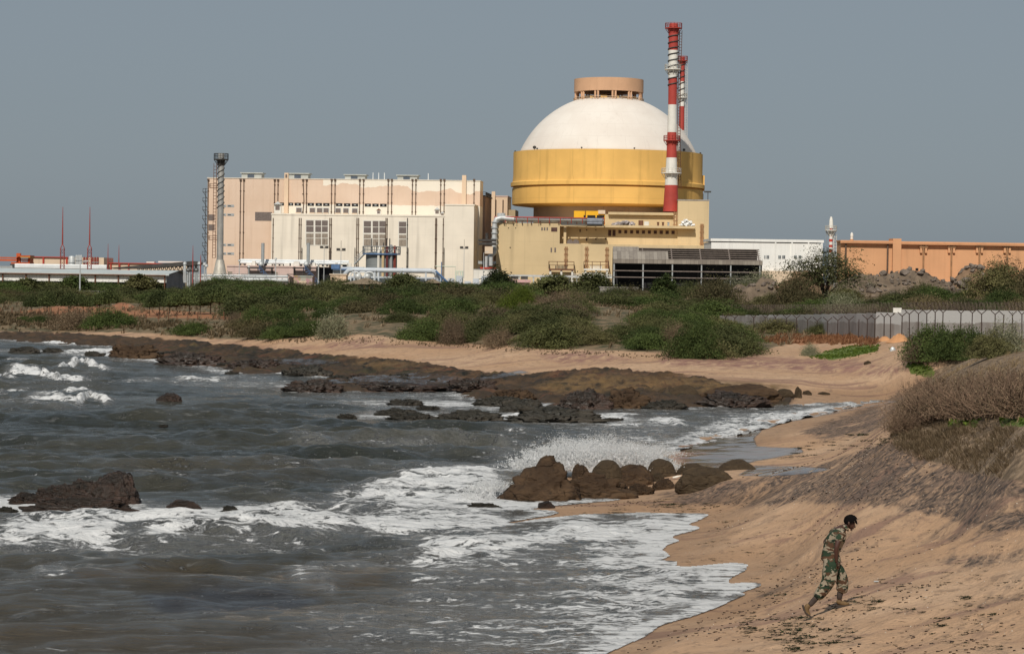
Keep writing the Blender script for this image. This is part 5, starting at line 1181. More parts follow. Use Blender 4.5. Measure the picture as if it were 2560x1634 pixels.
for x, lab in ((537, 'slim grey flue with a ball base on the pink roof, the left one'), (878, 'slim grey flue with a ball base on the pink roof, the right one')):
    cx = FQ.x(*zp(x, 830)); z0, z1 = FQ.z(*zp(x, 925)), FQ.z(*zp(x, 745)); t = FQ.thing('flue_stack', lab, 'chimney', (cx, 0, ZB), 'flues on the pink building')
    MB().tube([(cx, -1.5, z0+1), (cx, -1.5, z1)], .45, 16).build('pipe', M_GREYM, t, smooth=40)
    MB().lathe([(.1, -.75), (.5, -.6), (.75, -.2), (.75, .2), (.5, .6), (.1, .75)], (cx-.5, -1.5, z0+.7), 16).build('ball_base', M_LIGHT, t, smooth=60)
    mb = MB(); zd = FQ.z(*zp(x, 985))
    for dx, dy in ((-3.6, -4), (-1, -4), (2.6, -4), (-3.6, -1), (2.6, -1)): mb.tube([(cx+dx, dy, ZB), (cx+dx, dy, z0)], .13, 4)
    mb.box(cx-4, cx+3, -4.2, -.8, z0-.5, z0-.2).box(cx-5.5, cx+1, -4.2, -.8, zd, zd+.2).tube([(cx-5.5, -4, zd), (cx-1, -4, ZB+1.6)], .12, 4)
    mb.build('support_frame', M_DKSTEEL, t)
    mb = MB()
    for k in range(9): mb.box(cx-1+k*.55, cx-.3+k*.55, -4.6, -3.9, z0-.8-k*.62, z0-.65-k*.62)
    mb.rail([(cx-.6, -4.6, z0-.7), (cx+4, -4.6, z0-5.9)], 1.1, .06, 1.5); mb.build('stair', M_BLUE, t)
# stone gatehouse, peach hut, brown hip-roof huts
M_STONE = NB('rubble_stone'); _v = M_STONE.N.new('ShaderNodeTexVoronoi'); _v.inputs['Scale'].default_value = 1.1; M_STONE.L.new(M_STONE.obj, _v.inputs['Vector'])
M_STONE.set('Base Color', M_STONE.mix(.55, M_STONE.mix(.6, _v.outputs['Color'], (.35, .2, .16)), (.42, .27, .22))); M_STONE.set('Roughness', .9); M_STONE = M_STONE.m
FH = Fr(560)
a, b, c, d = zr(FH, 765, 905, 1000, 1075, 0); t = FH.thing('stone_gatehouse', 'small rough stone building with a pale door frame in the scrub', 'hut', (a, 0, ZB))
MB().box(a, b, 0, 6, ZB, d).build('wall', M_STONE, t); MB().box(a-.1, b+.15, -.15, 6.1, d, d+.3).build('coping', M_STONE, t)
p, q, r_, s = zr(FH, 805, 862, 1030, 1070, 0); MB().box(p, q, -.1, 0, ZB, s).build('door_frame', M_CREAM, t); MB().box(p+.5, q-.5, -.14, -.09, ZB, s-.6).build('door', M_PINK, t)
a, b, c, d = zr(FH, 1040, 1160, 985, 1080, 3); t = FH.thing('peach_hut', 'small flat roofed peach hut left of the big pale pipe', 'hut', (a, 3, ZB))
MB().box(a, b, 3, 9, ZB, d).build('wall', M_PEACHB, t); MB().box(a-.2, b+.2, 2.8, 9.2, d, d+.25).build('roof', M_CREAM, t); MB().tube([(a+.6, 2.7, ZB), (a+.6, 2.7, d-.5)], .2, 5).build('downpipe', M_DRAIN, t)
FH2 = Fr(470); M_THATCH = paint('brown_roof', (.20, .155, .105), .9, .2, 1, .1)
for x0, x1, xm_, y0, y1, lab in ((1122, 1470, 1300, 1005, 1055, 'brown hip roofed hut in the scrub below the big pale pipe'), (1735, 1880, 1808, 1012, 1045, 'smaller brown hip roof further right in the scrub')):
    a, b, c, d = zr(FH2, x0, x1, y0, y1, 0); m_ = FH2.x(*zp(xm_, y0)); t = FH2.thing('hip_roof_hut', lab, 'hut', (a, 0, 2.2)); w = (b-a)
    mb = MB(); mb.quad((a, 0, c), (b, 0, c), (m_, w*.3, d)); mb.quad((b, 0, c), (b, w*.6, c), (m_, w*.3, d)); mb.quad((b, w*.6, c), (a, w*.6, c), (m_, w*.3, d)); mb.quad((a, w*.6, c), (a, 0, c), (m_, w*.3, d)); mb.build('roof', M_THATCH, t)
    MB().box(a+.5, b-.5, .5, w*.6-.5, 1.8, c+.02).build('wall', M_DKSTEEL, t)
    mb = MB()
    for k in range(9): xx = a+.5+(b-a-1)*k/8; mb.box(xx-.1, xx+.1, .35, .5, 1.8, c)
    mb.build('post', M_RUST, t)
# grey tank with stair and pipes
FN = Fr(720)
a, b, c, d = zr(FN, 1308, 1543, 820, 960, 0); r_ = (b-a)/2; cx = (a+b)/2
M_TANK = paint('tank_grey', (.22, .235, .235), .6, .1, .3, .12, panels=(50, 3.4, .05, .6))
t = FN.thing('process_tank', 'squat dark grey round tank with blue top railing and a stair before the annex', 'tank', (cx, 0, ZB))
MB().lathe([(r_, ZB), (r_, d), (0, d+.8)], (cx, 0, 0), 48).build('shell', M_TANK, t, smooth=40)
MB().lathe([(r_+.05, d-.5), (r_+1.0, d-.5), (r_+1.0, d-.1), (r_+.05, d-.1)], (cx, 0, 0), 40).build('walkway', M_BLUE, t)
MB().rail([(cx+(r_+.95)*math.cos(k*math.pi/14), (r_+.95)*math.sin(k*math.pi/14), d-.1) for k in range(29)], 2.0, .08, 2).build('handrail', M_GREYM, t)
s0_, s1_ = (cx-r_-.3, -1, d-.3), (FN.x(*zp(1225, 900)), -1, FN.z(*zp(1225, 905)))
mb = MB().tube([s0_, s1_], .22, 4).tube([(s0_[0], -1.9, s0_[2]), (s1_[0], -1.9, s1_[2])], .22, 4); mb.rail([s0_, s1_], 1.6, .08, 2)
for k in range(14): u = k/13; x, z = s0_[0]+(s1_[0]-s0_[0])*u, s0_[2]+(s1_[2]-s0_[2])*u; mb.box(x-.3, x+.3, -1.9, -1, z-.05, z+.05)
mb.build('stair', M_GREYM, t)
for x, m in ((1410, M_WHT), (1443, M_TAN), (1473, paint('maroon', (.14, .04, .04), .6, .2, 1, 0)), (1503, M_GREYM), (1528, M_RB)):
    xx = FN.x(*zp(x, 880)); yy = -math.sqrt(max(.1, r_*r_-(xx-cx)**2)) - .4; MB().tube([(xx, yy, ZB), (xx, yy, d+g.uniform(0, 2.5)), (xx+.3, yy+2, d+1.5)], .38, 6).build('pipe', m, t)
mb = MB()
for x in (1350, 1390, 1440, 1460, 1486): xx = FN.x(*zp(x, 790)); mb.tube([(xx, 1, d), (xx, 1, d+g.uniform(2.5, 6))], .16, 5)
mb.build('vent_pipe', M_DKSTEEL, t)
# big horizontal pale pipe
FD = Fr(650)
xa, xb = FD.x(*zp(1165, 950)), FD.x(*zp(1850, 955)); z = (FD.z(*zp(1200, 948)) + FD.z(*zp(1800, 953)))/2; r_ = (FD.z(*zp(1500, 930)) - FD.z(*zp(1500, 967)))/2
t = FD.thing('big_pipe', 'thick pale blue grey pipe on short stands before the white annex', 'pipe', (xa, 0, ZB)); M_PB = paint('pale_pipe', (.50, .54, .58), .45, .08, .2, .12)
MB().tube([(xa-.6, .8, z-2.6), (xa-.3, .3, z-1), (xa+.6, 0, z-.1), (xa+2, 0, z), (xb-2, 0, z), (xb-.8, 0, z-.2), (xb, .3, z-1.2), (xb, .8, z-2.8)], r_, 18).build('shell', M_PB, t, smooth=50)
mb = MB()
for x in (1215, 1388, 1582, 1800): xx = FD.x(*zp(x, 950)); mb.tube([(xx-.1, 0, z), (xx+.1, 0, z)], r_+.07, 20)
mb.build('joint_ring', M_GREYM, t); mb = MB()
for x in (1222, 1375, 1404, 1568, 1590, 1760): xx = FD.x(*zp(x, 980)); mb.box(xx-.22, xx+.22, -.4, .4, ZB, z-r_+.3)
mb.build('support', M_PB, t)
MB().box(FD.x(*zp(1110, 930), 6), FD.x(*zp(1290, 930), 6), 6, 10, FD.z(*zp(1200, 940), 6), FD.z(*zp(1200, 924), 6)).box(xa-1, xb+1, 3, 8, ZB, z-r_-1.0).build('plinth_block', paint('pale_block', (.52, .56, .60), .7, .06, .3, .1), t)
t = FD.thing('pump_set', 'pair of round white pumps with looped pipes under the big pale pipe', 'pump', (FD.x(*zp(1280, 1000)), -3, ZB))
for x in (1255, 1325): cx = FD.x(*zp(x, 995)); MB().lathe([(0, -.95), (.7, -.75), (.95, -.3), (.95, .3), (.7, .75), (0, .95)], (cx, -3, FD.z(*zp(x, 998))), 16).build('casing', M_LIGHT, t, smooth=60)
mb = MB()
for x in (1235, 1290, 1340): cx = FD.x(*zp(x, 990)); zc_ = FD.z(*zp(x, 985)); mb.tube([(cx-1.2, -3.6, ZB)] + [(cx-1.2*math.cos(k*math.pi/6), -3.6, zc_+.8*math.sin(k*math.pi/6)) for k in range(7)] + [(cx+1.2, -3.6, ZB)], .2, 6)
mb.build('pipe', M_WPIPE, t)
# pale yellow frame, blue plant, white low wall
t = FD.thing('pipe_portal', 'thin pale green pipe portal right of the big pale pipe', 'pipe rack', (FD.x(*zp(2000, 980)), -2, ZB)); M_PG = paint('pale_green', (.55, .62, .50), .6, .1, 1, 0)
mb = MB(); zt = FD.z(*zp(1930, 921)); mb.tube([(FD.x(*zp(1830, 921)), 0, zt), (FD.x(*zp(1985, 921)), 0, zt), (FD.x(*zp(1985, 935)), 0, zt-1.2), (FD.x(*zp(2038, 935)), 0, zt-1.2)], .12, 5)
for x in (1985, 2000, 2020, 2036): xx = FD.x(*zp(x, 980)); mb.tube([(xx, 0, ZB), (xx, 0, zt-1.2)], .16, 5)
mb.build('frame', M_PG, t); MB().box(FD.x(*zp(1985, 1000)), FD.x(*zp(2036, 1000)), -.6, .6, ZB, ZB+3).build('base', M_LIGHT, t)
t = FD.thing('blue_plant', 'blue steel pipework block between pink building and grey tank', 'machinery', (FD.x(*zp(1045, 960)), 4, ZB)); mb = MB()
for x0, x1, y0, y1 in ((1048,1110,905,940),(1060,1180,938,946)): p, q, r_, s = zr(FD, x0, x1, y0, y1, 4); mb.box(p, q, 4, 7, r_, s)
mb.build('frame', M_BLUE, t); p, q, r_, s = zr(FD, 1060, 1165, 946, 990, 5); MB().box(p, q, 5, 8, ZB, s).build('tank_block', M_GREYM, t)
t = FD.thing('blue_trestle', 'blue and pale trestle equipment at the right end of the big pale pipe', 'machinery', (xb, -1, ZB)); mb = MB()
for k in range(7): x = xb+.5+k*2.2; mb.box(x, x+1.6, -1, 2, ZB, ZB+2.6+(k % 3)*.7)
mb.build('cabinet', M_PB, t); mb = MB(); mb.tube([(xb+1, -1.4, ZB), (xb+1, -1.4, z+2.4)], .14, 5).tube([(xb-.5, -1.4, z), (xb+4, -1.4, ZB+1)], .3, 5); mb.build('strut', M_BLUE, t)
FWW = Fr(690); a, b = FWW.x(*zp(2118, 950)), FWW.x(1245, 680); t = FWW.thing('white_wall', 'low white wall closing the gap between hall and tan building', 'wall', (a, 0, ZB)); MB().box(a, b, 0, .5, ZB, FWW.z(1225, 674)).build('panel', M_WHT, t); MB().box(a-.1, b, -.1, .6, FWW.z(1225, 674), FWW.z(1225, 673)).build('coping', M_LIGHT, t)
# machinery in the shaded gap
FX = Fr(760); t = FX.thing('gap_plant', 'red railed steel decks with tanks in the shaded gap beside the tan building', 'machinery', (FX.x(1215, 640), 0, ZB)); mb = MB()
for y, yy in ((598, 603), (606, 612), (668, 673)): a, b, c, d = FX.rect(1196, 1240, y, yy); mb.box(a, b, 0, 8, c, d)
mb.build('deck', M_DKSTEEL, t); a, b, c, d = FX.rect(1212, 1232, 616, 634); MB().box(a, b, 0, 4, c, d).build('cabin', M_CREAM, t)
a, b, c, d = FX.rect(1200, 1240, 668, 672); MB().box(a, b, -.4, 0, c, d).build('red_beam', M_REDP, t)
mb = MB()
for p0, p1, y0, y1 in ((1212,1219,640,668),(1222,1232,642,664)): a, b, c, d = FX.rect(p0, p1, y0, y1); mb.tube([((a+b)/2, .8, c), ((a+b)/2, .8, d)], (b-a)/2, 10)
mb.build('vessel', M_LIGHT, t); a, b, c, d = FX.rect(1213, 1221, 582, 597); MB().tube([((a+b)/2, 2, c), ((a+b)/2, 2, d)], (b-a)/2, 12).build('dark_tank', M_DKSTEEL, t)
# pink kiosk and grey concrete box in the scrub
FKK = Fr(560); a, b = FKK.x(1268, 705), FKK.x(1324, 705); z0 = FKK.z(1296, 694); zt = FKK.z(1296, 699)
t = FKK.thing('pink_kiosk', 'low rose pink building with two dark rooftop boxes under the tan wall', 'hut', (a, 0, ZB)); MB().box(a, b, 0, 8, ZB-1, FKK.z(1296, 706)).build('wall', M_PINK2, t); MB().box(a-.5, b+.3, -.5, 8.2, FKK.z(1296, 705.5), zt).build('roof', M_PINK2, t)
mb = MB()
for x in (1287, 1311): xx = FKK.x(x, 693); mb.box(xx-.8, xx+.8, 0, 1, zt+.1, zt+.8)
mb.build('roof_box', M_DKSTEEL, t); MB().tube([(FKK.x(1287, 705), -.6, ZB), (FKK.x(1287, 705), -.6, zt)], .12, 4).tube([(FKK.x(1291, 705), -.6, ZB), (FKK.x(1291, 705), -.6, zt)], .12, 4).build('ladder', M_DKSTEEL, t)
FWS = Fr(700); a, b = FWS.x(1262, 690), FWS.x(1532, 690); t = FWS.thing('grey_pipeway', 'long grey pipeway with white railings at the foot of the tan wall', 'pipe rack', (a, 0, ZB)); MB().box(a, b, 0, 1.5, FWS.z(1400, 693), FWS.z(1400, 688)).build('trough', M_LIGHT, t); mb = MB()
for k in range(16): x = a+(b-a)*k/15; mb.box(x-.2, x+.2, .2, 1, ZB, FWS.z(1400, 692))
mb.build('support', M_LIGHT, t); MB().rail([(FWS.x(1430, 690), -.2, FWS.z(1400, 703)), (b, -.2, FWS.z(1400, 703))], 2.0, .09, 2.2).build('handrail', M_WHT, t)
FWC = Fr(420); a, b = FWC.x(1478, 705), FWC.x(1503, 705); t = FWC.thing('white_lattice_tower', 'short white lattice scaffold left of the dark open shed', 'scaffold', (a, 0, 2.5)); mb = MB(); z0, z1 = 2.5, FWC.z(1490, 682)
for k in range(5): x = a+(b-a)*k/4; mb.tube([(x, 0, z0), (x, 0, z1)], .09, 4)
for k in range(6): zz_ = z0+(z1-z0)*(k+.5)/6; mb.tube([(a, 0, zz_), (b, 0, zz_)], .08, 4)
mb.build('frame', M_WHT, t); MB().box(a-1.5, b, .4, .6, z1-.2, z1).build('top_beam', M_WHT, t)
for px, py, Y, w, h, lab in ((1548, 738, 310, 4.8, 1.9, 'grey concrete block house with flat top sunk in the scrub below the shed'), (215, 736, 330, 5.2, .8, 'low grey concrete wall piece in the scrub by the lamp post')):
    F = Fr(Y); x = F.x(px, py); z = F.z(px, py); t = F.thing('concrete_block', lab, 'wall', (x, 0, z-h/2)); MB().box(x-w/2, x+w/2, 0, 2.2, z-h*1.2, z+h/2).build('body', M_CONC, t); MB().box(x-w/2-.08, x+w/2+.08, -.08, 2.28, z+h/2, z+h/2+.1).build('coping', M_CONC, t)
# ---------------------------------------------------------------- vegetation
def leaf_mat(name, dark, light, dry=None, transl=.25):
    n = NB(name); t = n.attr('tint'); r_ = n.objrand()
    c = n.mix(t, dark, light)
    if dry: c = n.mix(n.math('MULTIPLY', n.ramp(r_, .5, 1.0), .35), c, dry)
    c = n.mix(1.0, c, n.mix(r_, (.72, .72, .72), (1.22, 1.2, 1.12)), 'MULTIPLY')
    n.set('Base Color', c); n.set('Roughness', .75); n.set('Specular IOR Level', .15)
    tl = n.N.new('ShaderNodeBsdfTranslucent'); n.L.new(c, tl.inputs[0]); ms = n.N.new('ShaderNodeMixShader'); ms.inputs[0].default_value = transl
    n.L.new(n.b.outputs[0], ms.inputs[1]); n.L.new(tl.outputs[0], ms.inputs[2]); n.L.new(ms.outputs[0], n.out.inputs['Surface'])
    return n.m
def quads_mesh(name, C, A, B, tint, mat):
    """one small quad per row: centre C, half axes A and B"""
    N = len(C); v = np.stack([C-A-B, C+A-B, C+A+B, C-A+B], 1).reshape(-1, 3).astype(np.float32)
    me = bpy.data.meshes.new(name); me.vertices.add(4*N); me.vertices.foreach_set('co', v.ravel())
    me.loops.add(4*N); me.loops.foreach_set('vertex_index', np.arange(4*N, dtype=np.int32))
    me.polygons.add(N); me.polygons.foreach_set('loop_start', np.arange(0, 4*N, 4, dtype=np.int32)); me.polygons.foreach_set('loop_total', np.full(N, 4, np.int32))
    me.update(calc_edges=True)
    a = me.attributes.new('tint', 'FLOAT', 'FACE'); a.data.foreach_set('value', np.clip(tint, 0, 1).astype(np.float32))
    me.materials.append(mat); return me
def rvec(g, n):
    v = g.normal(size=(n, 3)); return v / np.linalg.norm(v, axis=1, keepdims=True)
def bush_mesh(name, mat, seed, sprays=80, leaves=90, leaf=.035, flat=.35, top=.78, umb=0.0, size=(.17, .17, .06)):
    """crown inside radius 1, height `top`: many flattened sprays of leaf-sized faces with gaps between"""
    g = np.random.default_rng(seed); th = g.uniform(0, 2*np.pi, sprays); u = g.random(sprays)
    el = np.arcsin(np.clip(u * (1 - umb) + umb * np.sqrt(u), 0, 1)); rad = .35 + .65 * g.random(sprays) ** .6
    lob = 1 + .22*np.sin(2*th + g.uniform(0, 6)) + .15*np.sin(3*th + g.uniform(0, 6)) + g.normal(0, .08, sprays)
    c = np.stack([np.cos(th)*np.cos(el)*rad*lob, np.sin(th)*np.cos(el)*rad*lob, np.sin(el)*rad*top*(1 + g.normal(0, .10, sprays)) + .04], -1)
    idx = np.repeat(np.arange(sprays), leaves); n_ = len(idx)
    sc = (.6 + .8*g.random(sprays))[idx, None]
    loc = g.normal(size=(n_, 3)) * np.array(size) * sc
    out = c / np.linalg.norm(c, axis=1, keepdims=True)
    loc[:, 2] -= .35 * (loc[:, 0]*out[idx, 0] + loc[:, 1]*out[idx, 1])           # sprays droop outwards
    C = c[idx] + loc; C[:, 2] = np.abs(C[:, 2]) + .0
    nrm = rvec(g, n_) * (1 - flat) + np.array([0, 0, 1]) * flat + out[idx]*.25; nrm /= np.linalg.norm(nrm, axis=1, keepdims=True)
    t = np.cross(nrm, rvec(g, n_)); t /= np.linalg.norm(t, axis=1, keepdims=True) + 1e-9; b = np.cross(nrm, t)
    s = leaf * g.uniform(.5, 1.3, (n_, 1))
    tint = np.repeat(g.random(sprays), leaves) * .72 + g.random(n_) * .28
    return quads_mesh(name, C, t*s*1.5, b*s*.6, tint, mat)
M_BARK = paint('bark', (.09, .06, .04), .9, .3, 2, 0)
def stem_mesh(name, seed, n=9, r=.022, h=.6):
    g = random.Random(seed); mb = MB()
    for k in range(n):
        a = 2*math.pi*k/n + g.uniform(-.3, .3); l = g.uniform(.5, .9); pts = [(0, 0, -.12)]
        for i in range(1, 5): u = i/4; pts.append((math.cos(a)*l*u**1.2 + g.gauss(0, .03), math.sin(a)*l*u**1.2 + g.gauss(0, .03), h*u**.8 + g.gauss(0, .02)))
        mb.tube(pts, [r, r*.8, r*.6, r*.4, r*.2], 4)
    me = bpy.data.meshes.new(name); me.from_pydata(mb.v, [], mb.f); me.materials.append(M_BARK); return me
M_THORN = leaf_mat('thorn_leaves', (.040, .050, .019), (.150, .158, .060), (.18, .135, .075))
M_LUSH = leaf_mat('lush_leaves', (.028, .046, .014), (.115, .150, .045))
M_OLIVE = leaf_mat('olive_leaves', (.055, .052, .024), (.18, .15, .075), (.22, .16, .10))
M_DRY = leaf_mat('dry_leaves', (.065, .046, .030), (.24, .175, .115), None, .1)
M_YGREEN = leaf_mat('yellow_green_leaves', (.04, .06, .008), (.15, .19, .03))
M_GREYG = leaf_mat('grey_green_leaves', (.08, .09, .05), (.34, .33, .22))
BM = {}
for k in range(5): BM['thorn', k] = (bush_mesh('foliage', M_THORN, 100+k, 150, 105, .0165, .45, .75), stem_mesh('stem', 100+k))
for k in range(4): BM['lush', k] = (bush_mesh('foliage', M_LUSH, 200+k, 170, 105, .0165, .35, .8), stem_mesh('stem', 200+k))
for k in range(4): BM['olive', k] = (bush_mesh('foliage', M_OLIVE, 300+k, 120, 95, .0165, .3, .7, size=(.16, .16, .10)), stem_mesh('stem', 300+k))
for k in range(3): BM['dry', k] = (bush_mesh('foliage', M_DRY, 400+k, 110, 100, .013, .1, .75, size=(.15, .15, .14)), stem_mesh('stem', 400+k, 16, .012))
for k in range(2): BM['yel', k] = (bush_mesh('foliage', M_YGREEN, 500+k, 90, 150, .018, .3, .85, size=(.2, .2, .15)), stem_mesh('stem', 500+k))
for k in range(2): BM['grey', k] = (bush_mesh('foliage', M_GREYG, 600+k, 70, 90, .02, .1, .9, size=(.2, .2, .2)), stem_mesh('stem', 600+k))
bg_ = random.Random(77); BUSHES = []
def bush(kind, p, r_, h, label, group=None, name='thorn_bush', cat='bush'):
    ks = [k for k in BM if k[0] == kind]; fm, sm = BM[bg_.choice(ks)]
    e = bpy.data.objects.new(name, None); COL.objects.link(e); e.location = p; e.rotation_euler = (0, 0, bg_.uniform(0, 6.28)); e.scale = (r_, r_ * bg_.uniform(.85, 1.15), h / .78)
    tag(e, label, cat, group)
    for nm, me in (('foliage', fm), ('stem', sm)):
        o = bpy.data.objects.new(nm, me); COL.objects.link(o); o.parent = e
    BUSHES.append((p[0], p[1], r_)); return e
def zone(kinds, px0, px1, Y0, Y1, n_, r0, r1, hf, label, group, name='thorn_bush', near=1.15, keep=None):
    done = []; tries = 0
    while len(done) < n_ and tries < n_ * 40:
        tries += 1
        px, Y = bg_.uniform(px0, px1), math.exp(bg_.uniform(math.log(Y0), math.log(Y1)))
        r_ = bg_.uniform(r0, r1); x = at_y(px, 700, Y).x
        if any((x-a)**2 + (Y-b)**2 < ((r_+c)*.5*near)**2 for a, b, c in done): continue
        z = gz(x, Y)
        if keep and not keep(px, *project(np.array([x]), np.array([Y]), np.array([z]))): continue
        done.append((x, Y, r_)); bush(bg_.choice(kinds), (x, Y, z - .05*r_), r_, r_*hf*bg_.uniform(.8, 1.2), label, group, name)
T, L_, O, D = 'thorn', 'lush', 'olive', 'dry'
zone([T, T, T, T, L_, O], -70, 700, 300, 400, 44, 2.4, 4.3, .44, 'dark green feathery thorn bush in the wide scrub belt behind the left wire fence', 'thorn bushes behind the left wire fence')
zone([T, T, L_], 480, 1460, 405, 540, 40, 2.6, 4.4, .54, 'dark bush along the top of the scrub at the foot of the turbine hall', 'bushes along the foot of the plant', 'scrub_bush')
zone([T, T, T, L_, O], 600, 1300, 235, 400, 50, 2.2, 4.0, .50, 'green thorn bush in the middle scrub between turbine hall and beach', 'thorn bushes in the middle scrub')
zone([T, L_, O, D], 640, 1180, 183, 235, 26, 1.3, 2.4, .55, 'low mixed bush at the sandy front edge of the middle scrub', 'bushes at the front edge of the middle scrub', 'scrub_bush', keep=lambda px, X, Y: Y < 842)
zone([O, D, T, T], 1090, 1460, 158, 240, 26, 1.1, 2.2, .6, 'brownish green bush on the slope left of the green mound', 'bushes on the slope left of the mound', 'scrub_bush', keep=lambda px, X, Y: Y < 866)
zone([T, L_, T], 1300, 1830, 148, 186, 44, 1.3, 2.3, .62, 'feathery green thorn bush spreading over the mound before the concrete wall', 'thorn bushes on the green mound', keep=lambda px, X, Y: Y < (872 if px < 1700 else 890) and Y < 800 + (px-1290)*.9 and not (1425 < px < 1615 and Y < 842))
zone([T, O, T, L_], 1440, 1900, 225, 330, 30, 1.8, 3.2, .55, 'green bush behind the mound below the dark open shed', 'bushes below the dark open shed', 'scrub_bush', keep=lambda px, X, Y: px < 1445 or px > 1600 or Y > 300)
zone([T, T, O, L_], 1780, 2660, 206, 262, 50, 1.3, 2.6, .58, 'green thorn bush on the bank above the concrete wall', 'thorn bushes on the bank above the wall', keep=lambda px, X, Y: True)
# single bushes the photo shows clearly:  (px, py base, kind, radius px, height px, label)
for px, py, kd, rp, hp, lab in [
 (190,826,D,70,42,'grey brown dry bush lying low on the left shore'),(268,822,L_,58,40,'dark green low bush right beside the grey brown bush on the left shore'),(95,806,L_,26,14,'small green bush on the left shore nearest the frame edge'),(60,803,L_,20,10,'tiny green tuft bush at the far left shore'),
 (478,838,L_,50,26,'low green creeping bush by the pale rock ledge'),(640,826,L_,36,50,'upright dark green bush at the left end of the middle scrub'),(590,815,D,34,28,'grey dry bush left of the upright dark green bush'),(695,848,L_,44,26,'green bush touching the sand in front of the brown scrub'),(830,848,'grey',46,44,'pale twiggy bush standing on the sand below the middle scrub'),
 (1065,852,L_,60,44,'small dark green bush on the sandy spur'),(1130,862,D,40,60,'dry brown bush at the left foot of the sandy slope'),(1270,790,'yel',36,40,'bright yellow green bush in the middle scrub'),(1305,762,'yel',30,34,'yellow green round bush near the left end of the concrete wall'),(1250,868,D,44,40,'grey dry bush hugging the sand left of the mound'),
 (1740,896,L_,60,74,'dark green bush hanging over the sand at the right foot of the mound'),(1820,884,T,90,62,'broad green bush spreading right from the foot of the mound'),(1690,872,D,36,56,'brown dry bush in front of the dark green bush on the mound'),(1950,835,T,80,32,'low green bush leaning on the concrete wall'),(2060,842,T,52,28,'small green bush below the middle of the concrete wall'),
 (2340,905,L_,70,72,'dark green bush in front of the blue green stained wall'),(2420,900,L_,70,66,'big dark green bush below the right part of the wall'),(2480,895,T,60,58,'green thorn bush at the right below the wall'),(2315,908,D,56,58,'tangled brown dry bush right of the orange sand heaps'),(2520,884,'grey',52,56,'pale flowering bush at the right edge before the wall'),
 (2026,890,'grey',24,22,'small grey green rosette bush on the dry slope'),(1905,738,'grey',50,42,'pale twiggy bush behind the barbed fence posts'),(1850,738,'grey',50,36,'pale flowering bush above the left part of the barbed posts'),(2110,790,'grey',50,40,'leafless pale bush behind the coil of wire')]:
    p = ground_at(px, py); k = p.y / FPX
    bush(kd, p + Vector((0, rp*k*.5, -.03)), rp*k, hp*k*1.08, lab, None, 'single_bush')
# young trees in a row behind the left wire fence
M_YT = leaf_mat('young_tree_leaves', (.032, .046, .018), (.12, .14, .05))
yt_f = [bush_mesh('crown', M_YT, 700+k, 60, 60, .05, .1, 1.0, size=(.26, .26, .22)) for k in range(3)]
def trunk_mesh(name, seed, h=1.0, r=.05):
    g = random.Random(seed); mb = MB(); mb.tube([(0,0,-.2),(g.gauss(0,.02),0,h*.5),(g.gauss(0,.03),g.gauss(0,.03),h)], [r, r*.8, r*.5], 5)
    for k in range(5): a = g.uniform(0,6.28); mb.tube([(0,0,h*.7),(math.cos(a)*.3,math.sin(a)*.3,h*1.15)], [r*.5, r*.2], 4)
    me = bpy.data.meshes.new(name); me.from_pydata(mb.v, [], mb.f); me.materials.append(M_BARK); return me
yt_t = [trunk_mesh('trunk', 700+k) for k in range(3)]
for px in (30, 75, 128, 165, 192, 213, 235, 337, 362, 385, 405, 440, 470, 497, 520, 545):
    p = ground_at(px + bg_.uniform(-4, 4), 792 if px < 260 else 797); p.y += 10; p.z = gz(p.x, p.y); i = bg_.randrange(3); s = bg_.uniform(.75, 1.15)
    e = bpy.data.objects.new('young_tree', None); COL.objects.link(e); e.location = p; e.scale = (s, s, s*1.15); e.rotation_euler = (0, 0, bg_.uniform(0, 6))
    tag(e, 'small round headed young tree in the row along the left wire fence', 'tree', 'young trees along the left wire fence')
    o = bpy.data.objects.new('trunk', yt_t[i]); COL.objects.link(o); o.parent = e
    o = bpy.data.objects.new('crown', yt_f[i]); COL.objects.link(o); o.parent = e; o.location = (0, 0, .95)
# trees
def tree(name, px, pyb, Y, w, h, label, mat, seed, sprays, leaves, leaf, umb, trunk_h, size, branches=9, zb=None):
    p = at_y(px, pyb, Y); p.z = zb if zb is not None else gz(p.x, p.y)
    k = Y / FPX; r_ = w*k/2; H_ = at_y(px, h, Y).z - p.z
    e = bpy.data.objects.new(name, None); COL.objects.link(e); e.location = p; tag(e, label, 'tree')
    me = bush_mesh('crown', mat, seed, sprays, leaves, leaf/r_, .5, (H_*(1-trunk_h))/r_, umb, size)
    o = bpy.data.objects.new('crown', me); COL.objects.link(o); o.parent = e; o.scale = (r_, r_, r_); o.location = (0, 0, H_*trunk_h)
    g = random.Random(seed); mb = MB()
    for q in range(branches):
        a = 2*math.pi*q/branches + g.uniform(-.3, .3); el = g.uniform(.25, 1.2); pts = [(g.gauss(0,.06), g.gauss(0,.06), -.2)]
        L = r_*g.uniform(.7, 1.0)
        for i in range(1, 6): u = i/5; pts.append((math.cos(a)*L*math.cos(el)*u**1.3+g.gauss(0,.05), math.sin(a)*L*math.cos(el)*u**1.3+g.gauss(0,.05), H_*(.15+.75*math.sin(el)*.8+.1)*u**.75+g.gauss(0,.04)))
        mb.tube(pts, [.075, .065, .05, .038, .025, .012], 5)
        for i in range(2, 6):
            for s in (0, 1):
                a2 = a + g.uniform(-1.1, 1.1); b0 = Vector(pts[i]); mb.tube([b0, b0 + Vector((math.cos(a2)*.5, math.sin(a2)*.5, g.uniform(.0, .5)))*r_*.35], [.022, .008], 4)
    me = bpy.data.meshes.new('trunk'); me.from_pydata(mb.v, [], mb.f); me.materials.append(M_BARK); o = bpy.data.objects.new('trunk', me); COL.objects.link(o); o.parent = e
    return e
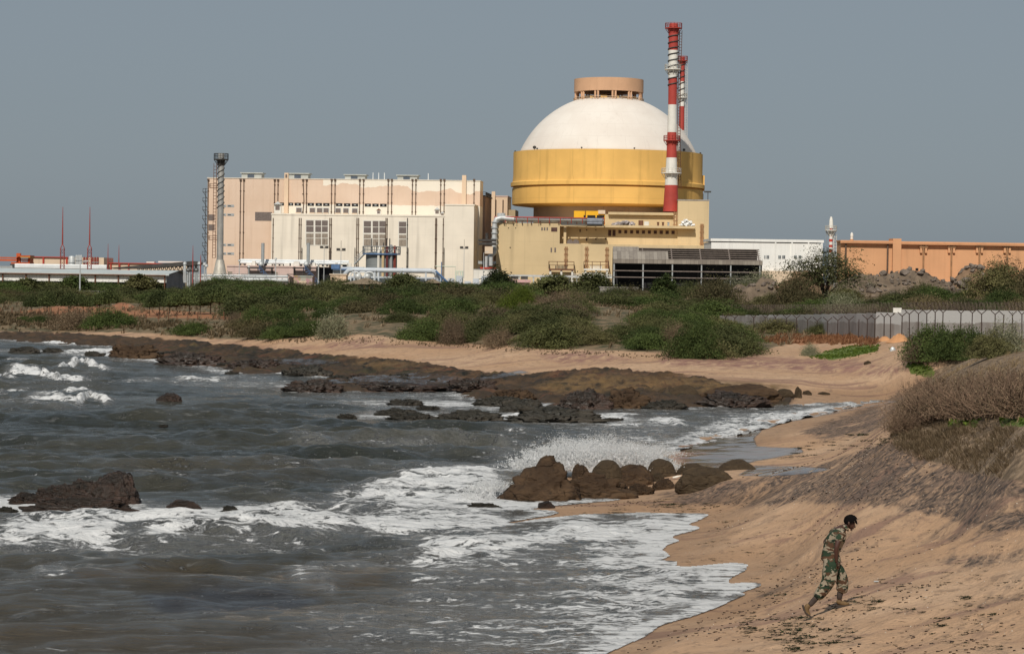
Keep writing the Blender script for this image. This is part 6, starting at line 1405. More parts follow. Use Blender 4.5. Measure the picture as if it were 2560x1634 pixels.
tree('acacia_tree', 2062, 698, 238, 190, 617, 'wide airy acacia tree standing before the white hall and orange building', leaf_mat('acacia_leaves', (.045, .052, .022), (.125, .125, .055)), 901, 150, 70, .060, .35, .28, (.16, .16, .05), 14)
tree('round_tree', 1243, 722, 395, 84, 679, 'dense dark round tree at the gap left of the tan building', leaf_mat('round_tree_leaves', (.014, .024, .009), (.05, .065, .02)), 902, 130, 110, .12, .1, .1, (.2, .2, .16), 8)
tree('umbrella_acacia', 1385, 722, 380, 110, 691, 'flat topped acacia in front of the tan wall', M_THORN, 903, 90, 80, .11, .5, .3, (.22, .22, .05), 9)
tree('umbrella_acacia', 1010, 722, 420, 100, 689, 'flat topped acacia in front of the big pale pipe', M_THORN, 904, 90, 80, .11, .5, .3, (.22, .22, .05), 9)
tree('umbrella_acacia', 352, 716, 370, 70, 690, 'flat topped acacia in front of the white shed', M_THORN, 905, 80, 70, .10, .5, .3, (.22, .22, .05), 9)
tree('umbrella_acacia', 190, 716, 365, 62, 689, 'dark round topped acacia beside the lamp post before the white shed', M_LUSH, 906, 90, 80, .10, .3, .2, (.22, .22, .1), 9)
tree('umbrella_acacia', 65, 716, 365, 60, 695, 'thin flat acacia at the left end before the white shed', M_THORN, 907, 60, 60, .10, .5, .3, (.22, .22, .05), 9)
tree('leafy_tree', 1660, 722, 300, 70, 696, 'light green leafy tree before the posts of the dark open shed', leaf_mat('leafy_leaves', (.03, .05, .014), (.10, .13, .04)), 908, 90, 70, .09, .1, .2, (.18, .18, .14), 9)
tree('leafy_tree', 1480, 722, 330, 90, 688, 'dark leafy tree at the left corner of the dark open shed', M_THORN, 909, 90, 80, .10, .3, .2, (.2, .2, .1), 9)
tree('bare_tree', 2510, 690, 245, 130, 646, 'almost bare brown thorn tree on the bank at the right before the orange building', M_DRY, 910, 70, 40, .06, .4, .15, (.18, .18, .06), 14)
# dry twig shrubs on the near dune
M_TWIG = paint('dry_twig', (.20, .13, .085), .9, .35, 3, 0)
def twig_mesh(seed, n=190, h=1.0):
    g = random.Random(seed); mb = MB()
    for i in range(n):
        a = g.uniform(0, 6.28); el = g.uniform(.35, 1.5); L = h*g.uniform(.5, 1.1); b = Vector((g.gauss(0, .2), g.gauss(0, .2), -.03)); pts = [b]; d = Vector((math.cos(a)*math.cos(el), math.sin(a)*math.cos(el), math.sin(el)))
        for s in range(4): d = (d + Vector((g.gauss(0, .22), g.gauss(0, .22), g.gauss(0, .16)))).normalized(); pts.append(pts[-1] + d*L/4)
        mb.tube(pts, [.011, .010, .008, .006, .003], 3, False)
        for s in (1, 2, 3):
            if g.random() < .8: q = pts[s]; mb.tube([q, q + (d + Vector((g.gauss(0,.7), g.gauss(0,.7), g.gauss(0,.5)))).normalized()*L*.28], [.006, .003], 3, False)
    me = bpy.data.meshes.new('twigs'); me.from_pydata(mb.v, [], mb.f); me.materials.append(M_TWIG); return me
TW = [twig_mesh(40+k) for k in range(4)]
dl = bush_mesh('dry_foliage', M_DRY, 55, 90, 36, .014, .0, 1.0, size=(.16, .16, .2))
for i, (px, py, s) in enumerate([(2285,1062,1.0),(2330,1052,1.15),(2385,1045,1.2),(2440,1046,1.15),(2500,1042,1.15),(2556,1040,1.2),(2310,1020,1.0),(2360,1012,1.05),(2420,1008,1.1),(2480,1004,1.1),(2545,1002,1.1),(2262,1080,.7)]):
    p = ground_at(px, py); s *= .86
    e = bpy.data.objects.new('twig_shrub', None); COL.objects.link(e); e.location = p; e.rotation_euler = (0, 0, i*1.7); e.scale = (s*1.2, s*1.2, s*1.0)
    tag(e, 'bare brown twig shrub in the thicket on top of the near dune', 'shrub', 'bare twig shrubs on the near dune')
    o = bpy.data.objects.new('twigs', TW[i % 4]); COL.objects.link(o); o.parent = e
    o = bpy.data.objects.new('dry_foliage', dl); COL.objects.link(o); o.parent = e; o.scale = (.75, .75, .8)
# grass: tufts of blades where the dry-grass mask lies
def grass(name, polys, n_, u0, u1, Y0, Y1, h0, h1, w, mat, label, cat, seed, soft=10, lean=(.35, -.1), pyc=None, tuft=10):
    g = np.random.default_rng(seed); X = []; 
    M_ = n_ // tuft; got = 0; P = []
    while got < M_:
        u = g.uniform(u0, u1, 6000); Y = np.sqrt(g.uniform(Y0**2, Y1**2, 6000)); x = u*Y; z = terrain_z(x, Y)[0]; px, py = project(x, Y, z)
        m = np.clip(sum(pmask(px, py, p, soft) for p in polys), 0, 1); k = (g.random(6000) < m) & (vnoise(x*.8, Y*.8) + .25 > g.random(6000)*.5 - .1)
        P.append(np.stack([x, Y, z], -1)[k]); got += k.sum()
        if len(P) > 400: break
    P = np.concatenate(P)[:M_]; P = np.repeat(P, tuft, 0); N = len(P)
    h = g.uniform(h0, h1, N) * np.repeat(g.uniform(.6, 1.2, N//tuft), tuft); P[:, :2] += g.normal(0, h0*.35, (N, 2))
    d = np.stack([g.normal(lean[0], .45, N), g.normal(lean[1], .45, N), np.ones(N)], -1); d /= np.linalg.norm(d, axis=1, keepdims=True)
    a = g.uniform(0, 3.14, N); B = np.stack([np.cos(a), np.sin(a), np.zeros(N)], -1) * w
    me = quads_mesh(name, P + d*h[:, None]*.5 - np.array([0, 0, .02]), d*h[:, None]*.5, B, g.random(N), mat)
    o = bpy.data.objects.new(name, me); COL.objects.link(o); return tag(o, label, cat, kind='stuff')
M_GRB = leaf_mat('dry_grass_blades', (.13, .09, .05), (.38, .285, .18), None, .3); M_GRO = leaf_mat('red_grass_blades', (.16, .065, .03), (.36, .19, .10), None, .2)
M_WEEDY = leaf_mat('weedy_blades', (.07, .055, .03), (.22, .16, .095), None, .2); GREEN_ = leaf_mat('creeper_leaves', (.04, .07, .012), (.13, .18, .03))
grass('dune_grass', [[(2230,1075),(2330,1075),(2440,1068),(2560,1075),(2700,1080),(2700,1200),(2560,1185),(2450,1170),(2330,1150),(2240,1120)],[(2240,1095),(2330,1085),(2560,1080),(2700,1080),(2700,1190),(2560,1195),(2450,1180),(2330,1150)]], 14000, .13, .26, 42, 70, .08, .22, .004, M_GRB, 'brown dry grass along the lip of the near dune', 'grass', 21, 14, (-.5, -.5))
grass('dune_top_grass', [[(2290,960),(2400,885),(2470,868),(2560,860),(2760,850),(2760,1100),(2560,1075),(2300,1060),(2250,1030)]], 10000, .13, .3, 50, 110, .10, .28, .005, M_GRB, 'straw coloured dry grass on top of the near dune', 'grass', 22, 12)
grass('scrub_grass', [GRASS[0]], 26000, -.25, .3, 140, 300, .25, .6, .03, M_GRB, 'straw coloured grass between the scrub bushes', 'grass', 23, 8)
grass('red_grass', [[(1900,850),(1960,840),(2170,838),(2200,850),(2180,868),(2060,862),(1920,858)],[(1830,865),(1880,860),(1880,876),(1830,880)]], 9000, .08, .2, 120, 190, .15, .35, .02, M_GRO, 'reddish dry grass strip along the foot of the concrete wall', 'grass', 24, 4)
grass('shore_scrub_grass', [[(-60,780),(330,800),(640,815),(640,842),(520,842),(420,830),(330,824),(-60,822)]], 15000, -.25, -.06, 180, 290, .15, .4, .03, M_WEEDY, 'low brownish weeds on the left shore', 'weeds', 25, 5)
grass('creeper', VINE, 9000, .08, .25, 45, 190, .04, .10, .03, GREEN_, 'bright green creeper patches on the sand', 'ground cover', 26, 5)

for px, pt, Y, r_, kd, lab in ((2490,664,240,3.0,T,'big dark bush on the bank right of the tall rubble pile'),(2600,660,236,3.0,O,'brownish bush on the bank at the right frame edge'),(1990,690,236,2.4,O,'olive bush at the foot of the acacia tree'),(1790,694,262,2.6,O,'olive bush below the right end of the dark open shed')):
    p = at_y(px, 700, Y); z = gz(p.x, Y); bush(kd, (p.x, Y, z-.1), r_, at_y(px, pt, Y).z - z, lab, None, 'single_bush')

grass('beach_weeds', [[(640,838),(900,840),(1100,852),(1250,862),(1330,872),(1500,878),(1700,886),(1700,898),(1500,890),(1330,888),(1250,874),(1100,866),(900,856),(640,856)]], 2200, -.12, .09, 135, 215, .06, .2, .02, M_WEEDY, 'sparse dry weeds along the upper edge of the sand', 'weeds', 28, 5, tuft=4)
# ---------------------------------------------------------------- wall, fences, rubble
M_WALL = NB('perimeter_concrete'); _o = M_WALL.obj
_c = M_WALL.mix(M_WALL.ramp(M_WALL.noise(.5, 6), .3, .7), (.215, .195, .18), (.315, .29, .27))
_c = M_WALL.mix(M_WALL.ramp(M_WALL.noise(1.4, 5, M_WALL.map(_o, (1, 1, .12))), .5, .72, 0, .55), _c, (.13, .095, .075))
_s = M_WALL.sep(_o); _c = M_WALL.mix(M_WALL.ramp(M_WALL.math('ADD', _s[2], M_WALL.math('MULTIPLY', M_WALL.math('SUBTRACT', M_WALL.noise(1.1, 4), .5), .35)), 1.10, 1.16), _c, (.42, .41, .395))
_c = M_WALL.mix(M_WALL.ramp(M_WALL.objrand(), 0, 1, 0, .35), _c, (.16, .135, .12))
_c = M_WALL.mix(M_WALL.math('MULTIPLY', M_WALL.ramp(M_WALL.noise(.22, 3), .55, .6), M_WALL.ramp(_s[0], 5, 9)), _c, (.20, .30, .27))
M_WALL.set('Base Color', _c); M_WALL.set('Roughness', .92); M_WALL.bump(M_WALL.noise(8, 5), .4, .03); M_WALL = M_WALL.m
M_WIRE = paint('rusty_wire', (.17, .13, .10), .8, .2, 1, 0); M_POST = paint('rusty_post', (.055, .035, .028), .8, .3, 2, 0)
WALLP = [(2800,158),(2560,161),(2320,164),(2193,168),(1998,196),(1900,208),(1802,218)]
WALLTOP = [(2800,780),(2560,777),(2320,775.5),(2193,783),(1998,787),(1900,788),(1802,790)]
WALLP2 = [(1590,262),(1448,270)]; WALLTOP2 = [(1590,761),(1448,753)]
def wall_run(P_, T_, label):
    pts = []; 
    for (px, Y), (qx, py) in zip(P_, T_): q = at_y(px, py, Y); pts.append(q)
    b = Vector((pts[0].x, pts[0].y, min(gz(p.x, p.y) for p in pts) - .2))
    e = bpy.data.objects.new('perimeter_wall', None); COL.objects.link(e); e.location = b; ORG[e.name] = b.copy(); tag(e, label, 'wall')
    for p, q in zip(pts[:-1], pts[1:]):
        d = Vector((q.x-p.x, q.y-p.y, 0)); L = d.length; d.normalize(); k = max(1, round(L/3.2)); nx = Vector((-d.y, d.x, 0))
        for i in range(k):
            a, c = p.lerp(q, i/k), p.lerp(q, (i+1)/k); g0 = min(gz(a.x, a.y), gz(c.x, c.y)) - .5; zt = (a.z+c.z)/2
            if abs(p.z - q.z) > 0 and p.x > at_y(2250, 780, p.y).x: zt = p.z if i < k/2 else zt
            mb = MB(); b0 = len(mb.v); w = .09
            co = [a + nx*w, c + nx*w, c - nx*w, a - nx*w]
            mb.v += [(v.x, v.y, g0) for v in co] + [(v.x, v.y, zt) for v in co]; mb.f += [(0,3,2,1),(4,5,6,7),(0,1,5,4),(1,2,6,5),(2,3,7,6),(3,0,4,7)]
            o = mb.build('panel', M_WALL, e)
            mid = Vector(((a.x+c.x)/2, (a.y+c.y)/2, g0 + .5)); off = mid - b
            for v in o.data.vertices: v.co -= off
            o.location = off; o.data.update()
    return pts
wall_run(WALLP, WALLTOP, 'long grey stained concrete wall behind the row of forked fence posts')
wall_run(WALLP2, WALLTOP2, 'short grey concrete wall section left behind the green mound')
def path_pts(P_, off):
    r_ = [at_y(px, 780, Y) for px, Y in P_]; return [Vector((p.x, p.y + off, 0)) for p in r_]
# forked posts in front of the wall: (px, py of the fork, py base, has arms)
def ypost_mesh(h, arm=.32, arms=(1, 1), tilt=0.0, r_=.035):
    mb = MB(); t = Vector((tilt, 0, h)); mb.tube([(0, 0, -.4), t], r_, 6)
    for s, on in zip((-1, 1), arms):
        if on: mb.tube([t - Vector((0, 0, .03)), t + Vector((s*arm, 0, arm*.8))], r_*.85, 5)
    return mb
fp = random.Random(5)
FRONT = [(1814,792,812),(1837,795,808),(1886,793,812),(1913,793,815),(1939,792,816),(1966,794,818),(1990,794,835),(2019,799,834),(2043,801,830),(2069,802,828),(2094,800,832),(2124,800,848),(2146,798,851),(2168,797,851),(2187,797,851),(2211,791,845),(2227,791,842),(2255,789,850),(2275,784,848),(2296,783,845),(2317,783,842),(2339,779,842),(2357,780,840),(2402,782,848),(2430,781,850),(2456,784,846),(2488,785,842),(2507,787,840),(2532,786,845),(2556,785,852)]
for i, (px, pf, pb_) in enumerate(FRONT):
    Y = float(np.interp(-px, [-a for a, b in WALLP], [b for a, b in WALLP])) - 3.2; q = at_y(px, pf, Y); g0 = gz(q.x, q.y); h = max(.9, q.z - g0)
    arms = (1, 1) if px not in (2146, 2507) else ((0, 0) if px == 2146 else (1, 0))
    o = ypost_mesh(h, fp.uniform(.27, .36), arms, fp.gauss(0, .03)).build('fence_post', M_POST, None, at=(0, 0, 0)); o.location = (q.x, q.y, g0); o.rotation_euler = (0, 0, fp.gauss(0, .25))
    tag(o, 'plain straight rusty fence post between forked ones before the wall' if px == 2146 else 'rusty fence post with one broken arm near the right end of the wall' if px == 2507 else 'rusty forked fence post standing in front of the concrete wall', 'fence post', None if px in (2146, 2507) else 'forked posts in front of the wall')
for px in (1462, 1475, 1491, 1510, 1531, 1550, 1566):
    q = at_y(px, 764, 256); g0 = gz(q.x, q.y); o = ypost_mesh(max(1.0, q.z - g0), .36, (1, 1), fp.gauss(0, .03)).build('fence_post', M_POST, None, at=(0, 0, 0)); o.location = (q.x, q.y, g0)
    tag(o, 'rusty forked fence post before the short wall section left of the mound', 'fence post', 'forked posts at the short wall section')
# second row behind the wall carrying coiled wire
BACKP = [(2800,172),(2560,175),(2320,178),(2193,184),(1998,214),(1900,226),(1760,240)]
def back_line(px): 
    Y = float(np.interp(-px, [-a for a, b in BACKP], [b for a, b in BACKP])); return Y
for i, px in enumerate([1795,1822,1845,1868,1891,1915,1940,1946,1972,1998,2022,2047,2071,2095,2120,2210,2222,2244,2262,2283,2302,2318,2332,2352,2371,2388,2412,2436,2463,2484,2505,2528,2552]):
    Y = back_line(px); pf = 784 if px < 2180 else (772 if px < 2300 else 768); q = at_y(px, pf, Y); g0 = gz(q.x, q.y)
    o = ypost_mesh(max(1.0, q.z - g0), .52, (1, 1) if px < 2200 or i % 3 == 0 else (1, 0), fp.gauss(0, .02), .03).build('wire_post', M_POST, None, at=(0, 0, 0)); o.location = (q.x, q.y, g0)
    tag(o, 'dark forked post behind the concrete wall carrying the coiled wire', 'fence post', 'forked posts behind the wall')
def coil(name, pxs, pys, r_, label, seed):
    g = random.Random(seed); mb = MB(); ax_ = []
    for px, py in zip(np.linspace(pxs[0], pxs[-1], 60), np.interp(np.linspace(pxs[0], pxs[-1], 60), pxs, pys)): ax_.append(at_y(px, py, back_line(px)))
    for hand in (1, -1):
        pts = []; ph = g.uniform(0, 6); n_ = 2200
        for i in range(n_):
            u = i/(n_-1)*59; k = min(int(u), 58); c = ax_[k].lerp(ax_[k+1], u-k); a = hand*i*2*math.pi/12 + ph; rr = r_*(1 + .06*math.sin(i*.7))
            pts.append((c.x + .1*math.sin(a*.37), c.y + rr*math.cos(a), c.z + rr*math.sin(a)))
        mb.tube(pts, .006, 3, False)
    o = mb.build(name, M_WIRE, None, at=tuple(ax_[0])); return tag(o, label, 'razor wire')
coil('razor_wire', [2800, 2560, 2330, 2200, 2185], [765, 757, 757, 766, 770], .42, 'grey brown coil of razor wire above the right half of the concrete wall', 1)
coil('razor_wire', [2190, 1998, 1800], [774, 772, 772], .40, 'lower coil of razor wire above the left half of the concrete wall', 2)
# white box on the wall, sand heaps, stone
q = at_y(2243, 777, 166.5); o = MB().box(-.28, .28, -.12, .12, 0, .33).build('casing', M_WHT, None); o.name = 'white_box'; o.location = q - Vector((0, 0, .12)); tag(o, 'small white box sitting on the wall top', 'box')
def heap_mesh(w, h, seed):
    g = random.Random(seed); mb = MB(); n = 40; m = 14; ph = g.uniform(0, 6)
    for i in range(m+1):
        u = i/m
        for k in range(n): a = 2*math.pi*k/n; rr = w*u*(1 + .12*math.sin(2*a+ph) + .06*math.sin(5*a)); mb.v.append((rr*math.cos(a), rr*.7*math.sin(a), h*(math.cos(u*math.pi)*.5+.5)*(1+.05*g.gauss(0,1)) - .08))
    for i in range(m):
        for k in range(n): mb.f.append((i*n+k, (i+1)*n+k, (i+1)*n+(k+1)%n, i*n+(k+1)%n))
    return mb
M_OSAND = paint('orange_sand', (.50, .255, .12), .95, .12, 2, 0, bump=.4)
for px, py, w, h, lab in ((2212, 852, 28, 14, 'low left heap of orange sand at the foot of the wall'), (2248, 854, 36, 22, 'taller right heap of orange sand at the foot of the wall')):
    p = ground_at(px, py); k = p.y/FPX; o = heap_mesh(w*k, h*k, px).build('sand_heap', M_OSAND, None, smooth=70); o.location = p; tag(o, lab, 'sand heap')
# left wire fence
lf = [(2,812-26,8),(30,788,8),(52,789,8),(75,789,9),(99,789,9),(122,790,9),(145,790,9),(194,791,9),(217,791,9),(242,794,15),(263,794,9),(287,795,10),(312,799,14),(338,799,9),(366,800,9),(396,803,11),(421,801,9),(443,802,9),(470,801,9),(494,801,9),(560,802,10),(600,803,10)]
prev = None; wire = MB()
for px, pb_, hh in lf:
    p = ground_at(px, pb_); h = hh*1.9*p.y/FPX*1.15; o = MB().tube([(0, 0, -.3), (fp.gauss(0, .03), 0, h)], .045, 6).build('wire_fence_post', M_RUST, None); o.location = p
    if hh < 14: tag(o, 'thin rusty post in the row of the left wire fence', 'fence post', 'posts of the left wire fence')
    else: tag(o, 'taller rusty post of the left wire fence, nearer the silver stack' if px == 312 else 'taller rusty post of the left wire fence with a lamp like top', 'fence post')
    t = p + Vector((0, 0, h))
    if prev:
        for f in (.25, .5, .75, .97): wire.tube([prev[0].lerp(prev[1], f), p.lerp(t, f)], .008, 3)
    prev = (p, t)
tag(wire.build('fence_wire', M_WIRE, None, at=(0, 0, 0)), 'thin wire strands strung along the left wire fence', 'fence wire')
for px, s, lab in ((140, 1, 'slanting brace leaning right on the left wire fence'), (390, 1, 'slanting brace leaning against the left wire fence below the silver stack'), (402, -1, 'slanting brace mirrored against its neighbour on the left wire fence'), (150, -1, 'slanting brace leaning left on the left wire fence')):
    p = ground_at(px, 797); o = MB().tube([(0, 0, -.1), (s*.9, .05, .85)], .04, 5).build('fence_brace', M_RUST, None); o.location = p; tag(o, lab, 'fence brace')
# ---------------------------------------------------------------- rocks, seaweed
def rock_material(name, a, b, c_dark, wet=.0, rough=.8, spec=.3):
    n = NB(name); P = n.obj
    c = n.mix(n.ramp(n.noise(1.6, 8, None, .62), .34, .66), a, b)
    c = n.mix(n.ramp(n.noise(5.5, 7, None, .65), .52, .70, 0, .75), c, c_dark)
    vm = n.N.new('ShaderNodeVectorMath'); vm.operation = 'ADD'; n.L.new(P, vm.inputs[0]); nz = n.N.new('ShaderNodeTexNoise'); nz.inputs['Scale'].default_value = 1.3; nz.inputs['Detail'].default_value = 5; n.L.new(P, nz.inputs['Vector']); n.L.new(nz.outputs['Color'], vm.inputs[1])
    cr = n.voro(.8, n.map(vm.outputs[0], (1, 1, 1.8)), 'DISTANCE_TO_EDGE'); c = n.mix(n.math('MULTIPLY', n.ramp(cr, .0, .03, .5, 0), n.ramp(n.noise(.9, 3), .45, .6)), c, c_dark)
    n.set('Base Color', c); n.set('Roughness', rough); n.set('Specular IOR Level', spec)
    h = n.math('ADD', n.noise(3, 9, None, .65), n.math('MULTIPLY', n.ramp(cr, 0, .05), .12)); n.bump(h, 1.0, .2)
    return n.m
M_RK1 = rock_material('brown_rock', (.046, .026, .013), (.096, .056, .028), (.018, .011, .007))
M_RK2 = rock_material('smooth_rock', (.052, .034, .018), (.086, .058, .031), (.028, .018, .010))
M_RK3 = rock_material('weedy_rock', (.020, .013, .008), (.060, .030, .018), (.008, .008, .005), rough=.45, spec=.5)
M_RK4 = rock_material('reef_rock', (.020, .018, .011), (.050, .038, .024), (.008, .008, .005), rough=.5, spec=.5)
M_RK5 = rock_material('grey_rubble', (.145, .115, .09), (.25, .205, .17), (.06, .046, .038), rough=.95)
M_RK6 = rock_material('earth_rubble', (.24, .15, .09), (.36, .24, .15), (.10, .06, .04), rough=.95)
from mathutils import noise as mn
def rock_mesh(seed, rough=.25, sub=4, ridged=.0, flat=0, freq=1.6, skew=0.0):
    bm = bmesh.new(); bmesh.ops.create_icosphere(bm, subdivisions=sub, radius=1); o = Vector((seed*7.31, seed*3.17, seed*1.7))
    for v in bm.verts:
        p = v.co.normalized(); d = mn.fractal(p*freq*.6 + o, .9, 2.1, 5)*rough
        if ridged: d += (.5 - abs(mn.fractal(p*freq*1.7 + o*1.3, .9, 2.2, 5)))*ridged
        v.co = p*(1 + d)
        if skew: v.co.x += skew*max(0, v.co.z)
        if v.co.z < 0: v.co.z *= .45
    xs = sorted(v.co.x for v in bm.verts); zs = sorted(v.co.z for v in bm.verts); N_v = len(xs); x0, x1, zt = xs[int(N_v*.006)], xs[int(N_v*.994)], zs[int(N_v*.985)]
    for v in bm.verts: v.co.x = (v.co.x - (x0+x1)/2)/(x1-x0); v.co.y /= (x1-x0); v.co.z = v.co.z/zt
    for f in bm.faces: f.smooth = True
    me = bpy.data.meshes.new('rock'); bm.to_mesh(me); bm.free(); return me
RC = [0]; rg0 = random.Random(15)
def rock(l, r_, top, base, label, mat, kw={}, dep=.75, zb=None, name='boulder', cat='rock', group=None, sink=.06):
    RC[0] += 1; me = rock_mesh(RC[0], **kw); me.materials.append(mat)
    p = ground_at((l+r_)/2, base) if zb is None else at_z((l+r_)/2, base, zb)
    k = p.y/FPX; w = (r_-l)*k; h = (base-top)*k + .02
    q = p + Vector((0, w*dep*.4, 0)); o = bpy.data.objects.new(name, me); COL.objects.link(o)
    zz_ = gz(q.x, q.y) if zb is None else zb
    zz_ = min(zz_, p.z + .1); o.location = (q.x, q.y, zz_ - sink*h); o.scale = (w, w*dep, h*(1+sink) + (p.z - zz_)); return tag(o, label, cat, group)
CR = dict(rough=.34, sub=5, ridged=.34, freq=2.1); SM = dict(rough=.14, sub=4, freq=1.0); RF = dict(rough=.42, sub=5, ridged=.6, freq=3.2); MD = dict(rough=.24, sub=5, ridged=.12, freq=1.5)
rock(1244,1472,1158,1254,'biggest cracked brown rock at the left end of the boulder row',M_RK1,CR,.6,zb=.0,name='cracked_rock')
rock(1402,1592,1190,1243,'low sloping brown rock apron in front of the biggest cracked rock',M_RK1,CR,.5,zb=.06,name='cracked_rock')
rock(1430,1476,1164,1205,'small rounded knob between the biggest rock and the first smooth boulder',M_RK1,MD,.8,zb=.1)
rock(1476,1562,1153,1210,'smooth tall boulder right of the biggest cracked rock',M_RK2,SM,.8,zb=.12)
rock(1537,1638,1166,1211,'reddish brown lumpy boulder in the middle of the boulder row',M_RK1,MD,.7,zb=.12)
rock(1616,1693,1150,1194,'tall smooth dome boulder at the centre of the row',M_RK2,SM,.8,zb=.13)
rock(1630,1662,1184,1203,'small boulder at the foot of the tall dome boulder',M_RK2,MD,.8,zb=.14)
rock(1692,1768,1161,1193,'smooth low boulder behind the widest flat boulder',M_RK2,SM,.8,zb=.13)
rock(1690,1842,1172,1220,'widest flat brown boulder with a crease on the sand',M_RK2,MD,.5)
rock(1794,1900,1152,1189,'smooth rounded boulder at the right end of the row',M_RK2,SM,.65,zb=.2,sink=.02)
rock(1628,1691,1200,1224,'small angular rock in front of the boulder row on the sand',M_RK1,CR,.6)
rock(1560,1640,1214,1238,'dark flat ledge rock on the sand before the middle boulder',M_RK1,RF,.5)
rock(1345,1388,1255,1268,'small reddish brown stone at the water edge below the biggest rock',M_RK3,MD,.7,zb=.05,name='stone')
rock(1168,1252,1260,1270,'flat black rock awash left of the small reddish stone',M_RK4,RF,.3,zb=0,name='reef_rock')
rock(218,345,1186,1258,'tall dark round topped rock standing in the surf at the left',M_RK3,dict(rough=.2,sub=5,ridged=.28,freq=2.4),.8,zb=.06,name='weedy_rock')
rock(120,270,1206,1256,'weedy rock shoulder leaning against the tall surf rock on its left',M_RK3,RF,.5,zb=.06,name='weedy_rock')
rock(68,196,1220,1256,'lower weedy rock hump further left of the tall surf rock',M_RK3,RF,.5,zb=.06,name='weedy_rock')
rock(18,120,1236,1256,'lowest weedy rock tip at the left end of the surf rocks',M_RK3,RF,.5,zb=.06,name='weedy_rock')
rock(56,326,1246,1280,'low weedy shelf in front of the tall surf rock',M_RK3,RF,.28,zb=.05,name='weedy_rock')
rock(412,502,1253,1280,'small black dome rock in the surf right of the tall surf rock',M_RK3,MD,.6,zb=.06,name='weedy_rock')
rock(548,602,1267,1280,'smallest black rock in the surf right of the small dome rock',M_RK4,RF,.5,zb=.06,name='weedy_rock')
rock(-20,44,1270,1282,'flat black rock at the left frame edge in the surf',M_RK4,RF,.4,zb=.06,name='reef_rock')
rock(90,190,1292,1300,'thin black ledge awash below the weedy shelf',M_RK4,RF,.25,zb=-.03,name='reef_rock')
for l, r_, t, b, lab in ((966,1062,1000,1012,'low black reef rock, farthest out of the pair left of the reef ridge'),(936,1052,1024,1037,'low black reef rock just behind the jagged reef line'),(966,1098,1034,1048,'jagged black reef rock at the left of the long reef line'),(1088,1266,1029,1052,'long jagged black reef rock with a hump in the middle'),(842,892,1036,1044,'small black reef rock left of the long reef line'),(1262,1512,1021,1054,'longest black reef ridge with a central peak'),(1250,1358,1000,1029,'black reef rock behind the longest reef ridge'),(1184,1322,993,1014,'broad dark reef rock before the brown rock shelf'),
    (20,98,868,881,'dark rock awash far out at the upper left'),(102,158,871,880,'second dark rock awash beside the far upper left rock'),(205,262,879,890,'dark rock in white surf left of the brown rock point'),(1500,1560,1046,1052,'last small black reef rock right of the longest ridge'),(560,600,930,937,'dark rock at the tip of the weedy shelf'),(1040,1100,1016,1022,'thin black rock between the reef lines'),(395,420,1062,1066,'tiny black rock awash in the open water'),(1610,1720,1002,1021,'dark wet rock at the water edge of the brown shelf')):
    rock(l, r_, t, b, lab, M_RK4, RF, .35, zb=.06, name='reef_rock')
for i in range(34):
    u = rg0.random(); px = 290 + 860*u; lo = float(np.interp(px, [290,430,560,700,760,900,1150], [884,900,922,930,945,968,972])); py = lo - rg0.uniform(0, 34)*(.5+.5*u); w = rg0.uniform(18, 60)
    rock(px-w/2, px+w/2, py-rg0.uniform(4, 9), py, 'low black weedy reef lump scattered over the dark rock shelf at left', M_RK4 if rg0.random() < .6 else M_RK3, RF, .6, zb=.12, name='reef_lump', group='reef lumps on the dark shelf')
rock(388,452,984,1003,'lone reddish dark rock in the open water at the upper left',M_RK3,MD,.6,zb=.05,name='weedy_rock')
for l, r_, t, b, m, kw, lab in ((266,402,852,897,M_RK1,CR,'brown rocky point jutting left into the sea'),(380,560,872,915,M_RK3,CR,'dark weedy rock bench right of the brown rocky point'),(700,865,943,981,M_RK3,CR,'reddish weedy rock mound at the seaward edge of the shelf'),(850,1120,952,979,M_RK3,RF,'long low weedy ledge right of the reddish weedy mound'),(1215,1340,965,1003,M_RK1,CR,'rough reddish brown rock by the tidal channel'),(1396,1530,962,1022,M_RK3,CR,'big dark wet rock on the brown shelf'),(1500,1640,960,1021,M_RK1,CR,'big brown rock in the middle of the shelf'),(1668,1752,964,1004,M_RK2,SM,'pale smooth boulder on top of the brown shelf'),(1640,1700,970,1000,M_RK2,MD,'small knob boulder left of the pale smooth boulder'),(1740,1930,985,1019,M_RK3,CR,'long dark wet rock at the right end of the shelf'),(1750,1960,970,996,M_RK1,MD,'long flat brown ledge behind the dark wet rock'),(1938,1986,976,996,M_RK2,SM,'round brown boulder at the right tip of the shelf'),
    (1986,2005,969,995,M_RK2,MD,'upright pale stone standing alone on the sand strip'),(2006,2030,977,987,M_RK2,MD,'small flat stone beside the upright pale stone'),(2044,2076,981,987,M_RK2,MD,'little dark stone further right on the sand strip'),(560,700,890,925,M_RK3,RF,'black weedy rock bench in the left part of the shelf'),(700,830,905,940,M_RK4,RF,'black rock bench with green weed in the middle of the shelf'),(1120,1240,940,975,M_RK3,RF,'dark rock bench left of the tidal channel'),(2160,2180,905,912,M_RK2,MD,'little tan stone alone on the far sand'),(2225,2240,868,877,M_GREYM,SM,'small pale grey stone by the creeper patch')):
    t = t + (.30*(b-t) if l < 1640 else 0); kw = RF if kw is CR else kw
    rock(l, r_, t, b, lab, m, kw, .5, zb=None if b < 1000 and l > 1000 else (0.02 if l < 1000 else .02), name='shelf_rock')
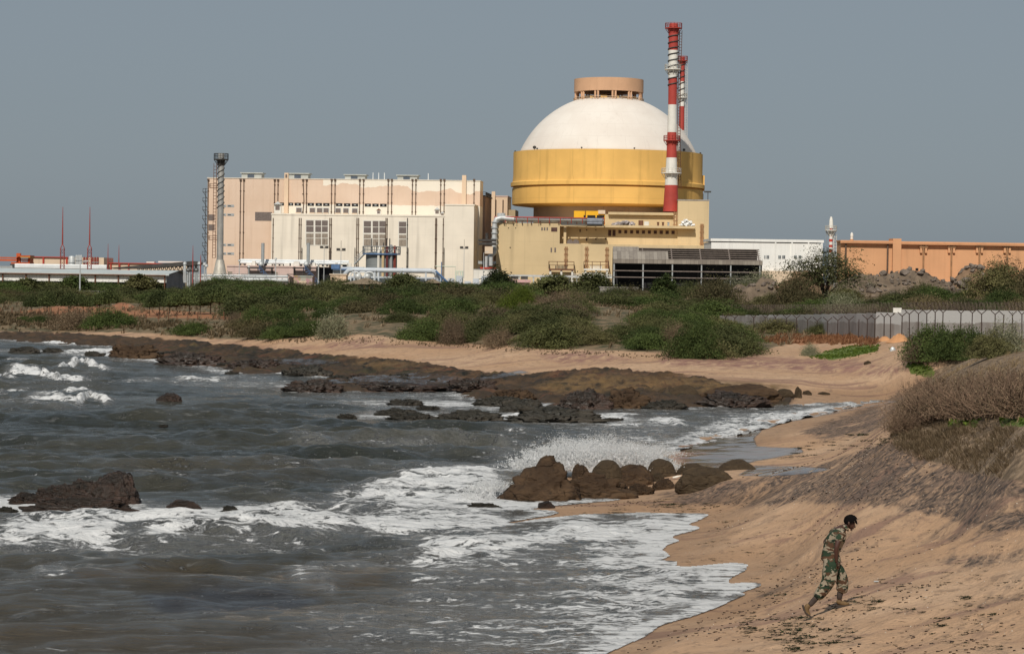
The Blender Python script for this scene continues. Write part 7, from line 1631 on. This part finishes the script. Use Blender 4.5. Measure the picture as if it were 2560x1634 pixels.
# rubble banks before the orange building: an earth ridge with broken blocks lying on it
def block_mesh(seed, mat):
    g = random.Random(seed); bm = bmesh.new()
    for i in range(18):
        v = Vector((g.gauss(0, 1), g.gauss(0, 1), g.gauss(0, 1))).normalized(); bm.verts.new((v.x*.5*g.uniform(.75, 1.1), v.y*.42*g.uniform(.75, 1.1), v.z*.34*g.uniform(.7, 1.1)))
    r_ = bmesh.ops.convex_hull(bm, input=bm.verts); bmesh.ops.delete(bm, geom=[v for v in r_['geom_interior'] if isinstance(v, bmesh.types.BMVert)], context='VERTS')
    bmesh.ops.bevel(bm, geom=bm.edges[:], offset=.03, segments=1, affect='EDGES'); bm.normal_update()
    me = bpy.data.meshes.new('rubble'); bm.to_mesh(me); bm.free(); me.materials.append(mat); return me
RB = [block_mesh(300+k, M_RK5) for k in range(9)]; RE = [block_mesh(330+k, M_RK6) for k in range(9)]
rg = random.Random(9); M_EARTH = paint('earth', (.22, .14, .085), .95, .3, .9, 0, bump=1.0); M_GEARTH = paint('grey_earth', (.16, .12, .085), .95, .35, .9, 0, bump=1.0)
M_REDE = paint('red_earth', (.27, .125, .07), .95, .25, .9, 0, bump=.8)
def bank(px0, px1, Y, pytop, half, n_, s0, s1, meshes, mat, lab_e, lab_r, grp, power=2.5):
    a, b = at_y(px0, 700, Y), at_y(px1, 700, Y); g0 = min(gz(a.x, Y), gz(b.x, Y)) - .2; ztop = at_y((px0+px1)/2, pytop, Y).z; h = ztop - g0; cx, L = (a.x+b.x)/2, (b.x-a.x)/2
    f = lambda u, t: h*max(0, 1-abs(u)**power)**.7*(math.cos(min(1, abs(t))*math.pi)*.5+.5)*(1 + .35*mn.fractal(Vector((u*L*.35+px0, t*1.2, 3.3)), 1, 2, 4))
    mb = MB(); nu, nt = 70, 18
    for i in range(nu+1):
        for j in range(nt+1): u, t = -1+2*i/nu, -1+2*j/nt; mb.v.append((cx+u*L, Y+t*half, g0+f(u, t)))
    for i in range(nu):
        for j in range(nt): mb.f.append((i*(nt+1)+j, (i+1)*(nt+1)+j, (i+1)*(nt+1)+j+1, i*(nt+1)+j+1))
    tag(mb.build('earth_bank', mat, None, smooth=70, at=(cx, Y, g0)), lab_e, 'earth bank')
    for i in range(n_):
        u, t = rg.uniform(-.97, .97), rg.uniform(-.9, .25); s = rg.uniform(s0, s1)*(1.8 if rg.random() < .14 else 1)
        o = bpy.data.objects.new('rubble_block', rg.choice(meshes)); COL.objects.link(o); o.location = (cx+u*L, Y+t*half, g0+f(u, t)+s*.08); o.scale = (s, s*rg.uniform(.8, 1.2), s*rg.uniform(.7, 1.1)); o.rotation_euler = (rg.gauss(0, .4), rg.gauss(0, .4), rg.uniform(0, 6)); tag(o, lab_r, 'rubble', grp)
bank(2085, 2400, 256, 687, 3.2, 130, .3, .8, RB, M_GEARTH, 'long low grey bank of earth before the orange building', 'grey broken rubble block on the long bank before the orange building', 'rubble on the long bank', 6)
bank(2370, 2490, 252, 662, 3.0, 60, .35, .95, RB, M_EARTH, 'taller earth bank at the right before the orange building', 'grey rubble block on the taller bank at the right', 'rubble on the taller bank', 2.2)
bank(1935, 2100, 250, 694, 2.4, 55, .3, .8, RE, M_EARTH, 'brown earth bank under the acacia tree', 'brown earthy rubble block under the acacia tree', 'earthy rubble under the acacia')
bank(1820, 1960, 266, 697, 2.4, 36, .3, .7, RB, M_GEARTH, 'grey earth bank right of the dark open shed', 'grey rubble block right of the dark open shed', 'rubble beside the dark shed', 4)
bank(270, 345, 292, 757, 2.2, 8, .3, .6, RE, M_REDE, 'reddish earth bank behind the left wire fence', 'reddish earth lump behind the left wire fence', 'earth lumps behind the left fence')
bank(100, 215, 292, 765, 2.2, 5, .3, .6, RE, M_REDE, 'reddish earth bank at the far left behind the wire fence', 'reddish earth lump at the far left behind the wire fence', 'earth lumps at the far left')
bank(440, 560, 300, 742, 2.2, 14, .3, .7, RE, M_EARTH, 'pale brown earth bank in the left scrub below the silver stack', 'earth lump in the left scrub below the silver stack', 'earth lumps in the left scrub')
# seaweed washed up on the sand
M_WEED = leaf_mat('seaweed', (.006, .010, .004), (.022, .032, .010), None, .05)
def weed_mesh(seed):
    g = np.random.default_rng(seed); n_ = 70; C = g.normal(size=(n_, 3))*np.array([.42, .16, .035]); C[:, 1] += .12*np.sin(C[:, 0]*4 + seed); C[:, 2] = np.abs(C[:, 2]) + .012
    t = rvec(g, n_); b = np.cross(t, rvec(g, n_)); return quads_mesh('seaweed', C, t*np.array([1, 1, .35])*g.uniform(.05, .13, (n_, 1)), b*np.array([1, 1, .4])*.04, g.random(n_), M_WEED)
WM = [weed_mesh(k) for k in range(8)]
wg = random.Random(31)
def weeds(n_, poly, s0, s1, label, group, ang=(-.1, .25), along=None):
    A = np.array(poly); k = 0
    while k < n_:
        px, py = wg.uniform(A[:, 0].min(), A[:, 0].max()), wg.uniform(A[:, 1].min(), A[:, 1].max())
        if pmask(np.array([px]), np.array([py]), poly, .5)[0] < .5: continue
        if vnoise(np.array([px*.016]), np.array([py*.05]))[0] < wg.uniform(-.35, .3): continue
        p = ground_at(px, py); s = wg.uniform(s0, s1)*(1.8 if wg.random() < .12 else 1)
        if shore_sd(np.array([p.x]), np.array([p.y]))[0] < .1: continue
        o = bpy.data.objects.new('seaweed_clump', wg.choice(WM)); COL.objects.link(o); o.location = p; o.scale = (s*wg.uniform(.6, 1.5), s*wg.uniform(.7, 1.2), s); o.rotation_euler = (0, 0, wg.uniform(*ang) + wg.gauss(0, .25)); tag(o, label, 'seaweed', group); k += 1
weeds(95, [(1880,1530),(2060,1545),(2200,1560),(2160,1600),(2000,1632),(1860,1632),(1840,1570)], .10, .20, 'dark green seaweed clump in the dense drift below the walking man', 'seaweed drift below the man')
weeds(60, [(2200,1440),(2560,1420),(2560,1632),(2200,1632)], .07, .15, 'dark seaweed clump on the sand right of the walking man', 'seaweed right of the man')
weeds(50, [(1650,1440),(1820,1300),(2040,1290),(2040,1480),(1900,1500),(1880,1470)], .06, .15, 'dark seaweed scrap on the open sand left of the walking man', 'seaweed left of the man')
weeds(30, [(1440,1288),(1560,1258),(1740,1235),(1800,1270),(1740,1286)], .10, .22, 'dark seaweed clump on the sand below the boulders', 'seaweed below the boulders')
weeds(35, [(1920,1150),(1990,1118),(2120,1082),(2230,1090),(2220,1115),(2090,1140)], .16, .36, 'dark seaweed clump strewn on the small bay beach', 'seaweed on the bay beach')
weeds(10, [(1960,1100),(2040,1060),(2200,1020),(2220,1070),(2060,1090)], .10, .22, 'little dark seaweed scrap on the upper bay beach', 'seaweed on the upper bay beach')
weeds(20, [(2080,1490),(2210,1485),(2200,1530),(2050,1530)], .08, .18, 'dark seaweed clump in the shadow beside the man', 'seaweed beside the man')
# the smaller scraps between the clumps, too many to count
def scraps(name, n_, polys, s0, s1, label):
    vs, fs, tn = [], [], []; base = []
    for m_ in WM:
        v = np.empty(len(m_.vertices)*3, np.float32); m_.vertices.foreach_get('co', v); base.append(v.reshape(-1, 4, 3))
    A = np.concatenate([np.array(p) for p in polys]); k = 0; C_, A_, B_ = [], [], []
    while k < n_:
        P_ = polys[wg.randrange(len(polys))]; q = np.array(P_); px, py = wg.uniform(q[:,0].min(), q[:,0].max()), wg.uniform(q[:,1].min(), q[:,1].max())
        if pmask(np.array([px]), np.array([py]), P_, .5)[0] < .5 or vnoise(np.array([px*.016]), np.array([py*.05]))[0] < wg.uniform(-.3, .35): continue
        p = ground_at(px, py); s = wg.uniform(s0, s1); a = wg.gauss(.08, .3); ca, sa = math.cos(a), math.sin(a)
        if shore_sd(np.array([p.x]), np.array([p.y]))[0] < .25: continue
        b = wg.choice(base)[::2] * np.array([s*wg.uniform(.6, 1.6), s, s]); w = np.stack([b[...,0]*ca - b[...,1]*sa, b[...,0]*sa + b[...,1]*ca, b[...,2]], -1) + np.array(p)
        C_.append(w.mean(1)); A_.append((w[:,1]-w[:,0])/2); B_.append((w[:,3]-w[:,0])/2); k += 1
    C_, A_, B_ = map(np.concatenate, (C_, A_, B_)); o = bpy.data.objects.new(name, quads_mesh(name, C_, A_, B_, np.random.default_rng(2).random(len(C_)), M_WEED)); COL.objects.link(o); tag(o, label, 'seaweed', kind='stuff')
scraps('seaweed_scraps', 420, [[(1880,1500),(2060,1530),(2560,1400),(2560,1632),(1860,1632)],[(1660,1440),(1830,1290),(2080,1290),(2080,1500),(1900,1500)],[(1920,1150),(1990,1110),(2120,1070),(2240,1080),(2220,1115),(2090,1145)],[(1440,1290),(1560,1258),(1760,1230),(1860,1290),(1760,1300)],[(2080,1290),(2560,1330),(2560,1420),(2100,1440)]], .04, .11, 'fine dark seaweed scraps strewn between the larger clumps on the beach')
# broken shells and grit: uncountable pale specks
g = np.random.default_rng(3); n_ = 2600; u = g.uniform(.03, .23, n_); Y = np.sqrt(g.uniform(32**2, 66**2, n_)); X = u*Y; Z, s_ = terrain_z(X, Y)[0:2]; k_ = (s_ > .6) & (vnoise(X*.5, Y*.5) > -.1)
C = np.stack([X, Y, Z + .008], -1)[k_]; t = rvec(g, len(C)); b = np.cross(t, rvec(g, len(C))); sz_ = g.uniform(.003, .010, (len(C), 1))
o = bpy.data.objects.new('shell_grit', quads_mesh('shell_grit', C, t*sz_, b*sz_, g.random(len(C)), leaf_mat('shell', (.34, .29, .24), (.66, .62, .56), None, 0))); COL.objects.link(o); tag(o, 'pale broken shells and grit scattered over the beach', 'shells', kind='stuff')
n_ = 5200; u = g.uniform(.02, .24, n_); Y = np.sqrt(g.uniform(32**2, 72**2, n_)); X = u*Y; Z, s_ = terrain_z(X, Y)[0:2]; k_ = (s_ > .6) & (vnoise(X*.35+40, Y*.6) > .02)
C = np.stack([X, Y, Z + .008], -1)[k_]; a = g.normal(.1, .3, len(C)); t = np.stack([np.cos(a), np.sin(a), g.normal(0, .1, len(C))], -1)*g.uniform(.008, .035, (len(C), 1)); b = np.stack([np.zeros(len(C)), g.normal(0, .6, len(C)), np.ones(len(C))], -1)*g.uniform(.004, .012, (len(C), 1))
o = bpy.data.objects.new('drift_litter', quads_mesh('drift_litter', C, t, b, g.random(len(C)), leaf_mat('litter', (.02, .015, .012), (.09, .06, .045), None, 0))); COL.objects.link(o); tag(o, 'fine dark plant litter strewn over the dry beach', 'litter', kind='stuff')
p = ground_at(1691, 1199); o = MB().tube([(-.12, 0, .04), (0, .02, .06), (.14, .03, .1)], [.02, .04, .015], 6).build('driftwood', M_WHT, None); o.location = p + Vector((0, 0, .02)); tag(o, 'small white driftwood piece beside the widest flat boulder', 'driftwood')
p = ground_at(2190, 1458); o = MB().tube([(-.04, 0, .02), (.045, .01, .02)], .013, 8).build('bottle', M_GREYM, None, smooth=40); o.location = p; tag(o, 'small pale plastic bottle lying on the sand right of the man', 'litter')
# ---------------------------------------------------------------- the walking soldier
foot = ground_at(2040, 1541); MY = foot.y; MS = MY / (FPX * 4.269)
m0 = at_y(1920 + 760/4.269, 1240 + 1290/4.269, MY)
man = bpy.data.objects.new('person', None); COL.objects.link(man); man.location = m0
tag(man, 'man in camouflage uniform walking right with head bowed, hand at his hip', 'person')
FZ = max(0.0, gz(m0.x + (812-760)*MS, MY + .1) + .005 - (m0.z + (1290-1246)*MS)) / MS      # the leading foot stands a little higher up the slope
def J(x, y, d=0.0):
    if d == .10 and y > 1040: y -= FZ
    return Vector(((x - 760) * MS, d, (1290 - y) * MS))
def skin(name, verts, edges, mat, parent, levels=2, root=0):
    """verts: (point, radius) -> one continuous skinned surface"""
    me = bpy.data.meshes.new(name); me.from_pydata([tuple(v[0]) for v in verts], edges, []); o = bpy.data.objects.new(name, me); COL.objects.link(o); o.parent = parent
    m = o.modifiers.new('skin', 'SKIN'); m.use_smooth_shade = True
    for i, v in enumerate(verts):
        r_ = v[1] if isinstance(v[1], tuple) else (v[1], v[1]); sv = me.skin_vertices[0].data[i]; sv.radius = r_; sv.use_root = (i == root)
    s = o.modifiers.new('sub', 'SUBSURF'); s.levels = levels; s.render_levels = levels
    dg = bpy.context.evaluated_depsgraph_get(); ev = o.evaluated_get(dg); m2 = bpy.data.meshes.new_from_object(ev)
    o.modifiers.clear(); o.data = m2; m2.name = name; m2.materials.clear(); m2.materials.append(mat)
    m2.polygons.foreach_set('use_smooth', [True]*len(m2.polygons)); return o
n = NB('skin'); n.set('Base Color', n.mix(n.noise(14, 4), (.048, .019, .012), (.070, .028, .018))); n.set('Roughness', .55); M_SKIN = n.m
n = NB('camouflage'); v = n.map(n.obj, (7.5, 7.5, 11)); a = n.noise(1.0, 3, v, .5, .6); b = n.noise(1.0, 3, n.map(n.obj, (7, 7, 10), (4.7, 3.1, 8.2)), .5, .6)
c = n.cramp(a, [(0, (.27, .225, .165)), (.47, (.026, .044, .026))], True)
c = n.mix(n.math('GREATER_THAN', b, .555), c, (.085, .047, .028)); c = n.mix(n.math('GREATER_THAN', n.noise(1.0, 3, n.map(n.obj, (8, 8, 12), (1.7, 9.1, 2.2)), .5, .6), .585), c, (.28, .235, .17))
c = n.mix(n.math('GREATER_THAN', n.noise(1.0, 3, n.map(n.obj, (9, 9, 15), (11.7, 5.1, 6.2)), .5, .5), .66), c, (.016, .020, .016))
n.set('Base Color', c); n.set('Roughness', .9); n.set('Specular IOR Level', .1); n.bump(n.noise(16, 5, n.map(n.obj, (1, 1, .6))), .5, .02); M_CAMO = n.m
M_BOOT = paint('boot_leather', (.155, .095, .042), .7, .2, 8, 0); M_SOLE = paint('boot_sole', (.05, .038, .03), .8, .2, 4, 0); M_SOCK = paint('sock', (.055, .040, .033), .95, .2, 9, 0); M_HAIR = paint('hair', (.006, .005, .005), .95, .3, 20, 0, spec=.05); M_BELT = paint('belt', (.02, .026, .018), .7, .2, 4, 0)
N_, F_ = -.17, .17                                                # near and far side
B = [(J(652,690), .125), (J(660,590), .115), (J(703,455), .135), (J(738,370), .105), (J(795,322), .056), (J(826,300), .054),          # 0-5 trunk, neck
 (J(862,262), .092), (J(880,236), .075), (J(872,316), .060), (J(862,346), .036), (J(898,316), .024),                                   # 6-10 skull, forehead, cheek, chin, face front
 (J(748,382,N_), .062), (J(715,470,-.215), .050), (J(697,530,-.225), .044), (J(700,620,-.20), .036), (J(703,668,-.185), .028),         # 11-15 near arm
 (J(748,382,F_), .062), (J(672,440,.225), .048), (J(612,500,.25), .043), (J(640,550,.22), .034), (J(668,592,.18), .028),              # 16-20 far arm
 (J(655,735,-.085), .085), (J(645,900,-.10), .060), (J(545,1030,-.10), .050), (J(440,1150,-.10), .036),                                # 21-24 near leg
 (J(690,735,.085), .085), (J(790,895,.10), .060), (J(785,1030,.10), .050), (J(764,1160,.10), .036),                                    # 25-28 far leg
 (J(397,1195,-.10), .034), (J(432,1262,-.10), .028), (J(790,1212,.10), .032), (J(858,1222,.10), .024),                                 # 29-32 feet
 (J(706,692,-.178), .030), (J(668,612,.165), .028)]                                                                                    # 33,34 palms
E = [(0,1),(1,2),(2,3),(3,4),(4,5),(5,6),(6,7),(6,8),(8,9),(8,10),(3,11),(11,12),(12,13),(13,14),(14,15),(15,33),(3,16),(16,17),(17,18),(18,19),(19,20),(20,34),(0,21),(21,22),(22,23),(23,24),(0,25),(25,26),(26,27),(27,28),(24,29),(29,30),(28,31),(31,32)]
body = skin('body', B, E, M_SKIN, man, 2)
# hands: four bent fingers and a thumb each, closing on the hip
bmf = MB()
def fingers(root, dirs, curl, side):
    for i, L in enumerate((.070, .080, .075, .058)):
        b0 = root + Vector((side*.0, -.026 + i*.017, 0)); d = dirs.normalized(); p1 = b0 + d*L*.5; d2 = (d + curl).normalized(); p2 = p1 + d2*L*.35; p3 = p2 + (d2 + curl).normalized()*L*.25
        bmf.tube([b0 - d*.02, b0, p1, p2, p3], [.010, .0095, .009, .008, .005], 7)
    t0 = root + Vector((.012, -.03, .02)); bmf.tube([t0, t0 + Vector((.028, -.012, -.02)), t0 + Vector((.040, -.006, -.048))], [.012, .0105, .006], 7)
fingers(J(708,702,-.178), Vector((.35, .0, -1)), Vector((.35, .1, .05)), 1)
fingers(J(672,620,.165), Vector((.8, 0, -.6)), Vector((.3, -.2, -.2)), -1)
o = link_mesh('fingers', bmf.v, bmf.f, M_SKIN, 60); o.parent = man
# join the fingers into the body so that the figure stays one mesh
bm = bmesh.new(); bm.from_mesh(body.data); bm.from_mesh(o.data); bm.to_mesh(body.data); bm.free(); bpy.data.objects.remove(o)
# ear, nose and brow as part of the same mesh
bm = bmesh.new(); bm.from_mesh(body.data)
def blob(c, s):
    r_ = bmesh.ops.create_icosphere(bm, subdivisions=2, radius=1)
    for v in r_['verts']: v.co = c + Vector((v.co.x*s[0], v.co.y*s[1], v.co.z*s[2]))
    for f in bm.faces: f.smooth = True
for sd in (-1, 1): blob(J(838,275, sd*.098), (.018, .010, .030))
blob(J(911,318), (.015, .014, .016)); blob(J(908,298), (.014, .048, .011)); blob(J(896,338), (.011, .024, .008)); blob(J(874,352), (.018, .026, .015))
bm.to_mesh(body.data); bm.free()
# hair: a cap over the skull, fringe pointing forward
hb = bmesh.new(); bmesh.ops.create_icosphere(hb, subdivisions=4, radius=1); hc = J(866,254)
for v in hb.verts:
    p = v.co.copy(); w = 1 + .06*mn.fractal(p*5, 1, 2, 4); v.co = hc + Vector((p.x*.118*w, p.y*.105*w, p.z*.106*w))
dele = [v for v in hb.verts if (v.co - hc).dot(Vector((.50, 0, -.87))) > .030 and not (v.co.x < hc.x - .05 and v.co.z > hc.z - .07)]
bmesh.ops.delete(hb, geom=dele, context='VERTS')
me = bpy.data.meshes.new('hair'); hb.to_mesh(me); hb.free(); me.materials.append(M_HAIR); me.polygons.foreach_set('use_smooth', [True]*len(me.polygons)); o = bpy.data.objects.new('hair', me); COL.objects.link(o); o.parent = man
fr_ = MB()
for i in range(26): y = -.08 + .16*i/25; fr_.tube([J(892,222,y*.85), J(918,252,y), J(928,280+5*math.sin(i*2.1),y*.95)], [.020, .016, .008], 5)
o = link_mesh('fringe', fr_.v, fr_.f, M_HAIR, 60); o.parent = man
# clothes
shirt = skin('shirt', [(J(648,705), .172), (J(650,645), .168), (J(658,585), .152), (J(678,520), .172), (J(706,450), .178), (J(736,378), .146), (J(786,330), .078), (J(750,388,-.165), .076), (J(722,440,-.195), .072), (J(716,470,-.212), .066), (J(750,388,.165), .076), (J(695,432,.20), .068), (J(672,450,.222), .062)],
  [(0,1),(1,2),(2,3),(3,4),(4,5),(5,6),(5,7),(7,8),(8,9),(5,10),(10,11),(11,12)], M_CAMO, man, 2)
mb = MB(); 
for sd in (-1, 1): mb.tube([J(790,305,sd*.03), J(806,318,sd*.075), J(828,345,sd*.06), J(838,362,sd*.02)], [.020, .024, .022, .010], 6)
o = link_mesh('collar', mb.v, mb.f, M_CAMO, 60); o.parent = man
trs = skin('trousers', [(J(655,590), .130), (J(655,690), .172), (J(650,748,-.085), .148), (J(640,830,-.10), .144), (J(634,905,-.10), .124), (J(568,1000,-.10), .112), (J(490,1098,-.10), .092), (J(695,748,.085), .140), (J(750,820,.10), .134), (J(795,895,.10), .118), (J(800,985,.10), .106), (J(788,1070,.10), .104), (J(780,1100,.10), .080)],
  [(0,1),(1,2),(2,3),(3,4),(4,5),(5,6),(1,7),(7,8),(8,9),(9,10),(10,11),(11,12)], M_CAMO, man, 2)
pk = MB(); bmp = bmesh.new(); bmesh.ops.create_cube(bmp, size=1); bmesh.ops.bevel(bmp, geom=bmp.edges[:], offset=.12, segments=2, affect='EDGES')
for v in bmp.verts: v.co = J(650,852,-.205) + Vector((v.co.x*.17, v.co.y*.05, v.co.z*.17))
me = bpy.data.meshes.new('thigh_pocket'); bmp.to_mesh(me); bmp.free(); me.materials.append(M_CAMO); o = bpy.data.objects.new('thigh_pocket', me); COL.objects.link(o); o.parent = man
mb = MB(); c0 = J(656,588); mb.tube([c0 + Vector((.120*math.cos(t), .135*math.sin(t), .012*math.cos(t))) for t in np.linspace(0, 2*math.pi, 29)], .017, 6, False); o = link_mesh('belt', mb.v, mb.f, M_BELT, 60); o.parent = man
for nm, pts in (('sock', [(J(520,1055,-.10), .058), (J(480,1102,-.10), .054), (J(425,1165,-.10), .046)]), ('sock', [(J(778,1068,.10), .058), (J(770,1120,.10), .054), (J(764,1180,.10), .050)])):
    skin(nm, pts, [(0,1),(1,2)], M_SOCK, man, 2)
b1 = skin('boot', [(J(437,1148,-.10), .050), (J(402,1172,-.10), .058), (J(398,1222,-.10), .050), (J(436,1270,-.10), .036)], [(0,1),(1,2),(2,3)], M_BOOT, man, 2)
b2 = skin('boot', [(J(764,1168,.10), .054), (J(756,1205,.10), .056), (J(812,1214,.10), .050), (J(876,1228,.10), .036)], [(0,1),(1,2),(2,3)], M_BOOT, man, 2)
for b_, pts in ((b1, [J(352,1160,-.10), J(366,1205,-.10), J(398,1252,-.10), J(450,1290,-.10)]), (b2, [J(722,1242,.10), J(770,1246,.10), J(830,1248,.10), J(900,1240,.10)])):
    mb = MB(); prev = None
    for a, c in zip(pts[:-1], pts[1:]):
        for s in (-1, 1): pass
    L = [p + Vector((0, -.042, 0)) for p in pts]; Rr = [p + Vector((0, .042, 0)) for p in pts]; up = (pts[1] - pts[0]).normalized().cross(Vector((0, 1, 0))) * -.03
    if up.z < 0 and b_ is b2: up = -up
    if b_ is b1: up = Vector((.026, 0, .012))
    n4 = len(pts); V = [tuple(x) for x in L] + [tuple(x) for x in Rr] + [tuple(x+up) for x in L] + [tuple(x+up) for x in Rr]; Fq = []
    for i in range(n4-1): Fq += [(i, i+1, n4+i+1, n4+i), (2*n4+i, 3*n4+i, 3*n4+i+1, 2*n4+i+1), (i, 2*n4+i, 2*n4+i+1, i+1), (n4+i, n4+i+1, 3*n4+i+1, 3*n4+i)]
    Fq += [(0, n4, 3*n4, 2*n4), (n4-1, 3*n4-1, 4*n4-1, 2*n4-1)]
    o = link_mesh('sole', V, Fq, M_SOLE, None); o.parent = b_
